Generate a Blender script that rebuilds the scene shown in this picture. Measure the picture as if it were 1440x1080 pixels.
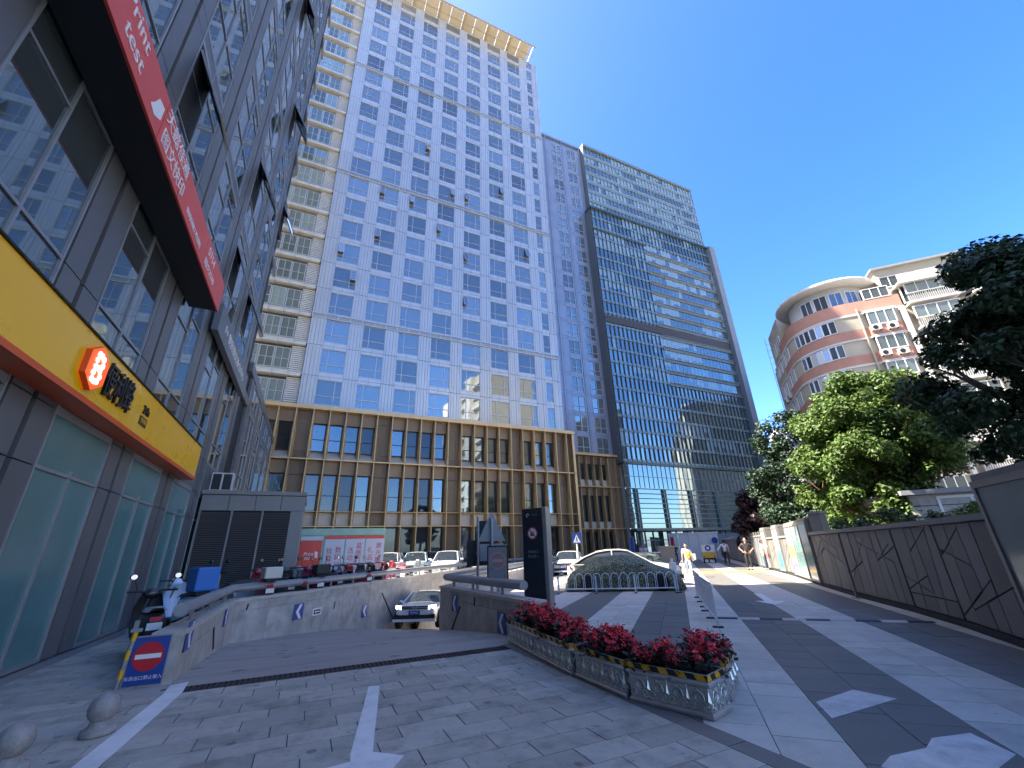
import bpy, bmesh, math, random
from math import sin, cos, pi, radians, sqrt, atan2, hypot
from mathutils import Vector, Matrix
from mathutils.geometry import tessellate_polygon
for _o in list(bpy.data.objects): bpy.data.objects.remove(_o)
SC = bpy.context.scene
COL = SC.collection
RND = random.Random(7)

# ---------------------------------------------------------------- camera
cam = bpy.data.cameras.new('camera')
camo = bpy.data.objects.new('camera', cam); COL.objects.link(camo)
cam.sensor_width = 36.0
cam.lens = 586.976 / 1440 * 36.0
cam.clip_start = 0.05; cam.clip_end = 3000
def cam_rot(yaw, pitch, roll):
    right = Vector((cos(yaw), -sin(yaw), 0)); fwd = Vector((sin(yaw), cos(yaw), 0)); up = Vector((0, 0, 1))
    f2 = fwd * cos(pitch) + up * sin(pitch); u2 = up * cos(pitch) - fwd * sin(pitch)
    r3 = right * cos(roll) + u2 * sin(roll); u3 = u2 * cos(roll) - right * sin(roll)
    return Matrix((r3, u3, -f2)).transposed()
camo.matrix_world = Matrix.Translation((0, 0, 1.55)) @ cam_rot(radians(25.2456), radians(21.8297), radians(-1.7699)).to_4x4()
SC.camera = camo

# ---------------------------------------------------------------- world, sun, exposure
SUN_EL = radians(53); SUN_AZ = radians(-65.2)          # azimuth clockwise from +Y
SUN_FROM = Vector((sin(SUN_AZ) * cos(SUN_EL), cos(SUN_AZ) * cos(SUN_EL), sin(SUN_EL)))
W = bpy.data.worlds.new('World'); SC.world = W; W.use_nodes = True
wn = W.node_tree.nodes; wl = W.node_tree.links
sky = wn.new('ShaderNodeTexSky'); sky.sky_type = 'NISHITA'; sky.sun_disc = False
sky.sun_elevation = SUN_EL; sky.sun_rotation = SUN_AZ
sky.altitude = 50; sky.air_density = 0.8; sky.dust_density = 1.4; sky.ozone_density = 2.5
bgn = wn['Background']; bgn.inputs['Strength'].default_value = 0.1
skh = wn.new('ShaderNodeHueSaturation'); skh.inputs['Saturation'].default_value = 1.32; skh.inputs['Hue'].default_value = 0.51; skh.inputs['Value'].default_value = 1.0
wl.new(sky.outputs[0], skh.inputs['Color']); wl.new(skh.outputs[0], bgn.inputs[0])
sun = bpy.data.lights.new('sun', 'SUN'); suno = bpy.data.objects.new('sun', sun); COL.objects.link(suno)
sun.energy = 3.6; sun.angle = radians(0.5); sun.color = (1.0, 0.94, 0.84)
suno.rotation_euler = (-SUN_FROM).to_track_quat('-Z', 'Y').to_euler()
suno.location = (-30, 20, 60)
SC.view_settings.view_transform = 'Standard'; SC.view_settings.look = 'None'
SC.view_settings.exposure = 2.62; SC.view_settings.gamma = 1.0
SC.view_settings.use_curve_mapping = False
SC.cycles.use_denoising = True
SC.cycles.max_bounces = 6; SC.cycles.glossy_bounces = 4; SC.cycles.diffuse_bounces = 4
SC.cycles.caustics_reflective = False; SC.cycles.caustics_refractive = False
SC.cycles.sample_clamp_indirect = 6.0

# ---------------------------------------------------------------- helpers
class MB:
    def __init__(s): s.v = []; s.f = []; s.m = []; s.s = []
    def add(s, vs, fs, m=0, sm=False):
        n = len(s.v); s.v.extend([tuple(p) for p in vs])
        for f in fs:
            s.f.append([n + i for i in f]); s.m.append(m); s.s.append(sm)
        return s
    def obox(s, o, a, b, c, m=0):
        o, a, b, c = Vector(o), Vector(a), Vector(b), Vector(c)
        P = [o, o + a, o + a + b, o + b, o + c, o + a + c, o + a + b + c, o + b + c]
        F = [(0, 3, 2, 1), (4, 5, 6, 7), (0, 1, 5, 4), (1, 2, 6, 5), (2, 3, 7, 6), (3, 0, 4, 7)]
        if a.cross(b).dot(c) < 0: F = [f[::-1] for f in F]
        return s.add(P, F, m)
    def box(s, x0, y0, z0, x1, y1, z1, m=0):
        return s.obox((x0, y0, z0), (x1 - x0, 0, 0), (0, y1 - y0, 0), (0, 0, z1 - z0), m)
    def quad(s, a, b, c, d, m=0, sm=False): return s.add([a, b, c, d], [(0, 1, 2, 3)], m, sm)
    def poly(s, ps, m=0): return s.add(ps, [tuple(range(len(ps)))], m)
    def prism(s, p2, z0, z1, m=0, mtop=None):
        n = len(p2); A = sum(p2[i][0] * p2[(i + 1) % n][1] - p2[(i + 1) % n][0] * p2[i][1] for i in range(n))
        if A < 0: p2 = list(p2)[::-1]
        vs = [(p[0], p[1], z0) for p in p2] + [(p[0], p[1], z1) for p in p2]
        s.add(vs, [tuple(range(n))[::-1]] + [(i, (i + 1) % n, n + (i + 1) % n, n + i) for i in range(n)], m)
        return s.add(vs[n:], [tuple(range(n))], m if mtop is None else mtop)
    def tube(s, pts, r, n=8, m=0, cap=True, sm=True):
        pts = [Vector(p) for p in pts]; R = r if hasattr(r, '__len__') else [r] * len(pts)
        vs = []; up = Vector((0, 0, 1))
        t0 = (pts[1] - pts[0]).normalized()
        a = t0.cross(up if abs(t0.z) < .9 else Vector((1, 0, 0))).normalized()
        for i, p in enumerate(pts):
            t = (pts[min(i + 1, len(pts) - 1)] - pts[max(i - 1, 0)]).normalized()
            a = (a - t * a.dot(t)); a = a.normalized() if a.length > 1e-6 else t.orthogonal().normalized()
            b = t.cross(a)
            for k in range(n):
                w = 2 * pi * k / n; vs.append(p + (a * cos(w) + b * sin(w)) * R[i])
        fs = [(i * n + k, i * n + (k + 1) % n, (i + 1) * n + (k + 1) % n, (i + 1) * n + k) for i in range(len(pts) - 1) for k in range(n)]
        s.add(vs, fs, m, sm)
        if cap:
            s.add(vs[:n], [tuple(range(n))[::-1]], m); s.add(vs[-n:], [tuple(range(n))], m)
        return s
    def lathe(s, prof, n=24, c=(0, 0, 0), m=0, sm=True):
        c = Vector(c); vs = []
        for r, z in prof:
            for k in range(n):
                w = 2 * pi * k / n; vs.append(c + Vector((r * cos(w), r * sin(w), z)))
        fs = [(i * n + k, i * n + (k + 1) % n, (i + 1) * n + (k + 1) % n, (i + 1) * n + k) for i in range(len(prof) - 1) for k in range(n)]
        return s.add(vs, fs, m, sm)
    def disc(s, c, ax, r, n=16, m=0, t=0.0):
        """flat disc (or short cylinder of thickness t) with axis ax"""
        c = Vector(c); ax = Vector(ax).normalized(); a = ax.orthogonal().normalized(); b = ax.cross(a)
        P = [c + (a * cos(2 * pi * k / n) + b * sin(2 * pi * k / n)) * r + ax * t for k in range(n)]
        if t: 
            Q = [p - ax * t for p in P]
            s.add(P + Q, [(k, n + k, n + (k + 1) % n, (k + 1) % n) for k in range(n)], m, n > 10)
        return s.add(P, [tuple(range(n))], m)
    def ball(s, c, r, n=10, m=0):
        c = Vector(c); r = Vector(r) if hasattr(r, '__len__') else Vector((r, r, r)); vs = []; k2 = max(4, n // 2)
        for i in range(k2 + 1):
            t = pi * i / k2
            for k in range(n):
                w = 2 * pi * k / n; vs.append(c + Vector((r.x * sin(t) * cos(w), r.y * sin(t) * sin(w), -r.z * cos(t))))
        return s.add(vs, [(i * n + k, i * n + (k + 1) % n, (i + 1) * n + (k + 1) % n, (i + 1) * n + k) for i in range(k2) for k in range(n)], m, True)
    def grid(s, rows, m=0, sm=True, close=False, flip=False):
        n = len(rows[0]); vs = [p for r in rows for p in r]; fs = []
        for i in range(len(rows) - 1):
            for k in range(n if close else n - 1):
                f = (i * n + k, i * n + (k + 1) % n, (i + 1) * n + (k + 1) % n, (i + 1) * n + k)
                fs.append(f[::-1] if flip else f)
        return s.add(vs, fs, m, sm)
    def xf(s, T, start=0):
        for i in range(start, len(s.v)): s.v[i] = tuple(T @ Vector(s.v[i]))
        return s
    def mesh(s, name, mats):
        me = bpy.data.meshes.new(name); me.from_pydata(s.v, [], s.f)
        for mt in (mats if isinstance(mats, (list, tuple)) else [mats]): me.materials.append(mt)
        me.polygons.foreach_set('material_index', s.m); me.polygons.foreach_set('use_smooth', s.s)
        me.update(); return me
    def build(s, name, mats, parent=None, loc=None, bevel=0):
        o = bpy.data.objects.new(name, s.mesh(name, mats)); COL.objects.link(o)
        if parent: o.parent = parent
        if loc is not None: o.location = loc
        if bevel:
            b = o.modifiers.new('b', 'BEVEL'); b.width = bevel; b.segments = 2; b.limit_method = 'ANGLE'; b.angle_limit = radians(40)
        return o
def tag(o, label=None, cat=None, group=None, kind=None):
    if label: o['label'] = label
    if cat: o['category'] = cat
    if group: o['group'] = group
    if kind: o['kind'] = kind
    return o
def thing(name, label, cat, loc=(0, 0, 0), rz=0, group=None):
    o = bpy.data.objects.new(name, None); COL.objects.link(o); o.location = loc; o.rotation_euler = (0, 0, rz)
    o.empty_display_size = .1
    return tag(o, label, cat, group)
def inst(name, me, parent=None, loc=(0, 0, 0), rz=0, rot=None):
    o = bpy.data.objects.new(name, me); COL.objects.link(o); o.location = loc
    o.rotation_euler = rot if rot else (0, 0, rz)
    if parent: o.parent = parent
    return o
def copy_tree(o, parent=None, kids=None):
    if kids is None:
        kids = {}
        for q in bpy.data.objects:
            if q.parent: kids.setdefault(q.parent.name, []).append(q)
    c = o.copy(); COL.objects.link(c)
    if parent: c.parent = parent
    for ch in kids.get(o.name, []): copy_tree(ch, c, kids)
    return c
def structure(o): o['kind'] = 'structure'; return o
def stuff(o): o['kind'] = 'stuff'; return o

# ---------------------------------------------------------------- materials
def M(name, col, rough=.6, metal=0.0, var=.12, scale=3.0, bump=0.0, bscale=40.0, spec=.5, coat=0.0, em=None, ems=0, dirt=0.0, obj=True, det=6, ior=None, stretch=None, rnd=0.0):
    m = bpy.data.materials.new(name); m.use_nodes = True; nt = m.node_tree; N = nt.nodes; L = nt.links
    b = N['Principled BSDF']; b.inputs['Roughness'].default_value = rough; b.inputs['Metallic'].default_value = metal
    b.inputs['Specular IOR Level'].default_value = spec
    if ior: b.inputs['IOR'].default_value = ior
    if coat: b.inputs['Coat Weight'].default_value = coat; b.inputs['Coat Roughness'].default_value = .06
    b.inputs['Base Color'].default_value = (*col, 1)
    if em: b.inputs['Emission Color'].default_value = (*em, 1); b.inputs['Emission Strength'].default_value = ems
    if var or bump or dirt:
        tc = N.new('ShaderNodeTexCoord'); mp = N.new('ShaderNodeMapping'); L.new(tc.outputs['Object'], mp.inputs[0])
        if not obj:
            g = N.new('ShaderNodeNewGeometry'); L.new(g.outputs['Position'], mp.inputs[0])
        if stretch: mp.inputs['Scale'].default_value = stretch
        src = mp.outputs[0]
        out = None
        if var:
            n = N.new('ShaderNodeTexNoise'); n.inputs['Scale'].default_value = scale; n.inputs['Detail'].default_value = det; n.inputs['Roughness'].default_value = .6
            L.new(src, n.inputs['Vector'])
            mx = N.new('ShaderNodeMix'); mx.data_type = 'RGBA'; L.new(n.outputs[0], mx.inputs[0])
            mx.inputs[6].default_value = (*[max(0, c * (1 - 2 * var)) for c in col], 1); mx.inputs[7].default_value = (*[min(1, c * (1 + 2 * var)) for c in col], 1)
            out = mx.outputs[2]
        if dirt:
            n2 = N.new('ShaderNodeTexNoise'); n2.inputs['Scale'].default_value = scale * .35; n2.inputs['Detail'].default_value = 8; n2.inputs['Roughness'].default_value = .7
            L.new(src, n2.inputs['Vector'])
            rp = N.new('ShaderNodeValToRGB'); rp.color_ramp.elements[0].position = .48; rp.color_ramp.elements[1].position = .72
            L.new(n2.outputs[0], rp.inputs[0])
            ml = N.new('ShaderNodeMath'); ml.operation = 'MULTIPLY'; ml.inputs[1].default_value = dirt; L.new(rp.outputs[0], ml.inputs[0])
            m2 = N.new('ShaderNodeMix'); m2.data_type = 'RGBA'; L.new(ml.outputs[0], m2.inputs[0])
            if out: L.new(out, m2.inputs[6])
            else: m2.inputs[6].default_value = (*col, 1)
            m2.inputs[7].default_value = (*[c * .35 for c in col], 1); out = m2.outputs[2]
        if rnd:
            oi = N.new('ShaderNodeObjectInfo'); mr = N.new('ShaderNodeMapRange'); L.new(oi.outputs['Random'], mr.inputs[0])
            mr.inputs[3].default_value = 1 - rnd; mr.inputs[4].default_value = 1 + rnd
            hs = N.new('ShaderNodeHueSaturation'); L.new(mr.outputs[0], hs.inputs['Value'])
            if out: L.new(out, hs.inputs['Color'])
            else: hs.inputs['Color'].default_value = (*col, 1)
            out = hs.outputs[0]
        if out: L.new(out, b.inputs['Base Color'])
        if var:
            mr2 = N.new('ShaderNodeMapRange'); L.new(n.outputs[0], mr2.inputs[0]); mr2.inputs[3].default_value = max(0, rough * .8); mr2.inputs[4].default_value = min(1, rough * 1.2)
            L.new(mr2.outputs[0], b.inputs['Roughness'])
        if bump:
            n3 = N.new('ShaderNodeTexNoise'); n3.inputs['Scale'].default_value = bscale; n3.inputs['Detail'].default_value = 4; L.new(src, n3.inputs['Vector'])
            bp = N.new('ShaderNodeBump'); bp.inputs['Strength'].default_value = bump; bp.inputs['Distance'].default_value = .02; L.new(n3.outputs[0], bp.inputs['Height'])
            L.new(bp.outputs[0], b.inputs['Normal'])
    return m
def GLASS(name, col, metal=.6, rough=.02, wave=.03, wscale=.6, rnd=.0, ior=1.5):
    """coated facade glass: mirror-like, slightly wavy, each pane of its own shade"""
    m = bpy.data.materials.new(name); m.use_nodes = True; nt = m.node_tree; N = nt.nodes; L = nt.links
    b = N['Principled BSDF']; b.inputs['Base Color'].default_value = (*col, 1); b.inputs['Metallic'].default_value = metal; b.inputs['Roughness'].default_value = rough
    b.inputs['IOR'].default_value = ior
    g = N.new('ShaderNodeNewGeometry')
    oi = N.new('ShaderNodeObjectInfo')
    if rnd:
        mr = N.new('ShaderNodeMapRange'); L.new(oi.outputs['Random'], mr.inputs[0]); mr.inputs[3].default_value = 1 - rnd; mr.inputs[4].default_value = 1 + rnd
        hs = N.new('ShaderNodeHueSaturation'); hs.inputs['Color'].default_value = (*col, 1); L.new(mr.outputs[0], hs.inputs['Value']); L.new(hs.outputs[0], b.inputs['Base Color'])
    n = N.new('ShaderNodeTexNoise'); n.inputs['Scale'].default_value = wscale; n.inputs['Detail'].default_value = 1; L.new(g.outputs['Position'], n.inputs['Vector'])
    bp = N.new('ShaderNodeBump'); bp.inputs['Strength'].default_value = wave; bp.inputs['Distance'].default_value = .3; L.new(n.outputs[0], bp.inputs['Height']); L.new(bp.outputs[0], b.inputs['Normal'])
    return m
# ---- text
def text_mesh(s, size, mat, depth=.004, align='CENTER', name='lettering', spacing=1.0, shear=0.0):
    cu = bpy.data.curves.new(name, 'FONT'); cu.body = s; cu.size = size; cu.extrude = depth; cu.align_x = align; cu.align_y = 'CENTER'
    cu.space_line = spacing; cu.resolution_u = 3; cu.shear = shear
    o = bpy.data.objects.new(name, cu); COL.objects.link(o)
    bpy.context.view_layer.update()
    me = bpy.data.meshes.new_from_object(o.evaluated_get(bpy.context.evaluated_depsgraph_get()))
    bpy.data.objects.remove(o); me.materials.clear(); me.materials.append(mat); me.name = name
    return me
def lettering(s, size, mat, loc, xdir, ydir, parent=None, depth=.004, align='CENTER', name='lettering', shear=0.0, sx=1.0, spacing=1.0):
    me = text_mesh(s, size, mat, depth, align, name, spacing, shear)
    o = bpy.data.objects.new(name, me); COL.objects.link(o)
    x = Vector(xdir).normalized(); y = Vector(ydir).normalized(); z = x.cross(y)
    T = Matrix((x * sx, y, z)).transposed().to_4x4(); T.translation = Vector(loc)
    me.transform(T)
    if parent: o.parent = parent
    return o
# ---------------------------------------------------------------- lookups in the surveyed place
_R = camo.matrix_world.to_3x3(); EYE = Vector((0, 0, 1.55))
def ray(px, py): return _R @ Vector(((px - 720) / 586.976, -(py - 540) / 586.976, -1))
def on_wall(px, py, a, b):
    """point on the vertical plane through plan points a, b seen along a surveyed line of sight"""
    d = ray(px, py); a = Vector((*a[:2], 0)); n = Vector((-(b[1] - a.y), b[0] - a.x, 0))
    t = (a - EYE).dot(n) / d.dot(n); return EYE + d * t
def on_z(px, py, z=0): d = ray(px, py); return EYE + d * ((z - 1.55) / d.z)
def at_d(px, py, dist): d = ray(px, py); return EYE + d * (dist / hypot(d.x, d.y))

# ---------------------------------------------------------------- common materials
m_bed = M('bedding', (.06, .062, .065), .9, var=.15, scale=4, obj=False)
m_slab = M('granite_slab', (.43, .4, .335), .62, var=.13, scale=7, bump=.3, bscale=90, dirt=.75, obj=False, rnd=.15)
m_light = M('pale_granite', (.56, .525, .45), .58, var=.08, scale=5, bump=.25, bscale=80, dirt=.42, obj=False, rnd=.1)
m_dark = M('dark_granite', (.15, .138, .122), .55, var=.14, scale=6, bump=.25, bscale=80, dirt=.2, obj=False, rnd=.14)
m_ground = M('paved_ground', (.38, .35, .31), .75, var=.14, scale=1.2, bump=.15, bscale=30, dirt=.25, obj=False)
m_ramp = M('ramp_stone', (.36, .325, .285), .6, var=.22, scale=1.6, bump=.3, bscale=14, dirt=.5, obj=False, stretch=(.5, 2.2, 1))
m_wallstone = M('grey_wall_stone', (.42, .39, .345), .55, var=.3, scale=3.5, bump=.15, bscale=20, dirt=.45, obj=False, rnd=.08)
m_cap = M('wall_cap_stone', (.5, .46, .4), .6, var=.12, scale=5, bump=.2, dirt=.3, obj=False)
m_joint = M('joint_dark', (.03, .03, .03), .9, var=0)
m_white = M('white_road_paint', (.8, .78, .74), .6, var=.06, scale=6, bump=.2, bscale=60, dirt=.45, obj=False)
m_worn = M('worn_white_paint', (.66, .63, .58), .7, var=.2, scale=5, bump=.2, bscale=60, dirt=.6, obj=False)
m_yellow = M('yellow_paving', (.55, .36, .08), .7, var=.2, scale=4, dirt=.55, obj=False)
m_steel = M('grey_painted_steel', (.3, .31, .32), .38, metal=.35, var=.08, scale=8, dirt=.15)
m_dsteel = M('dark_steel', (.05, .052, .055), .5, metal=.6, var=.1, scale=10, dirt=.2)
m_rust = M('rusty_iron', (.07, .052, .045), .75, metal=.4, var=.3, scale=15, bump=.3, obj=False)
m_black = M('black_plastic', (.012, .012, .013), .45, var=.1)
m_rubber = M('tyre_rubber', (.02, .02, .021), .8, var=.1)
m_whitep = M('white_paint', (.8, .8, .79), .4, var=.04, dirt=.12)
m_sblue = M('sign_blue', (.012, .05, .26), .35, var=.05)
m_sred = M('sign_red', (.5, .012, .025), .35, var=.05)
m_swhite = M('sign_white', (.78, .78, .76), .4, var=.03)
m_yel = M('hazard_yellow', (.75, .4, .015), .45, var=.08, dirt=.2)
m_chrome = M('chrome', (.7, .71, .72), .12, metal=1, var=0)

def add_spots(m, scale, thr, dark, keep=.45):
    """gum, oil drips and rusty drips trodden into the stone"""
    nt = m.node_tree; N = nt.nodes; L = nt.links; b_ = N['Principled BSDF']; src = b_.inputs['Base Color'].links[0].from_socket
    g = N.new('ShaderNodeNewGeometry'); v = N.new('ShaderNodeTexVoronoi'); v.inputs['Scale'].default_value = scale; L.new(g.outputs['Position'], v.inputs['Vector'])
    n = N.new('ShaderNodeTexNoise'); n.inputs['Scale'].default_value = scale * 5; L.new(g.outputs['Position'], n.inputs['Vector'])
    ad = N.new('ShaderNodeMath'); ad.operation = 'MULTIPLY_ADD'; L.new(n.outputs[0], ad.inputs[0]); ad.inputs[1].default_value = .12; L.new(v.outputs['Distance'], ad.inputs[2])
    lt = N.new('ShaderNodeMapRange'); L.new(ad.outputs[0], lt.inputs[0]); lt.inputs[1].default_value = thr + .06; lt.inputs[2].default_value = thr + .1; lt.inputs[3].default_value = 1; lt.inputs[4].default_value = 0
    sp = N.new('ShaderNodeSeparateColor'); L.new(v.outputs['Color'], sp.inputs[0]); gt = N.new('ShaderNodeMath'); gt.operation = 'GREATER_THAN'; L.new(sp.outputs[0], gt.inputs[0]); gt.inputs[1].default_value = keep
    mu = N.new('ShaderNodeMath'); mu.operation = 'MULTIPLY'; L.new(lt.outputs[0], mu.inputs[0]); L.new(gt.outputs[0], mu.inputs[1])
    m2_ = N.new('ShaderNodeMath'); m2_.operation = 'MULTIPLY'; L.new(mu.outputs[0], m2_.inputs[0]); m2_.inputs[1].default_value = .6
    mx = N.new('ShaderNodeMix'); mx.data_type = 'RGBA'; L.new(m2_.outputs[0], mx.inputs[0]); L.new(src, mx.inputs[6]); mx.inputs[7].default_value = (*dark, 1); L.new(mx.outputs[2], b_.inputs['Base Color'])
add_spots(m_slab, 3.2, .12, (.09, .075, .06)); add_spots(m_slab, 11, .1, (.12, .11, .1), .6); add_spots(m_light, 6, .07, (.2, .18, .16), .55); add_spots(m_dark, 7, .06, (.22, .21, .2), .7); add_spots(m_ramp, 2.2, .2, (.1, .085, .07), .4)
# ---------------------------------------------------------------- sloped garage ramp in the ground
LEFT = [(-1.5, 7.9, 0), (-1.48, 11, -.17), (-1.45, 13.8, -.37), (-.05, 15.25, -.5), (1.38, 17.15, -.73), (4.0, 20.6, -1.37), (6.7, 24.2, -2.1), (10, 28.6, -2.9), (14, 33.9, -3.3)]
RIGHT = [(4.2, 7.9, 0), (4.07, 11, -.24), (3.98, 13.0, -.45), (3.92, 13.96, -.62), (4.9, 15.2, -.85), (7.2, 18.2, -1.45), (9.9, 21.8, -2.1), (13.2, 26.2, -2.9), (17.2, 31.5, -3.3)]
b = MB()
rows = []
for l, r in zip(LEFT, RIGHT):
    L_, R_ = Vector(l), Vector(r); rows.append([L_.lerp(R_, k / 8) for k in range(9)])
b.grid(rows, sm=True, flip=True)
structure(b.build('ramp', m_ramp))
# ground sheet with the ramp opening left out
S = 1500
outer = [Vector((-S, -S, -.014)), Vector((S, -S, -.014)), Vector((S, S, -.014)), Vector((-S, S, -.014))]
hole = [Vector((p[0], p[1], -.014)) for p in LEFT] + [Vector((p[0], p[1], -.014)) for p in RIGHT[::-1]]
tris = tessellate_polygon([outer, hole]); allp = outer + hole
b = MB(); 
b.add(allp, [t if (allp[t[1]] - allp[t[0]]).cross(allp[t[2]] - allp[t[0]]).z > 0 else t[::-1] for t in tris])
ground = structure(b.build('ground', m_ground))

# ---------------------------------------------------------------- forecourt slabs
def clip(poly, n, c):
    """keep the part of a plan polygon where p.n <= c"""
    out = []
    for i in range(len(poly)):
        p, q = poly[i], poly[(i + 1) % len(poly)]
        dp = p[0] * n[0] + p[1] * n[1] - c; dq = q[0] * n[0] + q[1] * n[1] - c
        if dp <= 0: out.append(p)
        if dp * dq < 0:
            t = dp / (dp - dq); out.append((p[0] + t * (q[0] - p[0]), p[1] + t * (q[1] - p[1])))
    return out
def area(p): return abs(sum(p[i][0] * p[(i + 1) % len(p)][1] - p[(i + 1) % len(p)][0] * p[i][1] for i in range(len(p)))) / 2
bb = MB(); bb.quad((-3.66, 1.2, -.012), (3.38, 1.2, -.012), (3.38, 7.58, -.012), (-3.66, 7.58, -.012))
forecourt = structure(bb.build('forecourt', m_bed))
slabme = {}
def slab(parent, poly, mat, dz):
    me = MB().prism(poly, -.012, dz).mesh('paving_slab', mat)
    return inst('paving_slab', me, parent)
r = random.Random(3); n_slab = 0
y = 7.58 + .315 * 18; row = 0
while y > 2.6:
    h = .315; x = -3.66 - (row % 2) * .31 - r.uniform(0, .1)
    xmax = 3.38 if y < 7.59 else -1.88
    while x < xmax:
        w = r.choice([.6, .6, .62, .58])
        x0 = max(x, -3.66); x1 = min(x + w - .007, xmax)
        if x1 - x0 > .06:
            if (y < 4.0 and x1 < -2.0): pass
            key = (round(x1 - x0, 2))
            dz = r.choice([0, .001, .002, -.001])
            if (key, dz) not in slabme: slabme[(key, dz)] = MB().box(0, 0, -.012, key, h - .008, dz).mesh('paving_slab', m_slab)
            inst('paving_slab', slabme[(key, dz)], forecourt, (x0, y - h, 0)); n_slab += 1
        x += w
    y -= h; row += 1
# ---- brown-grey channel stone between forecourt and street
b = MB(); m_strip = M('brown_grey_stone', (.2, .18, .155), .65, var=.12, scale=6, bump=.2, obj=False)
y = 8.0
while y > 1.4: b.box(3.385, y - .59, -.013, 3.6, y, .001); y -= .6
structure(b.build('kerb_strip', m_strip))

# ---------------------------------------------------------------- street at 45 degrees with pale and dark stripes
U = Vector((.70711, .70711, 0)); V = Vector((.70711, -.70711, 0))
def uv(u, v, z=0): return U * u + V * v + Vector((0, 0, z))
EDGES = [-7.9, -6.75, -5.63, -4.5, -3.39, -2.27, -1.15, -.04, 1.05, 2.18, 3.3, 4.45, 4.86]
def stripe_dark(i): return i in (0, 2, 4, 6, 8, 10)
MINX = 3.61
bb = MB()
pl = [tuple(uv(u, v)[:2]) for u, v in ((3.2, 4.86), (15.2, 4.86), (15.2, -2.4), (3.2, -2.4))]
pl = clip(pl, (-1, 0), -MINX)
bb.poly([(p[0], p[1], -.012) for p in (pl if sum(pl[i][0] * pl[(i + 1) % len(pl)][1] - pl[(i + 1) % len(pl)][0] * pl[i][1] for i in range(len(pl))) > 0 else pl[::-1])])
street = structure(bb.build('street', m_bed))
cand = []
for i in range(len(EDGES) - 1):
    v0, v1 = EDGES[i], EDGES[i + 1]
    if v0 < -2.4: continue
    ncol = 1 if i == 11 else 2
    cw = (v1 - v0) / ncol
    for c in range(ncol):
        u = 3.0 + r.uniform(0, .5)
        while u < 15.2:
            ln = r.choice([.5, .55, .6]) if u < 15 else 1.0
            P = [tuple(uv(a, q)[:2]) for a, q in ((u, v0 + c * cw + .003), (min(u + ln, 15.2) - .008, v0 + c * cw + .003), (min(u + ln, 15.2) - .008, v0 + (c + 1) * cw - .004), (u, v0 + (c + 1) * cw - .004))]
            P = clip(P, (-1, 0), -MINX)
            P = clip(P, (1, 1), 99)
            if len(P) > 2 and area(P) > .01:
                mat = m_dark if stripe_dark(i) else m_light
                if i == 7 and u < 8.5: mat = m_light
                cand.append((u, P, mat))
            u += ln
cand.sort(key=lambda t: t[0])
for u, P, mat in cand[:298]: slab(street, P, mat, r.choice([0, .001, -.001, .0015]))
rest = MB()
for u, P, mat in cand[298:]: rest.prism(P, -.012, 0, 0 if mat is m_dark else 1)
if cand[298:]:
    o = stuff(rest.build('paving_slab', [m_dark, m_light], street)); o.name = 'far_slabs'
# far part of the stripes: one sheet each, joints too fine to see
m_light2 = M('pale_granite_far', (.56, .51, .45), .6, var=.1, scale=2.2, bump=.2, bscale=30, dirt=.2, obj=False)
m_dark2 = M('dark_granite_far', (.15, .138, .122), .58, var=.16, scale=2.2, bump=.2, bscale=30, dirt=.2, obj=False)
for i in range(len(EDGES) - 1):
    v0, v1 = EDGES[i], EDGES[i + 1]
    u0 = 15.21 if v0 >= -2.4 else 10.0 + (-2.4 - v0) * .9
    b = MB(); uu = u0
    while uu < 80:
        l = 4.0; b.quad(uv(uu, v0, -.004), uv(uu, v1, -.004), uv(uu + l, v1, -.004), uv(uu + l, v0, -.004)); b.f[-1] = b.f[-1][::-1]; uu += l
    # kept clear of the ramp
    keep = MB()
    for f in b.f:
        cx = sum(b.v[k][0] for k in f) / 4; cy = sum(b.v[k][1] for k in f) / 4
        if cy - 13.96 > (cx - 3.9) * 1.3 - 1.5: continue
        keep.add([b.v[k] for k in f], [(0, 1, 2, 3)])
    if keep.f: structure(keep.build('paved_stripe', m_dark2 if stripe_dark(i) else m_light2))
# raised parking pavement beyond the long wall
b = MB(); b.prism([(-3.66, 14.2), (-1.85, 14.2), (-.5, 15.65), (6.2, 24.5), (9.5, 28.9), (13.6, 34.2), (16.5, 38.3), (-3.66, 38.9)], -.02, .1); structure(b.build('raised_pavement', m_ground))
# ---- painted marks
def mark(name, P, mat, z=.004):
    b = MB(); P = [(p[0], p[1]) for p in P]
    if sum(P[i][0] * P[(i + 1) % len(P)][1] - P[(i + 1) % len(P)][0] * P[i][1] for i in range(len(P))) < 0: P = P[::-1]
    b.prism(P, z - .002, z); return structure(b.build(name, mat))
mark('edge_line', [(-1.43, 8.06), (-1.24, 8.14), (-1.2, 7.6), (-1.25, 6.6), (-1.33, 5.2), (-1.5, 3.4), (-1.68, 3.4), (-1.54, 5.2), (-1.46, 6.6), (-1.41, 7.6)], m_white)
mark('lane_arrow', [(.95, 6.58), (1.08, 6.54), (.74, 4.58), (.74, 4.56), (.96, 4.36), (.56, 3.75), (.2, 4.42), (.55, 4.46), (.56, 4.6)], m_white)
mark('worn_arrow_mark', [(5.03, 3.49), (5.77, 3.53), (5.82, 3.14), (4.71, 3.15)], m_worn)
mark('worn_paint_patch', [(4.04, 2.43), (4.3, 2.49), (4.69, 2.43), (4.95, 2.5), (5.34, 2.4), (5.12, 2.06), (4.72, 2.03), (4.5, 2.16), (4.2, 2.2)], m_worn)
q = lambda u, v: tuple(uv(u, v)[:2])
mark('street_arrow', [q(17.5, 2.35), q(17.5, 2.12), q(15.3, 2.1), q(15.3, 1.83), q(14.4, 2.22), q(15.3, 2.62), q(15.3, 2.35)], m_white)
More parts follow.
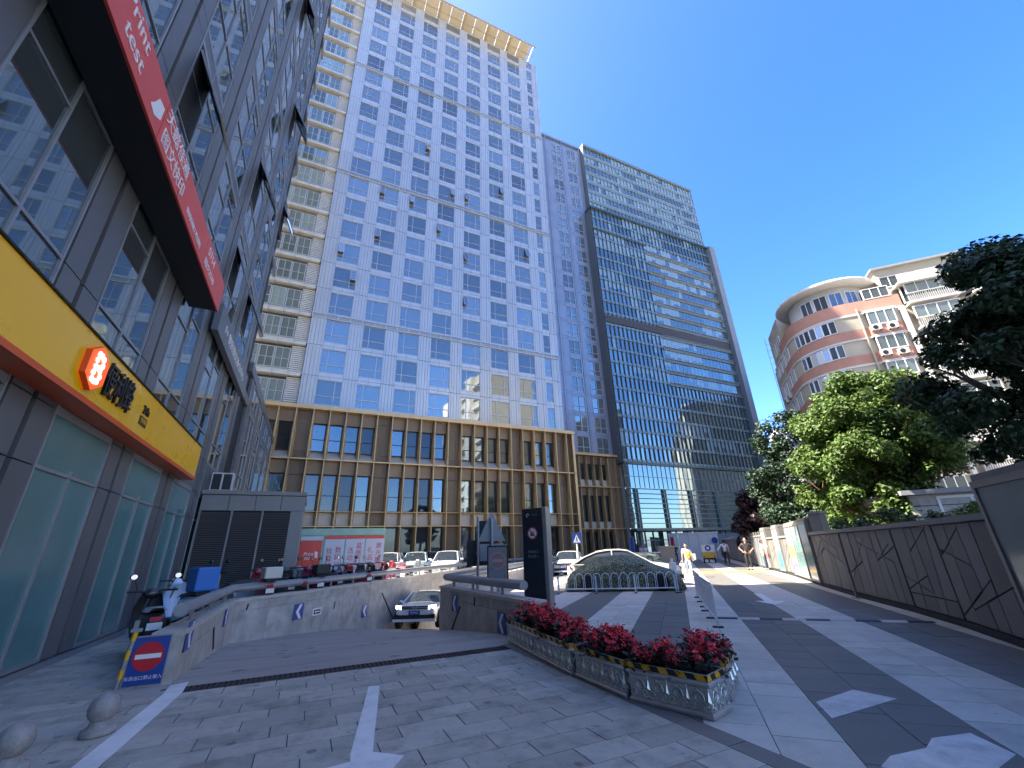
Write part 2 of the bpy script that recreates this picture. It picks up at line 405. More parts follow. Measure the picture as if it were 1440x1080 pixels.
mark('tactile_paving', [q(29.6, -.2), q(31.8, -.2), q(31.8, 4.6), q(29.6, 4.6)], m_yellow)
mark('stop_line', [q(19.0, -2.3), q(19.12, -2.3), q(19.12, -.3), q(19.0, -.3)], m_white)
for vv in (2.75, 3.1): mark('reflector_mark', [q(16.8 + vv, vv), q(16.95 + vv, vv), q(16.95 + vv, vv + .12), q(16.8 + vv, vv + .12)], m_white)
# ---- speed bump across the street
t = thing('speed_bump', 'low dark speed bump with pale blocks crossing the striped street', 'speed bump', tuple(uv(11.75, 0)))
for k in range(9):
    v0 = .55 + k * .44
    b = MB(); pr = [(.05, 0), (.1, .02), (.22, .02), (.27, 0)]
    P0 = [U * (a - .16) + V * v0 + Vector((0, 0, z + .002)) for a, z in pr]; P1 = [U * (a - .16) + V * (v0 + .437) + Vector((0, 0, z + .002)) for a, z in pr]
    b.grid([P0, P1], sm=False, flip=True); b.poly(P0); b.poly(P1[::-1]); b.poly([P0[0], P1[0], P1[3], P0[3]])
    b.build('block', m_light if k % 2 else m_dsteel, t)
# ---- drain across the ramp mouth
t = thing('drain_grate', 'long rusty iron drain grate across the mouth of the ramp', 'drain grate', (1.0, 7.74, 0))
b = MB(); b.box(-2.28, -.155, -.02, 2.42, -.13, .002).box(-2.28, .13, -.02, 2.42, .155, .002); b.build('frame', m_rust, t)
b = MB(); b.quad((-2.28, -.13, -.011), (2.42, -.13, -.011), (2.42, .13, -.011), (-2.28, .13, -.011)); b.build('channel', m_joint, t)
barme = MB().box(-.016, -.13, -.01, .016, .13, .001).mesh('bar', m_rust)
for k in range(72): inst('bar', barme, t, (-2.25 + k * .0655, 0, 0))

# ---------------------------------------------------------------- ramp walls with pipe rails
def offs(pl, d):
    """plan polyline moved d to its left"""
    out = []
    for i, p in enumerate(pl):
        a = Vector(pl[max(i - 1, 0)][:2]); c = Vector(pl[min(i + 1, len(pl) - 1)][:2]); p2 = Vector(p[:2])
        t1 = (p2 - a).normalized() if i > 0 else (c - p2).normalized(); t2 = (c - p2).normalized() if i < len(pl) - 1 else t1
        n1 = Vector((-t1.y, t1.x)); n2 = Vector((-t2.y, t2.x)); n = (n1 + n2).normalized(); out.append(p2 + n * (d / max(.4, n.dot(n1))))
    return out
def ramp_wall(name, label, face, bottoms, side, top, ends=True):
    """face: plan polyline of the inner face; side=+1 when the ramp lies to the right of it"""
    t = thing(name, label, 'ramp wall', (face[0][0], face[0][1], 0)); off = Vector((face[0][0], face[0][1], 0))
    inner = [Vector(p[:2]) for p in face]; back = offs(face, .32 * side); core_i = offs(face, .03 * side)
    b = MB()
    for i in range(len(inner) - 1):
        P = [core_i[i], core_i[i + 1], back[i + 1], back[i]]
        z0, z1 = bottoms[i] - .15, bottoms[i + 1] - .15
        vs = [(P[0].x, P[0].y, z0), (P[1].x, P[1].y, z1), (P[2].x, P[2].y, z1), (P[3].x, P[3].y, z0)] + [(p.x, p.y, top - .07) for p in P]
        F = [(0, 1, 2, 3), (7, 6, 5, 4), (1, 0, 4, 5), (2, 1, 5, 6), (3, 2, 6, 7), (0, 3, 7, 4)]
        if side < 0: F = [f[::-1] for f in F]
        b.add([Vector(v) - off for v in vs], F)
    b.build('core', m_wallstone, t)
    # cladding panels: an upper course and a lower course
    for i in range(len(inner) - 1):
        a, c = inner[i], inner[i + 1]; L = (c - a).length; n = max(1, round(L / .95)); nrm = (core_i[i] - inner[i]).normalized()
        nv = Vector((-(c - a).y, (c - a).x)).normalized() * side * .028
        for k in range(n):
            p = a.lerp(c, k / n) + (c - a).normalized() * .004; q_ = a.lerp(c, (k + 1) / n) - (c - a).normalized() * .004
            zb0 = bottoms[i] + (bottoms[i + 1] - bottoms[i]) * k / n - .05; zb1 = bottoms[i] + (bottoms[i + 1] - bottoms[i]) * (k + 1) / n - .05
            mid = top - .3
            for (l0, l1, h0, h1) in ((zb0, zb1, mid, mid), (mid + .008, mid + .008, top - .075, top - .075)):
                if h0 - l0 < .03: continue
                vs = [(p.x, p.y, l0), (q_.x, q_.y, l1), (q_.x, q_.y, h1), (p.x, p.y, h0)]
                vs += [(v[0] + nv.x, v[1] + nv.y, v[2]) for v in vs]
                F = [(0, 1, 2, 3), (4, 7, 6, 5), (0, 4, 5, 1), (1, 5, 6, 2), (2, 6, 7, 3), (3, 7, 4, 0)]
                if side < 0: F = [f[::-1] for f in F]
                mb = MB().add([Vector(v) - off for v in vs], F); mb.build('stone_panel', m_wallstone, t)
    ci = offs(face, -.03 * side); co = offs(face, .35 * side)
    for i in range(len(inner) - 1):
        P = [ci[i], ci[i + 1], co[i + 1], co[i]]
        MB().prism([(p.x - off.x, p.y - off.y) for p in P], top - .07, top).build('cap_stone', m_cap, t)
    return t, off
def rail(t, off, pts, z, r=.1, step=1.5, top=.62):
    pts = [Vector((p[0], p[1], z)) - off for p in pts]
    MB().tube(pts, r, 14).build('pipe_rail', m_steel, t)
    br = MB()
    br.prism([(-.06, -.05), (.06, -.05), (.06, .05), (-.06, .05)], 0, .012).add([(-.05, 0, .012), (.05, 0, .012), (.03, 0, z - top - r * .6), (-.03, 0, z - top - r * .6)] , [(0, 1, 2, 3), (3, 2, 1, 0)]).box(-.02, -.03, .012, .02, .03, z - top - r * .7)
    me = br.mesh('bracket', m_steel)
    for i in range(len(pts) - 1):
        L = (pts[i + 1] - pts[i]).length; n = max(1, round(L / step))
        for k in range(n):
            p = pts[i].lerp(pts[i + 1], (k + .5) / n); inst('bracket', me, t, (p.x, p.y, top), atan2((pts[i + 1] - pts[i]).y, (pts[i + 1] - pts[i]).x))
LW = [(-1.48, 8.3), (-1.45, 13.8), (-.05, 15.25), (1.38, 17.15), (4.0, 20.6), (6.7, 24.2), (10, 28.6), (14, 33.9), (19, 40.5 - 2.2)]
wt, wo = ramp_wall('ramp_wall', 'long grey stone ramp wall with pipe rail along the parked scooters', LW, [0, -.37, -.5, -.73, -1.37, -2.1, -2.9, -3.3, -3.3], 1, .62)
rail(wt, wo, [(p.x, p.y) for p in offs([(-1.48, 8.75)] + LW[1:], .16)], .86)
RW = [(4.2, 8.3), (4.07, 11), (3.92, 13.96), (7.2, 18.2), (9.9, 21.8), (13.2, 26.2), (17.2, 31.5)]
rt, ro = ramp_wall('ramp_wall', 'short grey stone ramp wall beside the dark pylon and the flower boxes', RW, [0, -.24, -.62, -1.45, -2.1, -2.9, -3.3], -1, .62)
rail(rt, ro, [(p.x, p.y) for p in offs([(4.2, 8.95)] + RW[1:], -.16)], .86)
# end blocks of the walls
MB().box(-.02 - .33, -.05, -.02, .02, -.002, .56).build('end_stone', m_wallstone, wt)
# dark rubber strips on the walls
def strip(t, off, p, q_, a, c, side, w=.03):
    p = on_wall(*p, a, c); q_ = on_wall(*q_, a, c); n = Vector((-(c[1] - a[1]), c[0] - a[0], 0)).normalized() * (-side)
    d = (q_ - p).normalized(); s = n.cross(d).normalized() * w
    MB().obox(p - s * .5 - off, s, q_ - p, n * .02).build('rubber_strip', m_black, t)
strip(wt, wo, (537, 834), (553, 872), LW[3], LW[4], 1, .05)
strip(wt, wo, (471, 846), (469, 856), LW[3], LW[4], 1)
strip(wt, wo, (349, 849), (346, 858), LW[2], LW[3], 1)
strip(wt, wo, (300, 884), (299, 912), LW[0], LW[1], 1, .05)
strip(rt, ro, (647, 853), (636, 885), RW[1], RW[2], -1, .05)
strip(rt, ro, (668, 840), (667, 852), RW[1], RW[2], -1)
# chevron plates on the walls
def chevron(px, py, a, c, side, w, h, lab, flip=1):
    p = on_wall(px, py, a, c); d = Vector((c[0] - a[0], c[1] - a[1], 0)).normalized(); n = Vector((-d.y, d.x, 0)) * (-side)
    p = p + n * .012
    t = thing('chevron_sign', lab, 'chevron sign', p, 0, 'blue chevron plates on the ramp walls')
    MB().obox(-d * w / 2 - Vector((0, 0, h / 2)), d * w, n * .012, Vector((0, 0, h))).build('plate', m_sblue, t)
    b = MB(); f = flip
    def P(x, z): return d * (x * w * f) + n * .016 + Vector((0, 0, z * h))
    A = [P(-.3, 0), P(.05, .45), P(.33, .45), P(0, 0)]; B = [P(-.3, 0), P(0, 0), P(.33, -.45), P(.05, -.45)]
    for Q in (A, B):
        nn = (Q[1] - Q[0]).cross(Q[2] - Q[0]); b.poly(Q if nn.dot(n) > 0 else Q[::-1])
    b.build('chevron', m_swhite, t)
chevron(419, 860, LW[3], LW[4], 1, .42, .42, 'blue plate with white chevron, left of the small white exit sign on ramp wall')
chevron(512, 859, LW[3], LW[4], 1, .36, .42, 'blue plate with white chevron, nearest the white car coming up')
chevron(265, 893, LW[0], LW[1], 1, .42, .4, 'blue plate with white chevron on the wall nearest the no entry board')
chevron(317, 866, LW[0], LW[1], 1, .42, .4, 'blue plate with white chevron just before the corner of the wall')
chevron(640, 848, RW[1], RW[2], -1, .42, .42, 'blue plate with white chevron at the far end of the short ramp wall', -1)
chevron(706, 876, RW[0], RW[1], -1, .42, .42, 'blue plate with white chevron beside the first flower box', -1)
# small exit sign
p = on_wall(445, 860, LW[3], LW[4]); d = Vector((LW[4][0] - LW[3][0], LW[4][1] - LW[3][1], 0)).normalized(); n = Vector((d.y, -d.x, 0))
t = thing('exit_sign', 'small white and black exit plate between two chevrons on ramp wall', 'sign', p + n * .012)
MB().obox(-d * .21 - Vector((0, 0, .1)), d * .42, n * .012, Vector((0, 0, .2))).build('plate', m_swhite, t)
MB().obox(-d * .16 - Vector((0, 0, .06)) + n * .012, d * .32, n * .003, Vector((0, 0, .12))).build('black_panel', m_black, t)
b = MB(); z_ = Vector((0, 0, 1)); q0 = n * .018
b.obox(q0 - d * .06 - z_ * .016, d * .18, n * .002, z_ * .032); b.add([q0 - d * .13, q0 - d * .05 - z_ * .045, q0 - d * .05 + z_ * .045], [(0, 1, 2)])
b.build('arrow', m_swhite, t)
# ================================================================ left office slab (plane X = -3.68)
FX = -3.68
m_clad = M('blue_grey_cladding', (.15, .155, .16), .42, metal=.25, var=.05, scale=2, dirt=.12, obj=False, rnd=.06)
m_frame = M('grey_mullion', (.3, .31, .32), .4, metal=.4, var=.05)
m_gap = M('dark_gap', (.012, .014, .017), .6, var=0)
g_left = GLASS('dark_facade_glass', (.2, .245, .25), metal=.8, wave=.012, wscale=.5, rnd=.15)
g_shop = M('frosted_shop_film', (.1, .22, .215), .22, var=.12, scale=.9, dirt=.2, obj=False, spec=.8)
m_open = M('dark_room', (.02, .022, .024), .7, var=0)
PITCH = 3.335
def facade_left(name, label, y0, y1, ztop, zs, first, depth, bays):
    t = thing(name, label, 'office building', (FX, y0, 0))
    def L(x, y, z): return (x - FX, y - y0, z)
    b = MB(); b.box(-depth, 0, -.02, -.14, y1 - y0, ztop); b.build('wall', m_gap, t)
    MB().box(-depth - .1, -.05, ztop, .02, y1 - y0 + .02, ztop + .5).build('roof_edge', m_clad, t)
    pan, win, pane = {}, {}, {}
    for k in bays:
        wy = 8.2 + PITCH * k                     # window left edge
        gy = 7.63 + PITCH * k                    # groove before it
        for zi in range(len(zs) - 1):
            za, zb = zs[zi], zs[zi + 1]
            if zb - za < .2: continue
            ground = zi == 0
            h = round(zb - za, 3)
            # cladding either side of the groove
            pb = [za] + [z for z in PJ if za + .1 < z < zb - .1] + [zb]
            for j in range(len(pb) - 1):
                hh = round(pb[j + 1] - pb[j] - .02, 3)
                for (pa, pc) in ((gy - .545, gy - .06), (gy + .06, gy + .555)):
                    if pa < y0 - .01 or pc > y1 + .01: continue
                    w = round(pc - pa, 3)
                    if (w, hh) not in pan: pan[(w, hh)] = MB().box(-.13, 0, 0, 0, w, hh).mesh('cladding_panel', m_clad)
                    inst('cladding_panel', pan[(w, hh)], t, L(FX, pa, pb[j] + .01))
            if wy < y0 - .01 or wy + 2.14 > y1 + .05: continue
            # window of two bays
            tr = [z for z in TR if za + .15 < z < zb - .15]
            key = (h, tuple(round(z - za, 2) for z in tr), ground)
            if key not in win:
                w = MB(); W_ = 2.14; e = .014
                w.box(-.12, 0, 0, e, .045, h).box(-.12, W_ - .045, 0, e, W_, h).box(-.12, W_ / 2 - .025, 0, e - .002, W_ / 2 + .025, 2.85 if ground else h)
                w.box(-.12, .045, 0, e - .004, W_ / 2 - .025, .06).box(-.12, W_ / 2 + .025, 0, e - .004, W_ - .045, .06)
                w.box(-.12, .045, h - .06, e - .004, W_ / 2 - .025 if not ground else W_ - .045, h)
                if not ground: w.box(-.12, W_ / 2 + .025, h - .06, e - .004, W_ - .045, h)
                for z in tr:
                    zz = z - za; w.box(-.12, .045, zz - .025, e - .005, W_ / 2 - .026, zz + .025).box(-.12, W_ / 2 + .026, zz - .025, e - .005, W_ - .045, zz + .025)
                    if ground: w.box(-.12, W_ / 2 - .0255, zz - .025, e - .006, W_ / 2 + .0255, zz + .025)
                if not ground and h > 3:
                    zz = 2.45; w.box(-.12, .045, zz - .02, e - .006, W_ / 2 - .026, zz + .02); zz = 2.95 if h > 3.3 else 2.0
                    w.box(-.12, W_ / 2 + .026, zz - .02, e - .006, W_ - .045, zz + .02)
                win[key] = w.mesh('window', m_frame)
                zz = [0] + [z - za for z in tr] + [h]
                pp = MB()
                pp.quad((-.018, .04, .05), (-.018, W_ - .04, .05), (-.018, W_ - .04, h - .05), (-.018, .04, h - .05))
                pane[key] = [pp.mesh('pane', g_left), None]
                p2 = MB(); p2.v, p2.f, p2.m, p2.s = pp.v, pp.f, pp.m, pp.s; pane[key][1] = p2.mesh('pane', g_shop)
            o = inst('window', win[key], t, L(FX, wy, za)); inst('pane', pane[key][1 if ground else 0], o)
    return t
PJ = [2.88, 5.58] + [9.2 + 3.9 * k + 1.22 for k in range(12)]
TR = [2.88, 5.58] + [9.2 + 3.9 * k + 1.22 for k in range(12)]
ZS = [.12, 3.72, 4.86, 8.75] + [9.2 + 3.9 * k + (-.42 if j else 0) for k in range(0, 11) for j in (0, 1)][:0]
zz = [.12, 3.72, 4.84]
lv = [4.84]
for k in range(0, 10): lv += [9.2 + 3.9 * k - .45, 9.2 + 3.9 * k]
def levels(top): return [.12, 3.72] + [z for z in lv if z <= top]
left = facade_left('office_slab', 'dark blue grey glass office slab rising beside the yellow shop sign', -20, 22.9, 62, levels(45), 0, 16, range(-4, 5))
low = facade_left('low_office_block', 'low glass wing of the dark office slab running up to the bronze podium', 22.95, 38.9, 10.35, [.12, 3.72, 4.84, 8.75, 10.3], 0, 8, range(4, 10))
def Lp(x, y, z): return (x - FX, y + 20, z)
# spandrels between storeys and plinth
for (za, zb) in [(3.72, 4.84)] + [(9.2 + 3.9 * k - .45, 9.2 + 3.9 * k) for k in range(9)]:
    for k in range(-3, 5):
        wy = 8.2 + PITCH * k
        MB().box(-.13, 0, 0, 0, 2.12, zb - za - .02).build('spandrel_panel', m_clad, left, Lp(FX, wy + .01, za + .01))
        if zb < 10 and k > 3 or (k >= 4 and zb < 10): pass
for k in range(5, 9):
    for (za, zb) in [(3.72, 4.84), (8.75, 9.2)]:
        MB().box(-.13, 0, 0, 0, 2.12, zb - za - .02).build('spandrel_panel', m_clad, low, (0, 8.2 + PITCH * k - 22.95 + .01, za + .01))
MB().box(-.14, 0, -.02, .03, 42.9, .1).build('plinth', m_frame, left, (0, 0, 0))
# open awning windows
def awning(y, z, w, h, tilt, par, y0):
    o = thing('open_sash', None, None, (0.02, y - y0, z + h)); o.parent = par
    o.rotation_euler = (0, -radians(tilt), 0)
    f = MB().box(-.03, 0, -h, .02, .05, 0).box(-.03, w - .05, -h, .02, w, 0).box(-.03, .05, -h, .02, w - .05, -h + .05).box(-.03, .05, -.05, .02, w - .05, 0)
    f.build('sash_frame', m_frame, o); MB().quad((.0, .05, -h + .05), (.0, w - .05, -h + .05), (.0, w - .05, -.05), (.0, .05, -.05)).build('pane', g_left, o)
    MB().box(-.14, y - y0, z, .005, y - y0 + w, z + h).build('window_opening', m_open, par)
for (y, z, w, h, tl) in [(8.28, 10.5, 1.0, 1.9, 22), (15.0, 14.4, 1.0, 1.9, 24), (14.95, 10.5, 1.0, 1.6, 20), (18.3, 10.5, 1.0, 1.7, 24), (18.3, 22.3, 1.0, 1.8, 26), (15.0, 26.2, 1.0, 1.8, 20), (21.6, 18.3, .9, 1.8, 22)]:
    awning(y, z, w, h, tl, left, -20)
# ---- yellow shop sign
m_shopy = M('shop_yellow', (1.0, .52, .0), .28, var=.02, scale=.6, obj=False, coat=.2)
m_orange = M('sign_orange', (.72, .09, .012), .35, var=.03)
m_lorange = M('lit_orange_face', (.85, .09, .01), .4, var=0, em=(1, .12, .01), ems=.12)
m_lit = M('lit_white_dot', (.9, .9, .9), .4, var=0, em=(1, 1, 1), ems=1.0)
t = thing('shop_sign', 'long yellow shop sign box with orange hexagon logo over the shop windows', 'shop sign', (FX, 8, 3.8))
MB().box(0, -5.5, .09, .34, 7.45, .98).build('face_box', m_shopy, t)
MB().box(0, -5.52, 0, .36, 7.47, .085).build('orange_trim', m_orange, t)
MB().box(.0, -5.52, .985, .37, 7.47, 1.01).build('top_trim', m_gap, t)
hx = MB(); cy = 3.7 
P_h = on_wall(123, 531, (FX + .34, 0), (FX + .34, 1)); cy = P_h.y - 8
hexp = [(cy + .36 * cos(pi / 6 + k * pi / 3 + .0), .53 + .36 * sin(pi / 6 + k * pi / 3)) for k in range(6)]
hx.add([(.345, y_, z_) for y_, z_ in hexp] + [(.42, y_, z_) for y_, z_ in hexp], [(k, (k + 1) % 6, 6 + (k + 1) % 6, 6 + k) for k in range(6)], 1)
hx.add([(.42, y_, z_) for y_, z_ in hexp], [tuple(range(6))], 0); hx.build('logo_hexagon', [m_lorange, m_orange], t)
dots = MB()
for dy, dz in [(-.085, .2), (0, .2), (.085, .17), (-.1, .1), (.11, .075), (-.09, 0), (0, .0), (.075, -.02), (-.1, -.1), (.12, -.1), (-.09, -.2), (0, -.21), (.085, -.19)]:
    dots.disc((.424, cy + dy, .53 + dz), (1, 0, 0), .043, 14, 0, .006)
dots.build('logo_dots', m_lit, t)
P_t = on_wall(163, 557, (FX + .34, 0), (FX + .34, 1)); ty = P_t.y - 8
lettering('便利蜂', .62, m_black, (.36, ty, .52), (0, 1, 0), (0, 0, 1), t, .025, sx=.66, name='lettering')
P_t = on_wall(199, 588, (FX + .34, 0), (FX + .34, 1)); ty2 = P_t.y - 8 + .1
lettering('24h', .24, m_black, (.352, ty2, .6), (0, 1, 0), (0, 0, 1), t, .012)
b = MB(); b.box(.342, ty2 - .2, .3, .352, ty2 + .2, .47); b.build('badge', m_black, t)
lettering('便利店', .11, m_shopy, (.356, ty2, .385), (0, 1, 0), (0, 0, 1), t, .002)
# ---- red shop sign
m_red = M('sign_board_red', (.68, .075, .045), .4, var=.06, scale=2, obj=False, dirt=.06)
t = thing('shop_sign', 'long red shop sign box with white lettering and black underside', 'shop sign', (FX, 4, 7.75))
MB().box(.03, .0, .02, .64, 8.05, .8).build('box', m_gap, t)
for k, (a, c_) in enumerate([(0, 2.5), (2.51, 3.75), (3.76, 5.9), (5.91, 8.05)]):
    MB().box(.641, a + .004, 0, .68, c_ - .004, .82).build('red_panel', m_red, t)
def redtext(s, size, y, z, sx=1.0, al='LEFT'): return lettering(s, size, m_swhite, (.684, y - 4, z - 7.75), (0, 1, 0), (0, 0, 1), t, .006, al, sx=sx)
redtext('Print', .36, 4.75, 8.38, 1.15); redtext('test', .36, 4.95, 8.02, 1.15)
b = MB(); b.add([(.686, 6.02 - 4, .2), (.686, 6.2 - 4, .16), (.686, 6.42 - 4, .3), (.686, 6.42 - 4, .56), (.686, 6.2 - 4, .52), (.686, 6.12 - 4, .34)], [(0, 1, 2, 3, 4, 5)]); b.build('logo_mark', m_swhite, t)
redtext('天懿佳通', .34, 6.55, 8.38, 1.0); redtext('图文快印', .34, 6.6, 7.98, 1.0)
redtext('数码印刷工程蓝图', .15, 8.3, 7.95, 1.0)
redtext('5714', .3, 10.1, 8.32, 1.1); redtext('图文打印', .2, 10.0, 7.98, 1.3)
# ---- dark sign further along
t = thing('shop_sign', 'narrow black shop sign with small white lettering past the red sign', 'shop sign', (FX, 14.0, 8.2))
MB().box(.1, .1, 0, .28, 6.6, .95).build('board', m_clad, t)
for k in range(7): MB().box(0, .3 + k * .95, .1, .1, .45 + k * .95, .3).build('bracket', m_gap, t)
lettering('F+ 便民图文办公中心', .4, m_swhite, (.285, 3.3, .48), (0, 1, 0), (0, 0, 1), t, .004, sx=1.25)

# ================================================================ main tower (plane Y = 40)
m_wpan = M('white_metal_panel', (.52, .535, .53), .3, metal=.35, var=.05, scale=.5, dirt=.05, obj=False, rnd=.05)
m_wjoint = M('panel_joint', (.1, .11, .12), .6, var=0)
m_wframe = M('pale_window_frame', (.5, .52, .53), .4, metal=.4, var=0)
g_tower = GLASS('blue_tower_glass', (.32, .35, .35), metal=.72, wave=.03, wscale=.5, rnd=.3)
m_band = M('grey_band', (.34, .37, .38), .35, metal=.3, var=.05)
m_cream = M('cream_metal', (.62, .59, .5), .45, metal=.2, var=.08, scale=1, dirt=.1, obj=False)
m_gold = M('bronze_gold_metal', (.6, .41, .2), .4, metal=.45, var=.1, scale=1.2, dirt=.12, obj=False, rnd=.05)
m_bronze = M('brown_bronze_panel', (.25, .175, .11), .5, metal=.4, var=.1, scale=1.5, dirt=.15, obj=False, rnd=.1)
m_bronzed = M('deep_bronze_panel', (.17, .12, .075), .5, metal=.4, var=.1, scale=1.5, dirt=.15, obj=False, rnd=.1)
m_beige = M('beige_sill_panel', (.56, .5, .42), .55, metal=.15, var=.08, scale=2, obj=False, rnd=.06)
g_pod = GLASS('podium_glass', (.2, .25, .28), metal=.75, wave=.04, wscale=.5, rnd=.35)
g_dark = GLASS('dark_podium_glass', (.09, .1, .11), metal=.6, wave=.04, wscale=.5, rnd=.4)
LV = lambda k: 23.65 + 3.19 * k
TOP = 79.85
t = tower = thing('office_tower', 'tall white panelled office tower with rows of blue windows above a bronze podium', 'office tower', (0, 40, 0))
MB().box(-2.45, .12, 13.9, 25.3, 16, TOP).box(-9, .9, 13.9, -2.47, 15.8, TOP - .5).build('core', m_wjoint, t)
MB().box(-2.5, .05, TOP, 25.38, 16.05, TOP + .25).build('parapet', m_wpan, t)
cols = [(-1.14 + 3.485 * i, 2.2) for i in range(7)] + [(23.31, .97)]
WH, WB = 2.44, .42
wme = {}; pme = {}
def tower_window(w):
    f = MB(); d0, d1 = .02, .1
    f.box(0, d0, 0, .05, d1 + .05, WH).box(w - .05, d0, 0, w, d1 + .05, WH).box(.05, d0, 0, w - .05, d1 + .05, .05).box(.05, d0, WH - .05, w - .05, d1 + .05, WH)
    return f
def split_window(w, left):
    f = tower_window(w); x = .62 if left else w - .62
    if w > 1.5: f.box(x - .03, .03, .05, x + .03, .13, WH - .05).box(.05, .035, .8, x - .031, .13, .86).box(x + .031, .035, .8, w - .05, .13, .86)
    else: f.box(.05, .035, .8, w - .05, .13, .86)
    return f
for w in (2.2, .97):
    wme[(w, 0)] = split_window(w, True).mesh('window', m_wframe); wme[(w, 1)] = split_window(w, False).mesh('window', m_wframe)
    pme[w] = MB().quad((.05, .09, .05), (w - .05, .09, .05), (w - .05, .09, WH - .05), (.05, .09, WH - .05)).mesh('pane', g_tower)
r = random.Random(11)
pier = {}
def pier_panel(x0, x1, z0, z1, par=t):
    w, h = round(x1 - x0, 3), round(z1 - z0, 3)
    if (w, h) not in pier:
        f = MB()
        if w > .8:
            e = [0, .2, w / 2 - .16, w / 2 + .16, w - .2, w]
            for i in range(5): f.box(e[i] + .012, -.02 if i != 2 else .0, .018, e[i + 1] - .012, .115, h - .018)
        else: f.box(.012, -.02, .018, w - .012, .115, h - .018)
        pier[(w, h)] = f.mesh('pier_panel', m_wpan)
    inst('pier_panel', pier[(w, h)], par, (x0, 0, z0))
spme = {}
BANDS = (0, 6, 12)
open_at = {(1, 3), (0, 2), (0, -1 + 2), (3, 6), (2, 5), (4, 1), (5, 7), (4, 6), (2, 8), (6, 4), (7, 2), (4, 3), (1, 5), (3, 4)}
for k in range(-3, 18):
    z0 = LV(k); z1 = LV(k + 1) if k < 17 else TOP
    zb = z0 + (.3 if k in BANDS else 0); zt = z1 - (.28 if k + 1 in BANDS else 0)
    prev = -2.5
    for i, (x, w) in enumerate(cols):
        pier_panel(prev, x, zb, zt); prev = x + w
        wz = z0 + WB
        if k < 17:
            o = inst('window', wme[(w, (k + i) % 2 if r.random() < .7 else r.randint(0, 1))], t, (x, 0, wz)); inst('pane', pme[w], o)
            segs = [(zb, wz - .005), (wz + WH + .005, zt)]
        else: segs = [(zb, z0 + .35)]; MB().box(x + .03, .06, z0 + .38, x + w - .03, .1, z1 - .05).build('roof_screen_glass', g_tower, t)
        for a, c_ in segs:
            key = (w, round(c_ - a, 3))
            if key[1] < .05: continue
            if key not in spme: spme[key] = MB().box(.012, .0, .01, w * .45, .115, key[1] - .012).box(w * .45 + .02, 0, .01, w - .012, .115, key[1] - .012).mesh('spandrel_panel', m_wpan)
            inst('spandrel_panel', spme[key], t, (x, 0, a))
        if (i, k) in open_at and w > 1.5 and k < 17:
            ox = x + .06 if r.random() < .5 else x + w - .6
            s_ = thing('open_sash', None, None, (ox, .0, wz + WH - .1)); s_.parent = t; s_.rotation_euler = (radians(-18), 0, 0)
            MB().box(0, -.03, -1.45, .05, .02, 0).box(.49, -.03, -1.45, .54, .02, 0).box(.05, -.03, -1.45, .49, .02, -1.4).box(.05, -.03, -.05, .49, .02, 0).build('sash_frame', m_wframe, s_)
            MB().quad((.05, 0, -1.4), (.49, 0, -1.4), (.49, 0, -.05), (.05, 0, -.05)).build('pane', g_tower, s_)
    pier_panel(prev, 25.35, zb, zt)
for k in BANDS:
    z = LV(k); b = MB(); b.box(-2.52, -.1, z + .2, 25.37, .1, z + .3).box(-2.52, -.1, z - .28, 25.37, .1, z - .2)
    x = -2.5
    while x < 25.3: b.box(x, -.06, z - .2, x + .1, .1, z + .2); x += 1.165
    b.build('band_rail', m_wpan, t); MB().box(-2.5, .0, z - .2, 25.35, .11, z + .2).build('band_panel', m_band, t)
# roof canopy of golden glass on ribs
cz = 80.0
m_canopy = M('golden_canopy_panel', (.62, .52, .34), .4, metal=.1, var=.15, scale=.5, obj=False, em=None)
for i in range(14):
    x0 = -4 + i * 1.96
    if x0 > 23.3: break
    x1 = min(x0 + 1.9, 24.2)
    b = MB(); b.obox((x0, -1.9, cz + .86), (x1 - x0, 0, 0), (0, 1.15, -.23), (0, 0, .08)); b.obox((x0, -.7, cz + .62), (x1 - x0, 0, 0), (0, 1.15, -.23), (0, 0, .08)); b.build('canopy_panel', m_canopy, t)
b = MB()
b.box(-4, -2.05, cz + .92, 24.3, -1.92, cz + 1.16).box(-4, .46, cz + .3, 24.3, .6, cz + .5).box(-4, -.78, cz + .58, 24.3, -.71, cz + .7).build('canopy_rail', m_gold, t)
for i in range(8): MB().obox((-3.9 + i * 3.96, -1.95, cz + .72), (.14, 0, 0), (0, 2.5, -.5), (0, 0, .22)).build('canopy_rib', m_gold, t)
MB().box(-4, .46, cz + .24, 24.3, 3, cz + .3).build('canopy_soffit', m_bronze, t)
# louvred wing at the left
lou = MB()
for j in range(13): lou.obox((0, .0, .1 + j * .2), (1.15, 0, 0), (0, .08, .0), (0, .03, .15))
loume = lou.mesh('louvre_panel', m_cream)
def wing_window():
    f = MB(); w, h = 1.25, 2.1
    f.box(0, 0, 0, .09, .1, h).box(w - .09, 0, 0, w, .1, h).box(.09, 0, 0, w - .09, .1, .07).box(.09, 0, h - .07, w - .09, .1, h).box(w / 2 - .03, .01, .07, w / 2 + .03, .09, h - .07).box(.09, .012, .95, w / 2 - .03, .09, 1.0).box(w / 2 + .03, .012, .95, w - .09, .09, 1.0)
    return f.mesh('window', m_wpan)
g_wing = GLASS('pale_green_glass', (.3, .37, .34), metal=.55, wave=.04, wscale=.6, rnd=.5)
wwm = wing_window(); wpm = MB().quad((.09, .06, .07), (1.16, .06, .07), (1.16, .06, 2.03), (.09, .06, 2.03)).mesh('pane', g_wing)
ledme = MB().box(-6.4, -.35, -.22, -.1, .5, -.1).box(-6.4, -.28, -.1, -.1, .5, .12).mesh('ledge', m_cream)
brkme = MB().box(-.03, -.42, -.3, .03, .45, .2).mesh('ledge_bracket', m_cream)
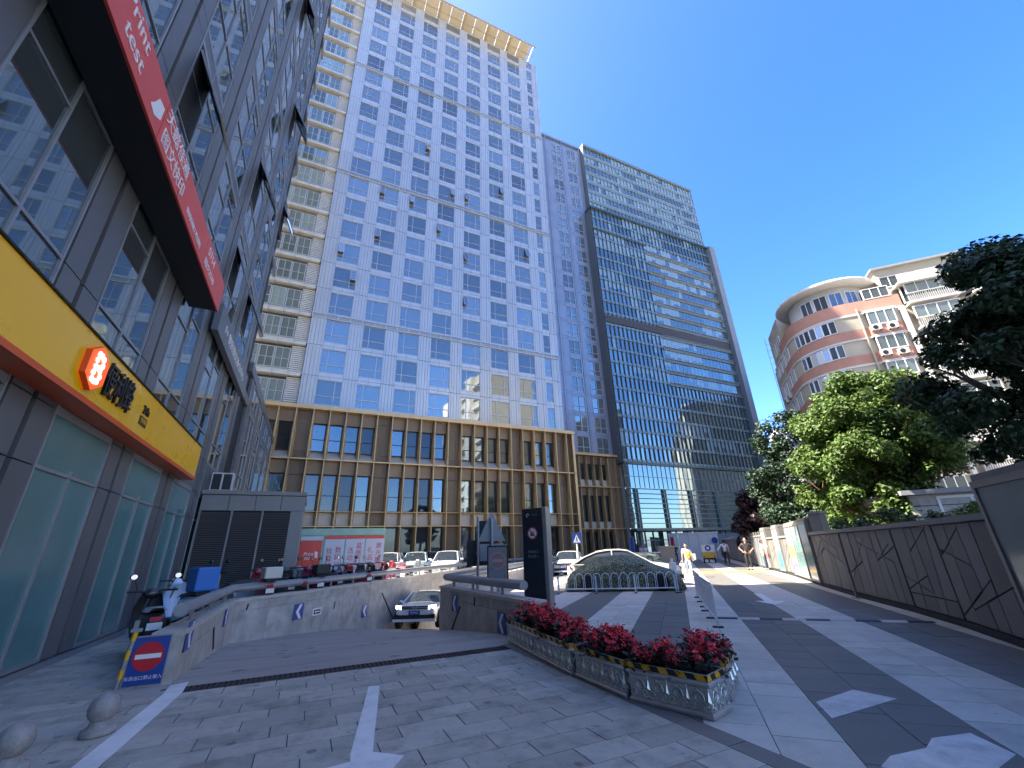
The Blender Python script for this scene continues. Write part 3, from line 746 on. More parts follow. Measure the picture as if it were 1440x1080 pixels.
for k in range(-3, 18):
    z = LV(k)
    inst('ledge', ledme, t, (-2.5, .35, z))
    for x in (-3.75, -5.05, -6.35, -7.65): inst('ledge_bracket', brkme, t, (x, .35, z))
    inst('louvre_panel', loume, t, (-3.7, .3, z + .2))
    for x in (-5.0, -6.3, -7.6):
        o = inst('window', wwm, t, (x, .3, z + .45)); inst('pane', wpm, o)
    MB().box(-9, .38, z + .12, -2.5, .88, z + .44).build('sill_panel', m_cream, t)

# ================================================================ bronze podium (front Y = 39)
t = pod = thing('bronze_podium', 'three storey bronze podium with tall folded fins under the white tower', 'podium', (0, 39, 0))
FINS = [-5.06 + 1.3605 * i for i in range(23)]
MB().box(-9, .85, -.02, 25.7, 16, 13.95).build('core', m_bronze, t)
MB().box(-9, -.12, 13.7, 26.0, 1.2, 14.05).build('cornice', m_gold, t)
b = MB().box(-9, -.02, 9.26, 25.9, .8, 9.36).box(-9, -.01, 3.83, 25.9, .8, 3.9).box(-9, -.015, 5.0, 25.9, .75, 5.05); b.build('storey_ledge', m_gold, t)
MB().box(25.66, -.02, 0, 25.92, 1.0, 13.7).build('corner_post', m_gold, t)
def fin_mesh():
    f = MB()
    zs = [(0, .07, .62), (3.8, .12, .75), (5.2, .1, .75), (8.2, .07, .75), (9.3, .05, .75)]
    def seg(z0, w0, z1, w1):
        P = lambda z, w: [(-.03, -.12, z), (.03, -.12, z), (w * .7, .4, z), (.06, .86, z), (-.06, .86, z), (-w * .7, .4, z)]
        f.grid([P(z0, w0) + [P(z0, w0)[0]], P(z1, w1) + [P(z1, w1)[0]]], sm=False)
    seg(0, .2, 3.82, .26); seg(3.9, .26, 6.2, .28); seg(6.2, .28, 9.26, .07); seg(9.36, .26, 10.6, .28); seg(10.6, .28, 13.7, .07)
    return f.mesh('fin', m_gold)
fme = fin_mesh()
for x in FINS: inst('fin', fme, t, (x, 0, 0))
W1 = 1.36 - .2
def pod_window(z0, z1, mat_frame=m_dsteel):
    return MB().box(.08, .66, z0, .13, .8, z1).box(W1 - .05, .66, z0, W1, .8, z1).box(.13, .66, z0, W1 - .05, .8, z0 + .05).box(.13, .66, z1 - .05, W1 - .05, .8, z1).box(.13, .665, z0 + (z1 - z0) * .42, W1 - .05, .79, z0 + (z1 - z0) * .42 + .04).mesh('window', mat_frame)
pw = [pod_window(10.1, 12.55), pod_window(5.1, 8.1), pod_window(.1, 3.75)]
pp = [MB().quad((.13, .74, a), (W1 - .05, .74, a), (W1 - .05, .74, c_), (.13, .74, c_)) for a, c_ in ((10.1, 12.5), (5.1, 8.05), (.1, 3.7))]
ppm = [[q_.mesh('pane', g) for g in (g_pod, g_dark)] for q_ in pp]
sill = MB().add([(.04, .82, 10.08), (W1 + .1, .82, 10.08), (W1 + .1, .1, 9.37), (.04, .1, 9.37)], [(3, 2, 1, 0)]).mesh('sill', m_beige)
head = [MB().box(.04, .5, 12.58, W1 + .1, .82, 13.7).mesh('head_panel', m_bronze), MB().box(.04, .5, 8.14, W1 + .1, .82, 9.25).mesh('head_panel', m_bronze)]
low_p = MB().box(.04, .55, 3.92, W1 + .1, .82, 4.98).mesh('beige_panel', m_beige)
blank = [MB().box(.06, .5, a + .02, .3, .8, c_).box(.31, .54, a + .02, W1 - .22, .8, c_).box(W1 - .21, .5, a + .02, W1 + .08, .8, c_).mesh('bronze_panel', m_bronzed) for a, c_ in ((9.37, 10.0), (10.0, 12.9), (12.9, 13.7), (5.06, 8.0), (8.02, 9.25), (3.92, 4.98), (0, 3.82))]
BL = {2, 7, 12, 17, 21, 22}
for i in range(len(FINS) - 1 + 1):
    x = FINS[i]
    if i in BL or i == len(FINS) - 1:
        for me in blank: inst('bronze_panel', me, t, (x, 0, 0))
        continue
    inst('sill', sill, t, (x, 0, 0)); inst('beige_panel', low_p, t, (x, 0, 0))
    for h_ in head: inst('head_panel', h_, t, (x, 0, 0))
    for j in range(3):
        o = inst('window', pw[j], t, (x, 0, 0)); inst('pane', ppm[j][1 if (j == 2 or r.random() < (.6 if j else .45)) else 0], o)
b = MB().box(-9, .1, 0, -5.1, .8, 13.7).build('end_wall', m_bronze, t)

# ================================================================ grey wing right of the tower (plane Y = 50.4)
m_gpan = M('grey_blue_panel', (.3, .33, .39), .35, metal=.35, var=.06, scale=.5, dirt=.08, obj=False, rnd=.06)
t = wing = thing('office_wing', 'narrow grey blue office wing set back between white tower and glass tower', 'office wing', (0, 50.4, 0))
MB().box(24.5, .12, 13.9, 41.0, 14, 79.2).build('core', m_wjoint, t)
MB().box(24.5, -.05, 79.2, 41.1, 14, 79.65).build('parapet', m_gpan, t)
wx = [(34.0, 2.2), (37.5, 2.2)]
def gw():
    f = MB(); w, h = 2.2, 2.55
    f.box(0, -.03, 0, .07, .12, h).box(w - .07, -.03, 0, w, .12, h).box(.07, -.03, 0, w - .07, .12, .07).box(.07, -.03, h - .07, w - .07, .12, h).box(w / 2 - .05, -.028, .07, w / 2 + .05, .12, h - .07).box(.07, -.02, .85, w / 2 - .05, .12, .92).box(w / 2 + .05, -.02, .85, w - .07, .12, .92)
    return f.mesh('window', m_wframe)
gwm = gw(); gpm = MB().quad((.07, .08, .07), (2.13, .08, .07), (2.13, .08, 2.48), (.07, .08, 2.48)).mesh('pane', g_tower)
xs = [29.5, 32.3, 32.9, 34.0, 36.2, 36.75, 37.5, 39.7, 40.3, 41.0]
pc = {}
for k in range(-3, 18):
    z = LV(k)
    for i in range(len(xs) - 1):
        w = round(xs[i + 1] - xs[i], 2)
        isw = xs[i] in (34.0, 37.5)
        for a, c_ in (((0, .5), (3.07, 3.19)) if isw else ((0, .5), (.5, 3.19))):
            if (w, a, c_) not in pc: pc[(w, a, c_)] = MB().box(.015, 0, a + .012, w - .015, .11, c_ - .012).mesh('facade_panel', m_gpan)
            if z + c_ < 79.3: inst('facade_panel', pc[(w, a, c_)], t, (xs[i], 0, z))
        if isw and k < 17: o = inst('window', gwm, t, (xs[i], 0, z + .51)); inst('pane', gpm, o)
for x in (32.6, 36.5, 40.65): MB().box(x - .09, -.09, 14, x + .09, .02, 79.2).build('vertical_fin', m_gpan, t)
t = thing('bronze_podium', 'small bronze podium with four narrow windows beside the glass tower lobby', 'podium', (0, 49.6, 0))
MB().box(26.2, .85, -.02, 40.8, 14, 14.2).build('core', m_bronze, t)
MB().box(26.2, -.12, 14.1, 41.1, 1, 14.45).build('cornice', m_gold, t)
MB().box(26.2, -.02, 9.62, 41, .8, 9.76).box(26.2, -.01, 4.0, 41, .8, 4.1).build('storey_ledge', m_gold, t)
for i in range(9):
    x = 30.9 + i * 1.26; inst('fin', fme, t, (x, 0, .2))
    isw = 2 <= i <= 5
    for a, c_ in ((.05, 4.0), (4.1, 9.6), (9.8, 14.05)):
        if isw:
            z0, z1 = a + (.3 if a < 1 else .9), c_ - (.3 if a < 1 else 1.1)
            o = MB().box(x + .08, .66, z0, x + .13, .8, z1).box(x + 1.05, .66, z0, x + 1.1, .8, z1).box(x + .13, .66, z0 + 1, x + 1.05, .79, z0 + 1.05).build('window', m_dsteel, t)
            MB().quad((x + .13, .74, z0), (x + 1.05, .74, z0), (x + 1.05, .74, z1), (x + .13, .74, z1)).build('pane', g_dark, o)
            MB().box(x + .05, .5, z1 + .02, x + 1.2, .82, c_).build('head_panel', m_bronze, t); MB().box(x + .05, .5, a, x + 1.2, .82, z0 - .02).build('beige_panel', m_beige, t)
        else: MB().box(x + .06, .3, a, x + .58, .82, c_).box(x + .6, .34, a, x + 1.2, .82, c_).build('bronze_panel', m_bronze, t)
MB().box(40.55, -.1, 0, 40.95, 1, 14.1).build('corner_post', m_beige, t)
# ================================================================ glass tower (X 40..72, planes Y 48.3 and 49.4)
m_gfin = M('dark_green_fin', (.09, .125, .125), .35, metal=.4, var=.05)
m_gsp = M('pale_green_spandrel', (.22, .27, .265), .3, metal=.3, var=.08, scale=.6, obj=False)
m_gtan = M('tan_louvre_band', (.24, .25, .23), .5, metal=.2, var=.15, scale=3, obj=False)
m_gwall = M('grey_end_wall', (.2, .215, .22), .55, var=.08, scale=.6, dirt=.15, obj=False)
m_brown = M('dark_brown_louvre', (.06, .045, .035), .6, var=.2, scale=4, obj=False)
g_a = GLASS('blue_green_glass', (.34, .4, .38), metal=.8, wave=.03, wscale=.35)
g_b = GLASS('deep_blue_glass', (.25, .31, .32), metal=.75, wave=.03, wscale=.35)
m_blind = M('pale_blinds_behind_glass', (.3, .4, .42), .12, metal=.25, var=.15, scale=1.2, obj=False, spec=.9)
g_lobby = GLASS('lobby_glass', (.3, .38, .39), metal=.8, wave=.05, wscale=.3)
t = gt = thing('glass_tower', 'broad green blue glass tower with dark vertical fins at the end of the street', 'glass tower', (40, 48.3, 0))
def G(x, y, z): return (x - 40, y - 48.3, z)
def gbox(mb, x0, y0, z0, x1, y1, z1, m=0): return mb.box(x0 - 40, y0 - 48.3, z0, x1 - 40, y1 - 48.3, z1, m)
gbox(MB(), 40.3, 48.6, 13.2, 70.5, 60, 61.3).build('core', m_gwall, t)
gbox(MB(), 41.05, 49.7, 61.3, 71.4, 62, 79.2).build('upper_core', m_gwall, t)
gbox(MB(), 41.05, 49.2, 79.1, 71.6, 62, 79.65).build('parapet', m_gsp, t)
gbox(gbox(MB(), 40.1, 48.1, 61.3, 70.5, 50, 61.7), 40.2, 48.25, 56.3, 52.6, 48.5, 56.5).build('box_top_rail', m_gfin, t)
gbox(MB(), 70.5, 47.6, 0, 72.0, 60, 61.6).build('end_wall', m_gwall, t)
rg = random.Random(5)
glz = MB(); PW = .893; NX = 34
def pane(x0, x1, z0, z1, y, m): glz.quad(G(x0, y, z0), G(x1, y, z0), G(x1, y, z1), G(x0, y, z1), m)
def run_row(x0, n, z0, z1, y, pb):
    state = 2 if rg.random() < pb else rg.choice([0, 1]); left_ = rg.randint(2, 9)
    for i in range(n):
        if left_ == 0: state = 2 if rg.random() < pb else rg.choice([0, 1, 1]); left_ = rg.randint(1, 9)
        left_ -= 1
        m = state if rg.random() < .85 else rg.choice([0, 1, 2])
        xa, xb = x0 + i * PW + .03, x0 + (i + 1) * PW - .03
        if m == 2 and rg.random() < .35: zm = z0 + (z1 - z0) * rg.uniform(.2, .5); pane(xa, xb, z0, zm, y, 1); pane(xa, xb, zm, z1, y, 2)
        else: pane(xa, xb, z0, z1, y, m)
P_ = 2.29
sp = [MB().box(0, 0, 0, 30.2, .2, .42).mesh('spandrel_band', m_gsp), MB().box(0, 0, 0, 12.2, .2, .42).mesh('spandrel_band', m_gsp)]
tan = MB(); tan.box(0, -.25, .2, 17.9, .3, .3).box(0, -.12, -.3, 17.9, .3, -.22)
for k in range(40): tan.box(k * .447, -.1, -.22, k * .447 + .3, .25, .2)
tanme = tan.mesh('louvre_band', m_gtan)
for k in range(21):
    z = 13.3 + P_ * k
    inst('spandrel_band', sp[0] if (z < 26.5 or z > 56) else sp[1], t, G(40.35, 48.38, z))
    if k == 10: 
        gbox(MB(), 40.4, 48.3, z + .55, 70.3, 48.6, z + 1.9).build('brown_band', m_brown, t)
    if 26.5 < z < 56: inst('louvre_band', tanme, t, G(52.55, 48.42, z + .1))
    run_row(40.4, NX, z + .45, z + P_ - .02, 48.5, .12 if k < 6 else .42)
for k in range(7):
    z = 61.75 + 2.45 * k
    gbox(MB(), 41.1, 49.42, z, 71.45, 49.6, z + .75).build('spandrel_band', m_gsp, t)
    run_row(41.1, NX, z + .78, z + 2.43, 49.55, .6)
    gbox(MB(), 41.1, 49.36, z + .7, 71.45, 49.42, z + .78).build('sill_rail', m_wframe, t)
stuff(glz.build('glazing', [g_a, g_b, m_blind], t))
fa = MB().box(-.04, -.14, 13.3, .04, .1, 61.3).mesh('vertical_fin', m_gfin)
fb = MB().box(-.04, -.14, 13.3, .045, .1, 27.4).mesh('vertical_fin', m_gfin)
fc = MB().box(-.04, -.14, 56.5, .045, .1, 61.3).mesh('vertical_fin', m_gfin)
for i in range(NX + 1):
    x = 40.4 + i * PW
    if x < 52.7: inst('vertical_fin', fa, t, G(x, 48.45, 0))
    else:
        inst('vertical_fin', fb, t, G(x, 48.45, 0)); inst('vertical_fin', fc, t, G(x, 48.45, 0))
b = MB()
for i in range(NX + 1): gbox(b, 41.1 + i * PW - .03, 49.4, 61.7, 41.1 + i * PW + .03, 49.56, 79.1)
b.build('upper_mullions', m_gsp, t)
# lobby
gbox(MB(), 40.4, 48.2, 13.0, 70.6, 50, 13.3).build('soffit', m_gfin, t)
lb = MB(); 
for i in range(NX): gbox(lb, 40.4 + i * PW - .02, 48.5, 9.6, 40.4 + i * PW + .02, 48.62, 13.0)
gbox(lb, 40.4, 48.5, 11.2, 70.5, 48.62, 11.26); lb.build('lobby_mullions', m_gsp, t)
lp = MB(); lp.quad(G(40.4, 48.58, 3.9), G(70.5, 48.58, 3.9), G(70.5, 48.58, 13), G(40.4, 48.58, 13)); lp.quad(G(40.4, 49.6, .1), G(70.5, 49.6, .1), G(70.5, 49.6, 3.8), G(40.4, 49.6, 3.8)); lp.build('lobby_glass', g_lobby, t)
for i in range(6):
    x = 41.8 + i * 5.3
    for dx in (0, .36): gbox(MB(), x + dx, 48.25, 3.9, x + dx + .13, 48.56, 9.5).build('lobby_column', m_gsp, t)
    gbox(MB(), x, 48.5, 0, x + .5, 49, 3.8).build('lobby_column', m_gwall, t)
lr = MB().box(0, 0, 0, 30.1, .16, .07).mesh('lobby_rail', m_gsp)
for k in range(9): inst('lobby_rail', lr, t, G(40.4, 48.3, 3.95 + k * .685))
gbox(MB(), 40.4, 47.4, 3.62, 70.5, 49, 3.88).build('canopy', m_gfin, t)
dr = MB()
for i in range(20): gbox(dr, 40.6 + i * 1.49, 49.45, 0.05, 40.68 + i * 1.49, 49.58, 3.6)
gbox(dr, 40.6, 49.45, 2.4, 70.4, 49.58, 2.5); dr.build('door_frames', m_gsp, t)

# ================================================================ curved apartment house on the right
m_pink = M('salmon_painted_band', (.45, .235, .17), .75, var=.1, scale=.8, dirt=.25, obj=False, bump=.1)
m_acream = M('cream_render', (.44, .4, .31), .8, var=.1, scale=.7, dirt=.25, obj=False, bump=.1)
m_awhite = M('white_render', (.62, .6, .56), .75, var=.08, scale=.8, dirt=.28, obj=False, bump=.1)
m_agrey = M('grey_tile_roof', (.25, .25, .25), .7, var=.1, scale=2)
g_apt = GLASS('apartment_glass', (.14, .18, .21), metal=.55, wave=.08, wscale=.8, rnd=.5)
m_acu = M('air_conditioner_white', (.62, .61, .56), .5, var=.08, scale=4, dirt=.3)
P0 = Vector((44.5, 22.7, 0)); EF = Vector((.682, -.731, 0)); FF = Vector((.731, .682, 0)); RC = 4.6
def arc(rad, n=10):
    """rounded corner from flank to face; returns plan points on a radius"""
    c = P0 + EF * RC + FF * RC; return [c - EF * rad * cos(a) - FF * rad * sin(a) for a in [pi / 2 * k / n for k in range(n + 1)]]
def outline(d=0.0, s1=24.0, f1=14.0):
    """wall line moved d outwards: flank end -> corner -> face end"""
    A = P0 + FF * f1 - EF * d; B = P0 + EF * s1 - FF * d
    return [A] + arc(RC + d) + [B]
t = apt = thing('apartment_house', 'rounded corner apartment house with salmon bands and glazed balconies behind the trees', 'apartment house', P0)
def band(name, z0, z1, d0, d1, mat, s1=24.0, f1=14.0, thick=.3):
    o, i = outline(d0, s1, f1), outline(d0 - thick, s1, f1); o2, i2 = outline(d1, s1, f1), outline(d1 - thick, s1, f1)
    rows = [[p - P0 + Vector((0, 0, z)) for p in L] for L, z in ((i, z0), (o, z0), (o2, z1), (i2, z1), (i, z0))]
    mb = MB().grid(rows, sm=False, flip=True); 
    for e in (0, -1): mb.poly([r_[e] for r_ in rows[:4]] if e else [r_[e] for r_ in rows[:4]][::-1])
    return mb.build(name, mat, t)
oc = outline(-.015); back = [P0 + EF * 24 + FF * 14, P0 + FF * 14 + EF * .3]
MB().prism([tuple((p - P0)[:2]) for p in oc] + [tuple((P0 * 0 + EF * 24 + FF * 12)[:2]), tuple((FF * 14 + EF * 6)[:2])], 0, 22.9).build('core', m_acream, t)
LA = lambda k: 22.95 - 2.75 * k
def fpos(s): return EF * s
def awin(p, d, n, w, h, mull=2, parent=None, name='window'):
    """window: base point p (relative), along d, outward n"""
    f = MB(); up = Vector((0, 0, 1)); f.obox(p - n * .1, d * w, n * .18, up * .06); f.obox(p - n * .1 + up * (h - .06), d * w, n * .18, up * .06)
    for k in range(mull + 1): f.obox(p - n * .1 + d * (k * (w - .06) / mull) + up * .06, d * .06, n * .17, up * (h - .12))
    o = f.build(name, m_whitep, parent or t)
    MB().quad(p + n * .02, p + d * w + n * .02, p + d * w + n * .02 + up * h, p + n * .02 + up * h).build('pane', g_apt, o); return o
def acu(p, d, n, parent=None, lab=None):
    u = thing('air_conditioner', lab, None, P0 * 0 + p); u.parent = t
    up = Vector((0, 0, 1)); MB().obox(-d * .4, d * .8, n * .32, up * .55).build('case', m_acu, u)
    MB().disc(n * .325 - d * .1 + up * .27, n, .22, 14, 0, .01).build('fan_grille', m_black, u)
    MB().obox(-d * .35 - up * .06, d * .06, n * .36, up * .055).obox(d * .3 - up * .06, d * .06, n * .36, up * .055).build('bracket', m_dsteel, u)
nF = -FF; nL = -EF; UPZ = Vector((0, 0, 1))
for k in range(8):
    z = LA(k)
    band('white_band', z, z + .2, .08, .08, m_awhite, 9.2, 13.0)
    band('salmon_band', z + .2, z + 1.2, .03, .03, m_pink, 9.2, 8.5)
    zw = z - 2.75 + 1.25; hw = 1.42
    # curved windows: facets of the rounded corner
    pts = arc(RC + .02, 12)
    for j in list(range(3, 10)):
        a, c_ = pts[j] - P0, pts[j + 1] - P0; d = (c_ - a).normalized(); n = Vector((d.y, -d.x, 0)); 
        p = a + UPZ * zw; w = (c_ - a).length
        if (j == 6 or j == 5) and k in (1, 2): MB().obox(p - n * .1, d * w, n * .14, UPZ * hw).build('blue_screen_panel', m_wpan, t); continue
        awin(p, d, n, w, hw, 1)
    # flank windows
    for s in (5.2, 7.4, 9.6, 11.4):
        awin(FF * (s + 1.2) + nL * .02 + UPZ * (zw - .1), -FF, nL, 1.15, 1.5, 2)
        if rg.random() < .5: acu(FF * (s - .35) + UPZ * (zw - .9) + nL * .05, -FF, nL)
    # face: angular bay next to the corner
    awin(EF * 6.0 + nF * .35 + UPZ * zw, EF, nF, 2.2, 1.5, 3)
    MB().obox(EF * 5.9 - nF * .2 + UPZ * (zw - 1.2), EF * 2.5, nF * .5, UPZ * 1.18).build('salmon_parapet', m_pink, t)
    MB().obox(EF * 5.85 - nF * .2 + UPZ * (zw + 1.5), EF * 2.6, nF * .6, UPZ * .2).build('white_ledge', m_awhite, t)
    acu(EF * 6.3 + nF * .36 + UPZ * (zw - .65), EF, nF)
    if k < 6: acu(EF * 7.6 + nF * .36 + UPZ * (zw - .75), EF, nF)
    # balconies further right
    for s0, s1 in ((9.4, 13.2), (14.2, 18.0), (19, 23)):
        MB().obox(EF * s0 - nF * .3 + UPZ * (z - .1), EF * (s1 - s0), nF * 1.3, UPZ * .18).build('balcony_slab', m_awhite, t)
        bal = MB()
        for q_ in range(int((s1 - s0) / .16)): bal.obox(EF * (s0 + .05 + q_ * .16) + nF * .92 + UPZ * (z + .08), EF * .025, nF * .025, UPZ * .85)
        bal.obox(EF * s0 + nF * .9 + UPZ * (z + .93), EF * (s1 - s0), nF * .06, UPZ * .06); bal.build('balcony_railing', m_acu, t)
        MB().obox(EF * s0 + nF * .85 + UPZ * (z + .08), EF * (s1 - s0), nF * .03, UPZ * .6).build('railing_screen', m_agrey, t)
        awin(EF * (s0 + .1) + nF * .75 + UPZ * (z + 1.0), EF, nF, s1 - s0 - .3, 1.3, 4)
    MB().obox(EF * 8.75 - nF * .2 + UPZ * (z - 2.75), EF * .3, nF * .75, UPZ * 2.74).build('white_pier', m_awhite, t)
# parapet, round penthouse and roof disc
MB().prism([tuple((p - P0)[:2]) for p in outline(.0, 9.2, 8.5)] + [tuple((EF * 9.2 + FF * 8)[:2])], 22.9, 23.1).build('terrace', m_awhite, t)
band('salmon_parapet', 23.1, 24.5, .04, .04, m_pink, 9.2, 8.5)
cc = EF * RC + FF * RC
MB().lathe([(3.6, 23.1), (3.6, 27.2), (0, 27.2)], 32, cc).build('round_penthouse', m_awhite, t)
MB().lathe([(3.5, 27.15), (4.75, 27.2), (4.85, 27.35), (4.75, 27.6), (0, 27.75)], 40, cc).build('round_roof', m_awhite, t)
for a in (200, 222, 244, 268, 292):
    w = radians(a); n = Vector((cos(w), sin(w), 0)); n = (nF * cos(radians(a - 245)) + nL * -sin(radians(a - 245))).normalized(); d = Vector((-n.y, n.x, 0))
    if d.dot(EF) < 0: d = -d
    awin(cc + n * 3.58 - d * .6 + UPZ * 24.7, d, n, 1.2, 1.8, 2)
MB().obox(EF * .4 + FF * 8.3, EF * 5, FF * 5.7, UPZ * 28.2).build('rear_block', m_acream, t)
awin(FF * 8.9 + EF * .38 + UPZ * 24.6 + FF * 1.5, -FF, nL, 1.5, 1.6, 2); awin(FF * 11.6 + EF * .38 + UPZ * 24.6 + FF * 1.2, -FF, nL, 1.2, 1.6, 2)
b = MB()
for z_ in range(2, 28): b.obox(FF * 13.2 - EF * .3 + UPZ * z_, EF * .5, FF * .05, UPZ * .05)
b.obox(FF * 13.2 - EF * .3, EF * .06, FF * .06, UPZ * 28).obox(FF * 13.2 + EF * .15, EF * .06, FF * .06, UPZ * 28); b.build('fire_ladder', m_acu, t)
# glazed roof terrace and upper block
gl = MB(); b_ = EF * 6.5 + nF * -.1 + UPZ * 24.5
MB().obox(EF * 8.9 + FF * .3, EF * 15, FF * 10, UPZ * 25.3).build('upper_block', m_acream, t)
MB().obox(EF * 8.7 + FF * 1.6, EF * 7.2, FF * 7, UPZ * 28.4).build('penthouse', m_acream, t)
MB().obox(EF * 8.4 + FF * 1.2 + UPZ * 28.4, EF * 7.9, FF * 8, UPZ * .22).build('penthouse_roof', m_agrey, t)
awin(EF * 8.9 + FF * 1.58 + UPZ * 26.2, EF, nF, 2.4, 1.3, 3); awin(EF * 12.0 + FF * 1.58 + UPZ * 25.6, EF, nF, 3.4, 1.9, 4)
awin(EF * 6.4 - FF * .0 + UPZ * 24.5, EF, nF, 2.2, 1.2, 3)
MB().obox(EF * 9.2 + nF * .9 + UPZ * 25.2, EF * 3.2, nF * .15, UPZ * .9).build('terrace_parapet', m_awhite, t)
MB().obox(EF * 9.0 - nF * .3 + UPZ * 25.05, EF * 6.0, nF * 1.5, UPZ * .18).build('balcony_slab', m_awhite, t)
awin(EF * 9.3 + nF * .3 + UPZ * 23.2, EF, nF, 4.6, 1.9, 5)
MB().obox(EF * 16 + FF * 1.0, EF * 9, FF * 9, UPZ * 26.6).build('rear_block', m_awhite, t)
MB().add([EF * 16 + UPZ * 26.6 - FF * .4, EF * 25 + UPZ * 26.6 - FF * .4, EF * 25 + FF * 5 + UPZ * 29, EF * 16 + FF * 5 + UPZ * 29, EF * 16 + FF * 10 + UPZ * 26.6, EF * 25 + FF * 10 + UPZ * 26.6], [(0, 1, 2, 3), (3, 2, 5, 4), (0, 3, 4), (1, 5, 2)]).build('roof', m_agrey, t)
awin(EF * 16.6 + FF * .98 + UPZ * 23.8, EF, nF, 2.0, 1.7, 2)
MB().tube([EF * 5.45 + nF * .15 + UPZ * z_ for z_ in (0, 10, 23.6)], .09, 8).build('drain_pipe', m_acream, t)
MB().tube([EF * 10.5 + FF * 3 + UPZ * 28, EF * 10.5 + FF * 3 + UPZ * 28.7], .04, 6).ball(EF * 10.5 + FF * 3 + UPZ * 28.85, .16, 8).build('roof_vent', m_whitep, t)

# ================================================================ far buildings
m_wgrid = M('white_concrete_grid', (.62, .6, .56), .7, var=.06, scale=.5, obj=False)
def grid_block(name, label, c, w, dpt, h, rz, px, pz, group=None, mat=None):
    t = thing(name, label, 'apartment block', c, rz)
    MB().box(-w / 2 + .2, .5, 0, w / 2 - .2, dpt, h).build('core', g_dark, t)
    b = MB(); n = int(w / px); k = int(h / pz)
    for i in range(n + 1): b.box(-w / 2 + i * px - .25, -.1, 0, -w / 2 + i * px + .25, .5, h)
    for j in range(k + 1): b.box(-w / 2, -.05, j * pz - .45, w / 2, .55, j * pz + .45)
    b.box(-w / 2, -.3, h - .3, w / 2, dpt + .2, h + 1.0).box(-w / 2 - .3, -.1, 0, -w / 2 + .3, dpt, h).box(w / 2 - .3, -.1, 0, w / 2 + .3, dpt, h)
    b.build('balcony_grid', mat or m_wgrid, t)
    for j in range(k):
        for i in range(n):
            if rg.random() < .5: MB().box(-w / 2 + i * px + .3, .3, j * pz + .5, -w / 2 + (i + rg.uniform(.4, .9)) * px, .45, j * pz + 1.2).build('balcony_front', mat or m_wgrid, t)
    return t
pw_ = at_d(1093, 760, 150); grid_block('apartment_block', 'distant white gridded apartment block right of the glass tower', (pw_.x, pw_.y, 0), 26, 12, 26.6, radians(-45), 2.6, 2.9)
pw_ = at_d(1128, 760, 140); t = grid_block('apartment_block', 'tall white slab peeking past the ladder of the apartment house', (pw_.x + 3, pw_.y - 3, 0), 8, 8, 31, radians(-48), 2.6, 2.9)
# the street's other house row, out of view, raised for warm bounce light
t = thing('apartment_slab', 'long beige apartment slab out of view, raised for warm bounce light', 'apartment slab', (34, -18, 0))
MB().box(.3, -24, 0, 14, 9, 44).build('core', m_acream, t)
wm = MB().box(-.02, 0, 0, .08, 2.2, .08).box(-.02, 0, 1.6, .08, 2.2, 1.7).box(-.02, 0, .08, .08, .08, 1.6).box(-.02, 2.12, .08, .08, 2.2, 1.6).box(-.02, 1.05, .08, .08, 1.15, 1.6).mesh('window', m_whitep)
wp = MB().quad((.04, 0, 0), (.04, 0, 1.7), (.04, 2.2, 1.7), (.04, 2.2, 0)).mesh('pane', g_apt)
for j in range(15):
    for i in range(9):
        o = inst('window', wm, t, (.27, -23 + i * 3.3, 1.1 + j * 2.9)); inst('pane', wp, o)
for j in range(15): MB().box(-.35, -24, j * 2.9 - .1, .29, 9, j * 2.9 + .35).build('storey_band', m_awhite, t)
for i in range(3): MB().box(-1.2, -20.4 + i * 10, 0, .25, -16.9 + i * 10, 44).build('stair_bay', m_awhite, t)

# salmon and cream house row mirrored in the lobby glass
t = thing('apartment_row', 'salmon banded apartment row behind the curved house, seen mirrored in the lobby glass', 'apartment row', (92, 12, 0), radians(42))
MB().box(.3, -30, 0, 12, 30, 30).build('core', m_acream, t)
fr, pn, sb = MB(), MB(), MB()
for j in range(10):
    z = j * 2.9 + 1.1; sb.box(.05, -30, z - 1.1, .29, 30, z - .15)
    for i in range(20):
        y = -29 + i * 3; fr.box(.2, y, z, .3, y + 1.9, z + .09).box(.2, y, z + 1.45, .3, y + 1.9, z + 1.54).box(.2, y, z + .09, .3, y + .09, z + 1.45).box(.2, y + 1.81, z + .09, .3, y + 1.9, z + 1.45).box(.2, y + .9, z + .09, .3, y + 1.0, z + 1.45)
        pn.quad((.27, y + .09, z + .09), (.27, y + .09, z + 1.45), (.27, y + 1.81, z + 1.45), (.27, y + 1.81, z + .09))
sb.build('salmon_bands', m_pink, t); stuff(fr.build('window_frames', m_whitep, t)); stuff(pn.build('window_panes', g_apt, t))
for y in (-30, -12, 6, 22): MB().box(-.9, y, 0, .04, y + 5, 31.5).build('stair_bay', m_awhite, t)
MB().box(-1.2, -30.5, 30, 12, 30.5, 30.5).build('roof_slab', m_awhite, t)

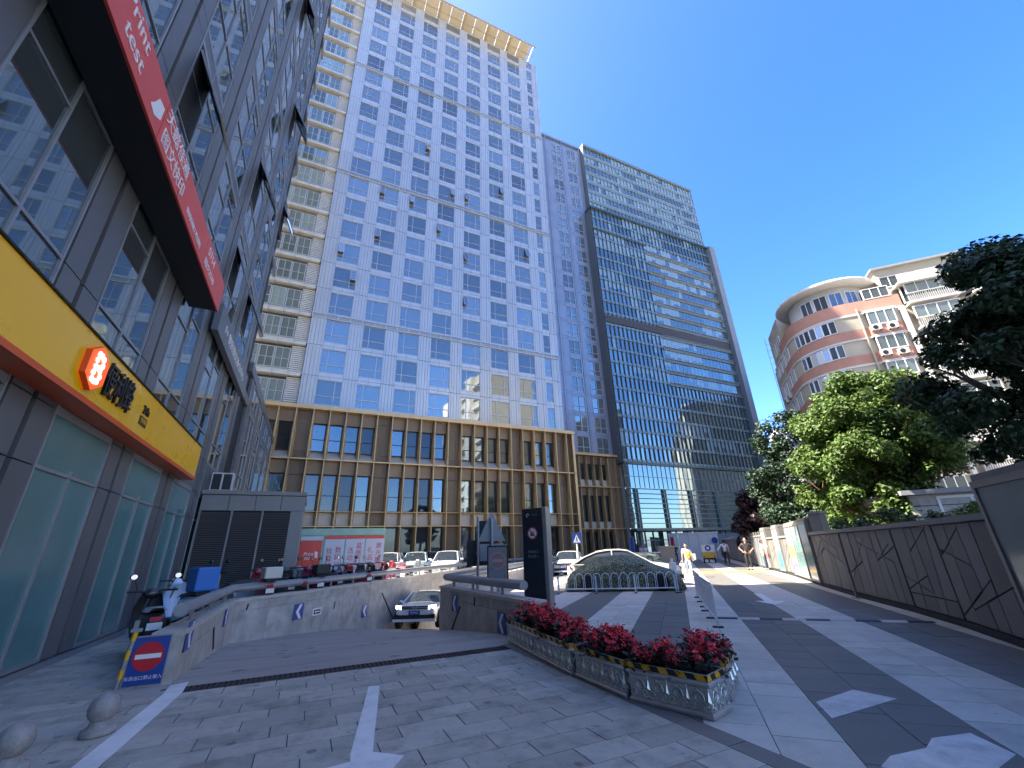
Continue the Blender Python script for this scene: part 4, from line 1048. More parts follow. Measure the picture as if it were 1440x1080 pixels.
# ================================================================ boundary wall along the street
m_bstone = M('dark_clad_stone', (.19, .182, .17), .7, var=.12, scale=3, bump=.2, bscale=30, dirt=.3, obj=False, rnd=.14)
m_bcap = M('wall_coping', (.24, .232, .22), .75, var=.1, scale=4, dirt=.25, obj=False)
m_frame2 = M('bay_frame', (.3, .285, .26), .5, metal=.2, var=.06, dirt=.15)
WL = [(6.4, .3), (7.9, 1.65), (9.42, 2.98), (11.28, 4.5), (12.76, 5.89), (15.14, 8.35), (17.77, 10.86), (19.2, 12.1), (20.6, 13.35), (21.95, 14.55), (23.6, 16.1), (24.6, 17.1), (26.3, 18.8), (27.3, 19.8), (29.5, 22.0), (32.3, 24.7), (35.1, 27.4), (39, 31.3), (44, 36.2), (50, 42)]
WK = ['bay', 'bay', 'stone', 'stone', 'stone', 'stone', 'bay', 'bay', 'bay', 'stone', 'bay2', 'stone', 'bay2', 'grey', 'grey', 'grey', 'grey', 'grey', 'grey']
t = bw = thing('boundary_wall', 'long dark stone boundary wall with poster bays along the striped street', 'boundary wall', (9.4, 3, 0)); off = Vector((9.4, 3, 0))
def split_poly(polys, n, c):
    out = []
    for p in polys:
        a = clip(p, n, c); d = clip(p, (-n[0], -n[1]), -c)
        for q_ in (a, d):
            if len(q_) > 2 and area(q_) > .015: out.append(q_)
    return out
def inset(p, d):
    n = len(p); c = (sum(q_[0] for q_ in p) / n, sum(q_[1] for q_ in p) / n); A = sum(p[i][0] * p[(i + 1) % n][1] - p[(i + 1) % n][0] * p[i][1] for i in range(n))
    if A < 0: p = p[::-1]
    for i in range(n):
        a, b_ = p[i], p[(i + 1) % n]
    q_ = p
    for i in range(n):
        a, b_ = p[i], p[(i + 1) % n]; ex, ey = b_[0] - a[0], b_[1] - a[1]; l = hypot(ex, ey)
        if l < 1e-4: continue
        nx, ny = ey / l, -ex / l; q_ = clip(q_, (nx, ny), nx * a[0] + ny * a[1] - d)
        if len(q_) < 3: return []
    return q_
poster_cols = []
def poster_mat(name, stops, vert=True, sc=1.0, noise=.35):
    """printed colour picture: soft colour fields"""
    m = bpy.data.materials.new(name); m.use_nodes = True; nt = m.node_tree; N = nt.nodes; L = nt.links; bs = N['Principled BSDF']; bs.inputs['Roughness'].default_value = .12
    tc = N.new('ShaderNodeTexCoord'); sx = N.new('ShaderNodeSeparateXYZ'); L.new(tc.outputs['Generated'], sx.inputs[0])
    nz = N.new('ShaderNodeTexNoise'); nz.inputs['Scale'].default_value = 4 * sc; nz.inputs['Detail'].default_value = 6; L.new(tc.outputs['Object'], nz.inputs['Vector'])
    ma = N.new('ShaderNodeMath'); ma.operation = 'MULTIPLY_ADD'; L.new(nz.outputs[0], ma.inputs[0]); ma.inputs[1].default_value = noise; L.new(sx.outputs[2], ma.inputs[2])
    mb_ = N.new('ShaderNodeMath'); mb_.operation = 'SUBTRACT'; L.new(ma.outputs[0], mb_.inputs[0]); mb_.inputs[1].default_value = noise * .5
    rp = N.new('ShaderNodeValToRGB'); L.new(mb_.outputs[0], rp.inputs[0]); e = rp.color_ramp.elements
    e[0].position, e[0].color = stops[0][0], (*stops[0][1], 1); e[1].position, e[1].color = stops[-1][0], (*stops[-1][1], 1)
    for p_, c_ in stops[1:-1]: x = e.new(p_); x.color = (*c_, 1)
    L.new(rp.outputs[0], bs.inputs['Base Color']); return m
pm = [poster_mat('poster_sea', [(0, (.3, .3, .27)), (.25, (.3, .32, .28)), (.3, (.16, .32, .3)), (.6, (.2, .36, .33)), (.68, (.5, .56, .52)), (1, (.5, .62, .66))]),
      poster_mat('poster_heron', [(0, (.25, .4, .36)), (.4, (.16, .26, .24)), (.6, (.2, .34, .32)), (1, (.55, .66, .62))]),
      poster_mat('poster_sunset', [(0, (.12, .1, .55)), (.2, (.25, .3, .7)), (.38, (.7, .55, .2)), (.58, (.75, .45, .2)), (.62, (.7, .72, .72)), (1, (.72, .74, .74))]),
      poster_mat('poster_ice', [(0, (.1, .35, .5)), (.45, (.2, .5, .62)), (.6, (.6, .68, .72)), (1, (.7, .72, .74))]),
      poster_mat('poster_red', [(0, (.6, .62, .62)), (.3, (.6, .2, .2)), (.5, (.65, .6, .6)), (1, (.65, .68, .72))]),
      poster_mat('poster_plain', [(0, (.16, .2, .2)), (.5, (.22, .27, .27)), (1, (.3, .36, .36))], noise=.2)]
rw = random.Random(21); ip = 0
for i, kind in enumerate(WK):
    a, c_ = Vector((*WL[i], 0)), Vector((*WL[i + 1], 0)); d = (c_ - a).normalized(); n = Vector((-d.y, d.x, 0)); L_ = (c_ - a).length   # n faces the street
    H = 1.9 if kind == 'stone' else 2.45 if kind == 'bay' else 2.5 if kind == 'bay2' else 2.1
    o_ = a - off
    MB().obox(o_ - n * .3 - UPZ * .02, d * L_, n * .29, UPZ * (H - .1)).build('core', m_joint if kind == 'stone' else m_bstone, t)
    MB().obox(o_ - n * .36 + UPZ * (H - .1), d * (L_ - .004), n * .44, UPZ * .1).build('coping', m_bcap, t)
    MB().obox(o_ + UPZ * -.01, d * (L_ - .004), n * .07, UPZ * .11).build('plinth', m_joint, t)
    if kind in ('stone',):
        polys = [[(0.03, .12), (L_ - .03, .12), (L_ - .03, H - .11), (.03, H - .11)]]
        x = rw.uniform(.25, .5)
        while x < L_ - .2:
            sl = rw.uniform(-.16, .1); polys = split_poly(polys, (1, -sl), x - sl * .9); x += rw.uniform(.4, .62)
        for q_ in range(int(2 + L_ * .9)):
            sl = rw.choice([-.55, -.45, -.7, .25, -.3]); x0 = rw.uniform(.1, L_); z0 = rw.uniform(.4, H - .2)
            tgt = [p for p in polys]; new = []
            for p in tgt:
                cx = sum(v[0] for v in p) / len(p)
                if abs(cx - x0) < 1.0 and area(p) > .16: new += split_poly([p], (-sl, 1), z0 - sl * x0)
                else: new.append(p)
            polys = new
        if L_ < 3.2 and i < 5: polys = split_poly(polys, (0, 1), .42) if i == 3 else polys
        for p in polys:
            p = inset(p, .013)
            if len(p) < 3: continue
            th = rw.choice([.02, .024, .028])
            vs = [o_ + d * q_[0] + UPZ * q_[1] - n * .01 for q_ in p] + [o_ + d * q_[0] + UPZ * q_[1] + n * th for q_ in p]; m_ = len(p)
            F = [tuple(range(m_, 2 * m_))] + [(k, (k + 1) % m_, m_ + (k + 1) % m_, m_ + k) for k in range(m_)]
            mb = MB().add(vs, F)
            if (vs[m_ + 1] - vs[m_]).cross(vs[m_ + 2] - vs[m_ + 1]).dot(n) < 0: mb.f = [f[::-1] for f in mb.f]
            mb.build('stone_panel', m_bstone, t)
        MB().obox(o_ - d * .03, d * .06, n * .012, UPZ * (H - .1)).build('dark_post', m_black, t)
    elif kind in ('bay', 'bay2'):
        pr = .12
        f = MB(); f.obox(o_ + UPZ * .12, d * .07, n * pr, UPZ * (H - .22)).obox(o_ + d * (L_ - .074) + UPZ * .12, d * .07, n * pr, UPZ * (H - .22)).obox(o_ + d * .07 + UPZ * .12, d * (L_ - .144), n * pr, UPZ * .06).obox(o_ + d * .07 + UPZ * (H - .2), d * (L_ - .144), n * pr, UPZ * .1)
        f.build('bay_frame', m_frame2, t)
        q0 = o_ + d * .071 + n * .07
        pmx = pm[5] if i < 2 else pm[[0, 1, 2][i - 6]] if kind == 'bay' else pm[3 + (i == 12)]
        mb = MB(); mb.obox(q0 + UPZ * .181, d * (L_ - .146), n * .02, UPZ * (H - .385)); mb.build('poster_panel', pmx, t)
    else:
        x = .05
        while x < L_ - .3:
            MB().obox(o_ + d * x + UPZ * .12, d * (.95), n * .03, UPZ * (H - .24)).build('grey_panel', m_gwall if rw.random() < .6 else m_frame2, t)
            MB().obox(o_ + d * (x + .96) + UPZ * .02, d * .08, n * .09, UPZ * (H + .2)).build('post', m_frame2, t); x += 1.06
# slim metal post before the wall
p_ = on_z(1205, 841); t = thing('metal_post', 'thin grey metal post standing at the foot of the dark stone wall', 'post', (p_.x, p_.y, 0))
MB().tube([(0, 0, 0), (0, 0, 1.75)], .03, 8).build('shaft', m_steel, t); MB().box(-.09, -.09, 0, .09, .09, .02).build('foot_plate', m_steel, t)
p_ = Vector((17.6, 11.0, 0)); t = thing('sign_post', 'short square stone pillar rising at the end of the poster bays', 'pillar', (17.55, 10.3, 0))
MB().prism([(-.2, -.2), (.2, -.2), (.2, .2), (-.2, .2)], 0, 2.55).build('shaft', m_bstone, t); MB().box(-.24, -.24, 2.55, .24, .24, 2.63).build('cap', m_bcap, t)
# ================================================================ trees
def leafmat(name, col, var, trans=.25):
    m = bpy.data.materials.new(name); m.use_nodes = True; nt = m.node_tree; N = nt.nodes; L = nt.links; bs = N['Principled BSDF']
    g = N.new('ShaderNodeNewGeometry'); mr = N.new('ShaderNodeMapRange'); L.new(g.outputs['Random Per Island'], mr.inputs[0]); mr.inputs[3].default_value = 1 - var; mr.inputs[4].default_value = 1 + var
    hs = N.new('ShaderNodeHueSaturation'); hs.inputs['Color'].default_value = (*col, 1); L.new(mr.outputs[0], hs.inputs['Value'])
    mh = N.new('ShaderNodeMapRange'); L.new(g.outputs['Random Per Island'], mh.inputs[0]); mh.inputs[3].default_value = .485; mh.inputs[4].default_value = .515; L.new(mh.outputs[0], hs.inputs['Hue'])
    L.new(hs.outputs[0], bs.inputs['Base Color']); bs.inputs['Roughness'].default_value = .55
    tr = N.new('ShaderNodeBsdfTranslucent'); L.new(hs.outputs[0], tr.inputs[0]); mx = N.new('ShaderNodeMixShader'); mx.inputs[0].default_value = trans
    L.new(bs.outputs[0], mx.inputs[1]); L.new(tr.outputs[0], mx.inputs[2]); L.new(mx.outputs[0], N['Material Output'].inputs[0]); return m
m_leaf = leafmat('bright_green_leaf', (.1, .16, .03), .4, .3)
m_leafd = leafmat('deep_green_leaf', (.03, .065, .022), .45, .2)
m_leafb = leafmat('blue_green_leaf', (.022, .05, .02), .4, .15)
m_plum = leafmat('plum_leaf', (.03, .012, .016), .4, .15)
m_bark = M('brown_bark', (.16, .085, .045), .85, var=.25, scale=8, bump=.5, bscale=25)
m_barkd = M('grey_bark', (.07, .06, .05), .9, var=.25, scale=8, bump=.5, bscale=25)
def crown(rt, clumps, nleaf, size, rad, mat, name='crown', parent=None, droop=.3):
    """leaves as small bent quads spread through clumps; clumps = list of (centre, radius)"""
    v = []; f = []
    for c, R in clumps:
        c = Vector(c); k = int(nleaf * (R / rad) ** 2)
        for _ in range(k):
            u = rt.gauss(0, 1), rt.gauss(0, 1), rt.gauss(0, 1); l = sqrt(sum(a * a for a in u)) or 1
            rr = R * (rt.random() ** .45); p = c + Vector((u[0] / l * rr, u[1] / l * rr, u[2] / l * rr * .72))
            out = (p - c).normalized() * .6 + Vector((rt.gauss(0, .5), rt.gauss(0, .5), .7 + rt.gauss(0, .4)))
            n = out.normalized(); a = n.orthogonal().normalized(); a = (Matrix.Rotation(rt.random() * 6.283, 3, n) @ a); a.z -= droop; a.normalize(); bb_ = n.cross(a).normalized()
            s_ = size * rt.uniform(.6, 1.25); w = s_ * .36
            i = len(v); mid = p + n * s_ * .07
            v += [tuple(p - a * s_ * .5), tuple(mid - bb_ * w * .9 - a * s_ * .02), tuple(p + a * s_ * .5), tuple(mid + bb_ * w * .9 - a * s_ * .02)]
            f += [(i, i + 1, i + 2, i + 3)]
    me = bpy.data.meshes.new(name); me.from_pydata(v, [], f); me.materials.append(mat); me.update()
    o = bpy.data.objects.new(name, me); COL.objects.link(o); o.parent = parent; return o
def limb(mb, p, d, L_, r0, rt, depth, ends):
    pts = [p]; rs = [r0]; n = 5
    for k in range(n):
        d = (d + Vector((rt.gauss(0, .12), rt.gauss(0, .12), .05 + rt.gauss(0, .06)))).normalized(); p = p + d * (L_ / n); pts.append(p); rs.append(r0 * (1 - .5 * (k + 1) / n))
    mb.tube(pts, rs, 8 if depth < 2 else 5); ends.append(p)
    if depth < 3:
        for q_ in range(rt.choice([2, 3])):
            dd = (d + Vector((rt.gauss(0, .6), rt.gauss(0, .6), .25 + rt.gauss(0, .25)))).normalized(); limb(mb, pts[rt.choice([3, 4, 5])], dd, L_ * rt.uniform(.55, .8), rs[-1] * .9, rt, depth + 1, ends)
def tree(label, base, seed, h, spread, trunk_r, lean, mat, bark, nleaf, size, clumps=None, forks=3, group=None, trunk_h=1.6, name='leafy_tree'):
    rt = random.Random(seed); t = thing(name, label, 'tree', base, 0, group); mb = MB(); ends = []
    mb.tube([(0, 0, -.1), (lean[0] * .3, lean[1] * .3, trunk_h * .5), (lean[0], lean[1], trunk_h)], [trunk_r * 1.25, trunk_r * 1.02, trunk_r], 12)
    for k in range(forks):
        a = 2 * pi * k / forks + rt.uniform(-.5, .5); limb(mb, Vector((lean[0], lean[1], trunk_h - .1)), Vector((cos(a) * .75, sin(a) * .75, .85)).normalized(), h * .32, trunk_r * .68, rt, 1, ends)
    mb.build('trunk', bark, t)
    if clumps is None:
        clumps = []
        for _ in range(int(46 * spread)):
            a = rt.random() * 6.283; q_ = rt.random(); zz = trunk_h * 1.05 + (h - trunk_h) * q_; rr = spread * sqrt(max(0.02, 1 - ((q_ - .42) / .62) ** 2)) * sqrt(rt.uniform(.1, 1))
            clumps.append(((lean[0] + cos(a) * rr, lean[1] + sin(a) * rr, zz), rt.uniform(.45, .95) * spread * .28))
    crown(rt, clumps, nleaf, size, spread * .28, mat, 'crown', t); return t
pb = at_d(1337, 728, 29.5)
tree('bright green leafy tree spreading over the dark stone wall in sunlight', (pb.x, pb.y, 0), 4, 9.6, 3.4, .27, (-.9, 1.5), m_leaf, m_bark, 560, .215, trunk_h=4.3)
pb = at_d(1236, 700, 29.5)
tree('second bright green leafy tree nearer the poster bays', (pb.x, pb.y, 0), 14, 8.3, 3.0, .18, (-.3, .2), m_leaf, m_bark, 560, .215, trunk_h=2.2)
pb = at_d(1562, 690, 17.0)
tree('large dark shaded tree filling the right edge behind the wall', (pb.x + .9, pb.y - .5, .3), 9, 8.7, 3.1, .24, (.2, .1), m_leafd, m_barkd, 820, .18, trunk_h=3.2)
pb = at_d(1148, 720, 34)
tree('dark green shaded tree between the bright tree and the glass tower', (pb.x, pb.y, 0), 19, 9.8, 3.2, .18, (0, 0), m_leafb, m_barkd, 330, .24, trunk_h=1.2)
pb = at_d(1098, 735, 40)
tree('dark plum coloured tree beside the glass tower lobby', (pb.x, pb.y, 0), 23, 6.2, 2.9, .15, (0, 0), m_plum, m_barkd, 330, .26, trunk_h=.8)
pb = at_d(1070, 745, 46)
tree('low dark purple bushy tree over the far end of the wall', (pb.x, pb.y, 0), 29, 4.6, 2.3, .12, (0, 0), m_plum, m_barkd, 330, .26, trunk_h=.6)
# shrubs behind the wall
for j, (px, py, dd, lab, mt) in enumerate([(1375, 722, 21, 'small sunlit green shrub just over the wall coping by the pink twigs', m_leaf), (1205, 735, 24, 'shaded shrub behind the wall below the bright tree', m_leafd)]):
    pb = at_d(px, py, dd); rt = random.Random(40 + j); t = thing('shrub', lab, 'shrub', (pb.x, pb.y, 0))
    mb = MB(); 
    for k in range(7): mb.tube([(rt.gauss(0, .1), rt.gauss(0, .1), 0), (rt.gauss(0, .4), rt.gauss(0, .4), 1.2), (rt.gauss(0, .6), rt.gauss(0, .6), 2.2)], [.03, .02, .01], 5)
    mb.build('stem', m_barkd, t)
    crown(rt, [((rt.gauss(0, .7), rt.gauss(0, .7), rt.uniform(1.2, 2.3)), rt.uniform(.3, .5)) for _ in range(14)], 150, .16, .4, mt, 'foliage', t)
# pale house with steps seen under the tree crowns
pb = at_d(1400, 700, 28); t = thing('garden_house', 'pale low house with white louvred window seen under the tree crowns', 'house', (pb.x, pb.y, 0), radians(-47))
MB().box(-3, 0, 0, 8, 6, 3.4).build('wall', m_agrey, t); MB().box(-3.3, -.4, 3.4, 8.3, 6, 3.6).build('roof', m_agrey, t)
for x in (-2, 1.2, 4.6):
    o = MB().box(x, -.08, 1.2, x + 2.4, .05, 1.3).box(x, -.08, 3.2, x + 2.4, .05, 3.3).box(x, -.08, 1.3, x + .1, .05, 3.2).box(x + 2.3, -.08, 1.3, x + 2.4, .05, 3.2).box(x + 1.15, -.08, 1.3, x + 1.25, .05, 3.2).build('window', m_whitep, t)
    MB().quad((x + .1, -.02, 1.3), (x + 2.3, -.02, 1.3), (x + 2.3, -.02, 3.2), (x + .1, -.02, 3.2)).build('pane', g_dark, o)

MB().box(-2.95, -.03, 0, -.2, .0, 3.38).build('stone_cladding', m_wallstone, t)
for z_ in (.9, 1.8, 2.4, 2.9): MB().box(-2.95, -.045, z_, -.2, -.03, z_ + .03).build('stone_joint', m_joint, t)
MB().box(.0, -.06, 0, 1.0, .05, 2.9).build('dark_opening', m_open, t)
MB().box(-.12, -.5, 0, .12, -.2, 3.39).box(3.9, -.5, 0, 4.15, -.2, 3.39).build('white_column', m_awhite, t)
sl_ = MB().obox((0, -.1, 0), (2.2, 0, 0), (0, .05, 0), (0, -.03, .06)).mesh('louvre_slat', m_whitep)
for k in range(12): inst('louvre_slat', sl_, t, (4.7, 0, 1.4 + k * .15))
for k in range(5): MB().obox((-3.2 + k * .12, -1.2, 2.2), (.05, 0, .0), (0, .05, 0), (1.2, 0, .5)).build('trellis_slat', m_barkd, t)
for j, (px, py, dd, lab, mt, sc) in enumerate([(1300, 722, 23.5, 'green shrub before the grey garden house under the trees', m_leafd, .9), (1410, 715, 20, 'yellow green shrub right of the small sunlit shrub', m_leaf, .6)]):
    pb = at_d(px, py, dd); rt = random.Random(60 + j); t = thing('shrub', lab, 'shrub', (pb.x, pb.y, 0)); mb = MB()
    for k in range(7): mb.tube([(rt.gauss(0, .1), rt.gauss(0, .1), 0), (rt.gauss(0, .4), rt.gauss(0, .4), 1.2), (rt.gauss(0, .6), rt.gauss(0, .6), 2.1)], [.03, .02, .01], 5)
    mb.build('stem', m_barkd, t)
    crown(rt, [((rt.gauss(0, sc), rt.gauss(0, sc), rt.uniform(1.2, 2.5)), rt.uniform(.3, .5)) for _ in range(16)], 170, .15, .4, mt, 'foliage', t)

# ================================================================ flower boxes
m_silver = M('silver_painted_cast_metal', (.52, .51, .49), .36, metal=.55, var=.1, scale=10, dirt=.25, bump=.12, bscale=60)
m_relief = M('bright_cast_relief', (.72, .7, .66), .3, metal=.75, var=.1, scale=12, dirt=.3)
m_hazb = M('hazard_black', (.015, .015, .015), .5, var=0)
m_soil = M('soil', (.03, .022, .016), .95, var=.3, scale=20)
m_bleaf = leafmat('begonia_bronze_leaf', (.04, .035, .02), .6, .15)
m_pet = leafmat('begonia_red_petal', (.8, .03, .075), .3, .25)
m_eye = M('begonia_yellow_eye', (.7, .5, .08), .6, var=0)
BH = .365
def ornament(L_):
    """cast relief for one box side: row of arched palmettes with scrolls, x along 0..L_, y outwards, z up"""
    mb = MB(); n = max(1, round(L_ / .21)); w = L_ / n
    for k in range(n):
        cx = (k + .5) * w
        arch = [(cx + .062 * cos(a), .006, .125 + .075 * sin(a)) for a in [pi * j / 10 for j in range(11)]]
        mb.tube(arch, .009, 5)
        for j in range(7):
            a = radians(20 + 140 * j / 6); mb.tube([(cx, .003, .1), (cx + .05 * cos(a), .009, .115 + .06 * sin(a))], [.005, .012], 4)
        for s_ in (-1, 1):
            sp = []
            for j in range(18):
                a = j * .42; rr = .034 * (1 - j / 22); sp.append((cx + s_ * (.062 + rr * cos(a) * .9), .005, .075 + rr * sin(a)))
            mb.tube(sp, [.0085 - .0002 * j for j in range(18)], 4)
            mb.tube([(cx + s_ * .03, .005, .05), (cx + s_ * .075, .007, .04), (cx + s_ * w / 2, .005, .055)], [.009, .01, .008], 4)
        # upright leaf between palmettes
        mb.add([(cx + w / 2 - .022, .003, .11), (cx + w / 2, .032, .13), (cx + w / 2 + .022, .003, .11), (cx + w / 2, .004, .215), (cx + w / 2, .004, .085)], [(0, 1, 3), (1, 2, 3), (4, 1, 0), (4, 2, 1)])
        mb.ball((cx + w / 2, .008, .225), .013, 6); mb.ball((cx, .01, .208), .012, 6)
    return mb
def planter(label, A, B, depth, seed, group='silver flower boxes with red begonias', B2=None, tall=.0):
    """box with front side from A to B (plan), extending depth to the right of A->B... towards the street"""
    A, B = Vector((*A, 0)), Vector((*B, 0)); d = (B - A).normalized(); n = Vector((d.y, -d.x, 0))   # n: outwards (ramp side)
    L_ = (B - A).length
    t = thing('flower_box', label, 'flower box', A, 0, group)
    P = [Vector((0, 0, 0)), d * L_, d * L_ - n * depth, -n * depth]
    def ring(o, z): 
        c = (P[0] + P[2]) / 2; return [Vector((p.x, p.y, 0)) + (d * (1 if (p - c).dot(d) > 0 else -1) + n * (1 if (p - c).dot(n) > 0 else -1)) * o + UPZ * z for p in P]
    prof = [(-.012, 0), (.004, .004), (.006, .03), (-.006, .042), (-.012, .05), (-.012, .245), (.002, .262), (.012, .272), (.014, .29), (.004, .302), (-.008, .306), (-.006, BH), (-.02, BH), (-.022, .28)]
    rows = [ring(o, z) for o, z in prof]; rows = [r_ + [r_[0]] for r_ in rows]
    mb = MB(); mb.grid(rows, sm=False, flip=False)
    nn = (rows[5][1] - rows[5][0]).cross(rows[6][0] - rows[5][0])
    if nn.dot(n) < 0: mb.f = [f[::-1] for f in mb.f]
    mb.build('box_body', m_silver, t, bevel=.003)
    MB().add(ring(-.022, .29), [(0, 1, 2, 3) if (P[1] - P[0]).cross(P[2] - P[1]).z > 0 else (3, 2, 1, 0)]).build('soil', m_soil, t)
    sides = [(P[0], P[1], n), (P[1], P[2], d), (P[2], P[3], -n), (P[3], P[0], -d)]
    for a, c_, nv in sides:
        dd = (c_ - a).normalized(); l = (c_ - a).length; z0 = .022
        T = Matrix((dd, nv, UPZ)).transposed().to_4x4(); T.translation = a - nv * .012 + dd * .02 + UPZ * z0
        mb = ornament(l - .04); mb.xf(T)
        if dd.cross(nv).dot(UPZ) < 0: mb.f = [f[::-1] for f in mb.f]
        mb.build('relief', m_relief, t)
        # hazard tape on the rim
        mb = MB(); k = 0; x = .0
        while x < l - .005:
            x1 = min(x + .1, l); q0 = a + nv * -.003; s0 = .03
            pts = [q0 + dd * x + UPZ * .31, q0 + dd * x1 + UPZ * .31, q0 + dd * min(x1 - s0 if x1 < l else l, l) + UPZ * (BH - .004), q0 + dd * max(x - s0, 0) + UPZ * (BH - .004)]
            f = [0, 1, 2, 3]
            if (pts[1] - pts[0]).cross(pts[2] - pts[1]).dot(nv) < 0: f = f[::-1]
            mb.add(pts, [tuple(f)], k % 2); x = x1; k += 1
        mb.build('hazard_tape', [m_yel, m_hazb], t)
    # planting
    rt = random.Random(seed); v = MB(); lv, lf, lm = [], [], []
    def quad_leaf(p, a, nrm, s_, m_, wd=.42):
        b_ = nrm.cross(a).normalized(); i = len(lv); lv.extend([tuple(p), tuple(p + a * s_ * .5 - b_ * s_ * wd + nrm * s_ * .08), tuple(p + a * s_), tuple(p + a * s_ * .5 + b_ * s_ * wd + nrm * s_ * .08)]); lf.append((i, i + 1, i + 2, i + 3)); lm.append(m_)
    npl = max(3, int(L_ * depth / .028))
    for k in range(npl):
        c = d * rt.uniform(.04, L_ - .04) - n * rt.uniform(.03, depth - .03); hh = rt.uniform(.15, .28) + tall
        for q_ in range(60):
            a = rt.random() * 6.283; e = rt.uniform(-.1, 1.2); rr = rt.uniform(.02, .12); p = c + Vector((cos(a) * rr, sin(a) * rr, .28 + rt.random() * hh)); dr = Vector((cos(a), sin(a), .3 + rt.gauss(0, .4))).normalized()
            nr = dr.orthogonal().normalized() if rt.random() < .2 else (UPZ - dr * dr.z + Vector((rt.gauss(0, .3), rt.gauss(0, .3), 0))).normalized(); quad_leaf(p, dr, nr, rt.uniform(.04, .08), 0)
        for q_ in range(rt.randint(13, 20)):
            a = rt.random() * 6.283; rr = rt.uniform(.0, .13); p = c + Vector((cos(a) * rr, sin(a) * rr, .3 + hh * rt.uniform(.5, 1.15)))
            ax = Vector((cos(a) * .7 + rt.gauss(0, .3), sin(a) * .7 + rt.gauss(0, .3), .8)).normalized(); o1 = ax.orthogonal().normalized(); s_ = rt.uniform(.013, .024)
            for h_ in range(3):
                p2 = p + Vector((rt.gauss(0, .016), rt.gauss(0, .016), rt.gauss(0, .012)))
                for z_ in range(4):
                    dr = (Matrix.Rotation(z_ * pi / 2 + h_, 3, ax) @ o1 + ax * .3).normalized(); quad_leaf(p2, dr, (ax - dr * ax.dot(dr)).normalized(), s_, 1, .48)
                i = len(lv); lv.extend([tuple(p2 + o1 * .004 + ax * .006), tuple(p2 - o1 * .004 + ax * .006), tuple(p2 + ax.cross(o1) * .005 + ax * .008)]); lf.append((i, i + 1, i + 2)); lm.append(2)
    me = bpy.data.meshes.new('begonias'); me.from_pydata([tuple(Vector(p) + A) for p in lv], [], lf)
    for m_ in (m_bleaf, m_pet, m_eye): me.materials.append(m_)
    me.polygons.foreach_set('material_index', lm); o = bpy.data.objects.new('begonias', me); COL.objects.link(o)
    tag(o, 'red begonias growing in the ' + label.replace('silver flower box', 'flower box'), 'flowers', 'red begonias in the flower boxes', 'stuff'); return t
planter('silver flower box beside the short ramp wall, farthest of the row', (3.62, 8.2), (3.51, 7.0), .62, 1, tall=.06)
planter('silver flower box second from the ramp wall in full shade', (3.5, 6.96), (3.4, 5.66), .62, 2, tall=.03)
planter('silver flower box between the shaded boxes and the corner box', (3.43, 5.6), (3.43, 4.56), .6, 3)
planter('silver flower box at the near corner pointing toward the street', (3.44, 4.5), (3.72, 3.63), .42, 4)
planter('silver flower box turned along the street behind the corner box', (4.33, 3.93), (4.92, 4.31), .45, 5)
# ================================================================ street furniture and signs
# no entry board at the head of the long ramp wall
t = thing('no_entry_board', 'blue board with red no entry disc and white writing leaning on the wall end', 'sign board', (-1.79, 8.235, 0))
wv = Vector((.43, 0, 0)); hv = Vector((0, 0.015, .575))
MB().obox((-.225, 0, .0), (.45, 0, 0), (0, .025, 0), (0, .015, .6)).build('frame', m_frame2, t)
MB().obox((-.21, -.006, .015), (.42, 0, 0), (0, .005, 0), (0, .0145, .57)).build('panel', m_sblue, t)
nb = Vector((0, -1, .025))
MB().disc((0, -.003, .35), nb, .175, 40, 0, .004).build('red_disc', m_sred, t)
MB().obox((-.145, -.011, .325), (.29, 0, 0), (0, .003, 0), (0, .001, .055)).build('white_bar', m_swhite, t)
lettering('车库出口禁止驶入', .052, m_swhite, (0, -.0085, .1), (1, 0, 0), (0, .025, 1), t, .0015)
# striped post beside the board
t = thing('striped_post', 'leaning galvanised post with yellow and white bands beside the no entry board', 'post', (-2.06, 8.25, 0))
for k in range(6): MB().tube([(.0 + k * .01, 0, k * .11), (.0 + (k + 1) * .01, 0, (k + 1) * .11 - .001)], .03, 10).build('post_band', [m_steel, m_yel][k % 2], t)
MB().box(-.0, -.03, .66, .12, .03, .7).box(.02, -.02, .7, .07, .02, .8).build('bracket', m_steel, t)
# stone ball bollards
m_ball = M('speckled_granite', (.3, .28, .26), .65, var=.3, scale=14, bump=.4, bscale=45, dirt=.35)
def bollard(label, x, y, s_):
    t = thing('stone_bollard', label, 'bollard', (x, y, 0), 0, 'round stone bollards at the ramp edge')
    MB().lathe([(0, 0), (.165 * s_, 0), (.17 * s_, .02), (.165 * s_, .05), (.14 * s_, .06), (.115 * s_, .075), (.1 * s_, .1), (.09 * s_, .12)], 32).build('base', m_ball, t)
    MB().ball((0, 0, .1 + .145 * s_), .152 * s_, 32).build('ball', m_ball, t)
bollard('round stone ball bollard standing by the no entry board', -1.63, 6.32, .82)
bollard('round stone ball bollard cut by the bottom edge of the photo', -1.98, 5.62, .82)
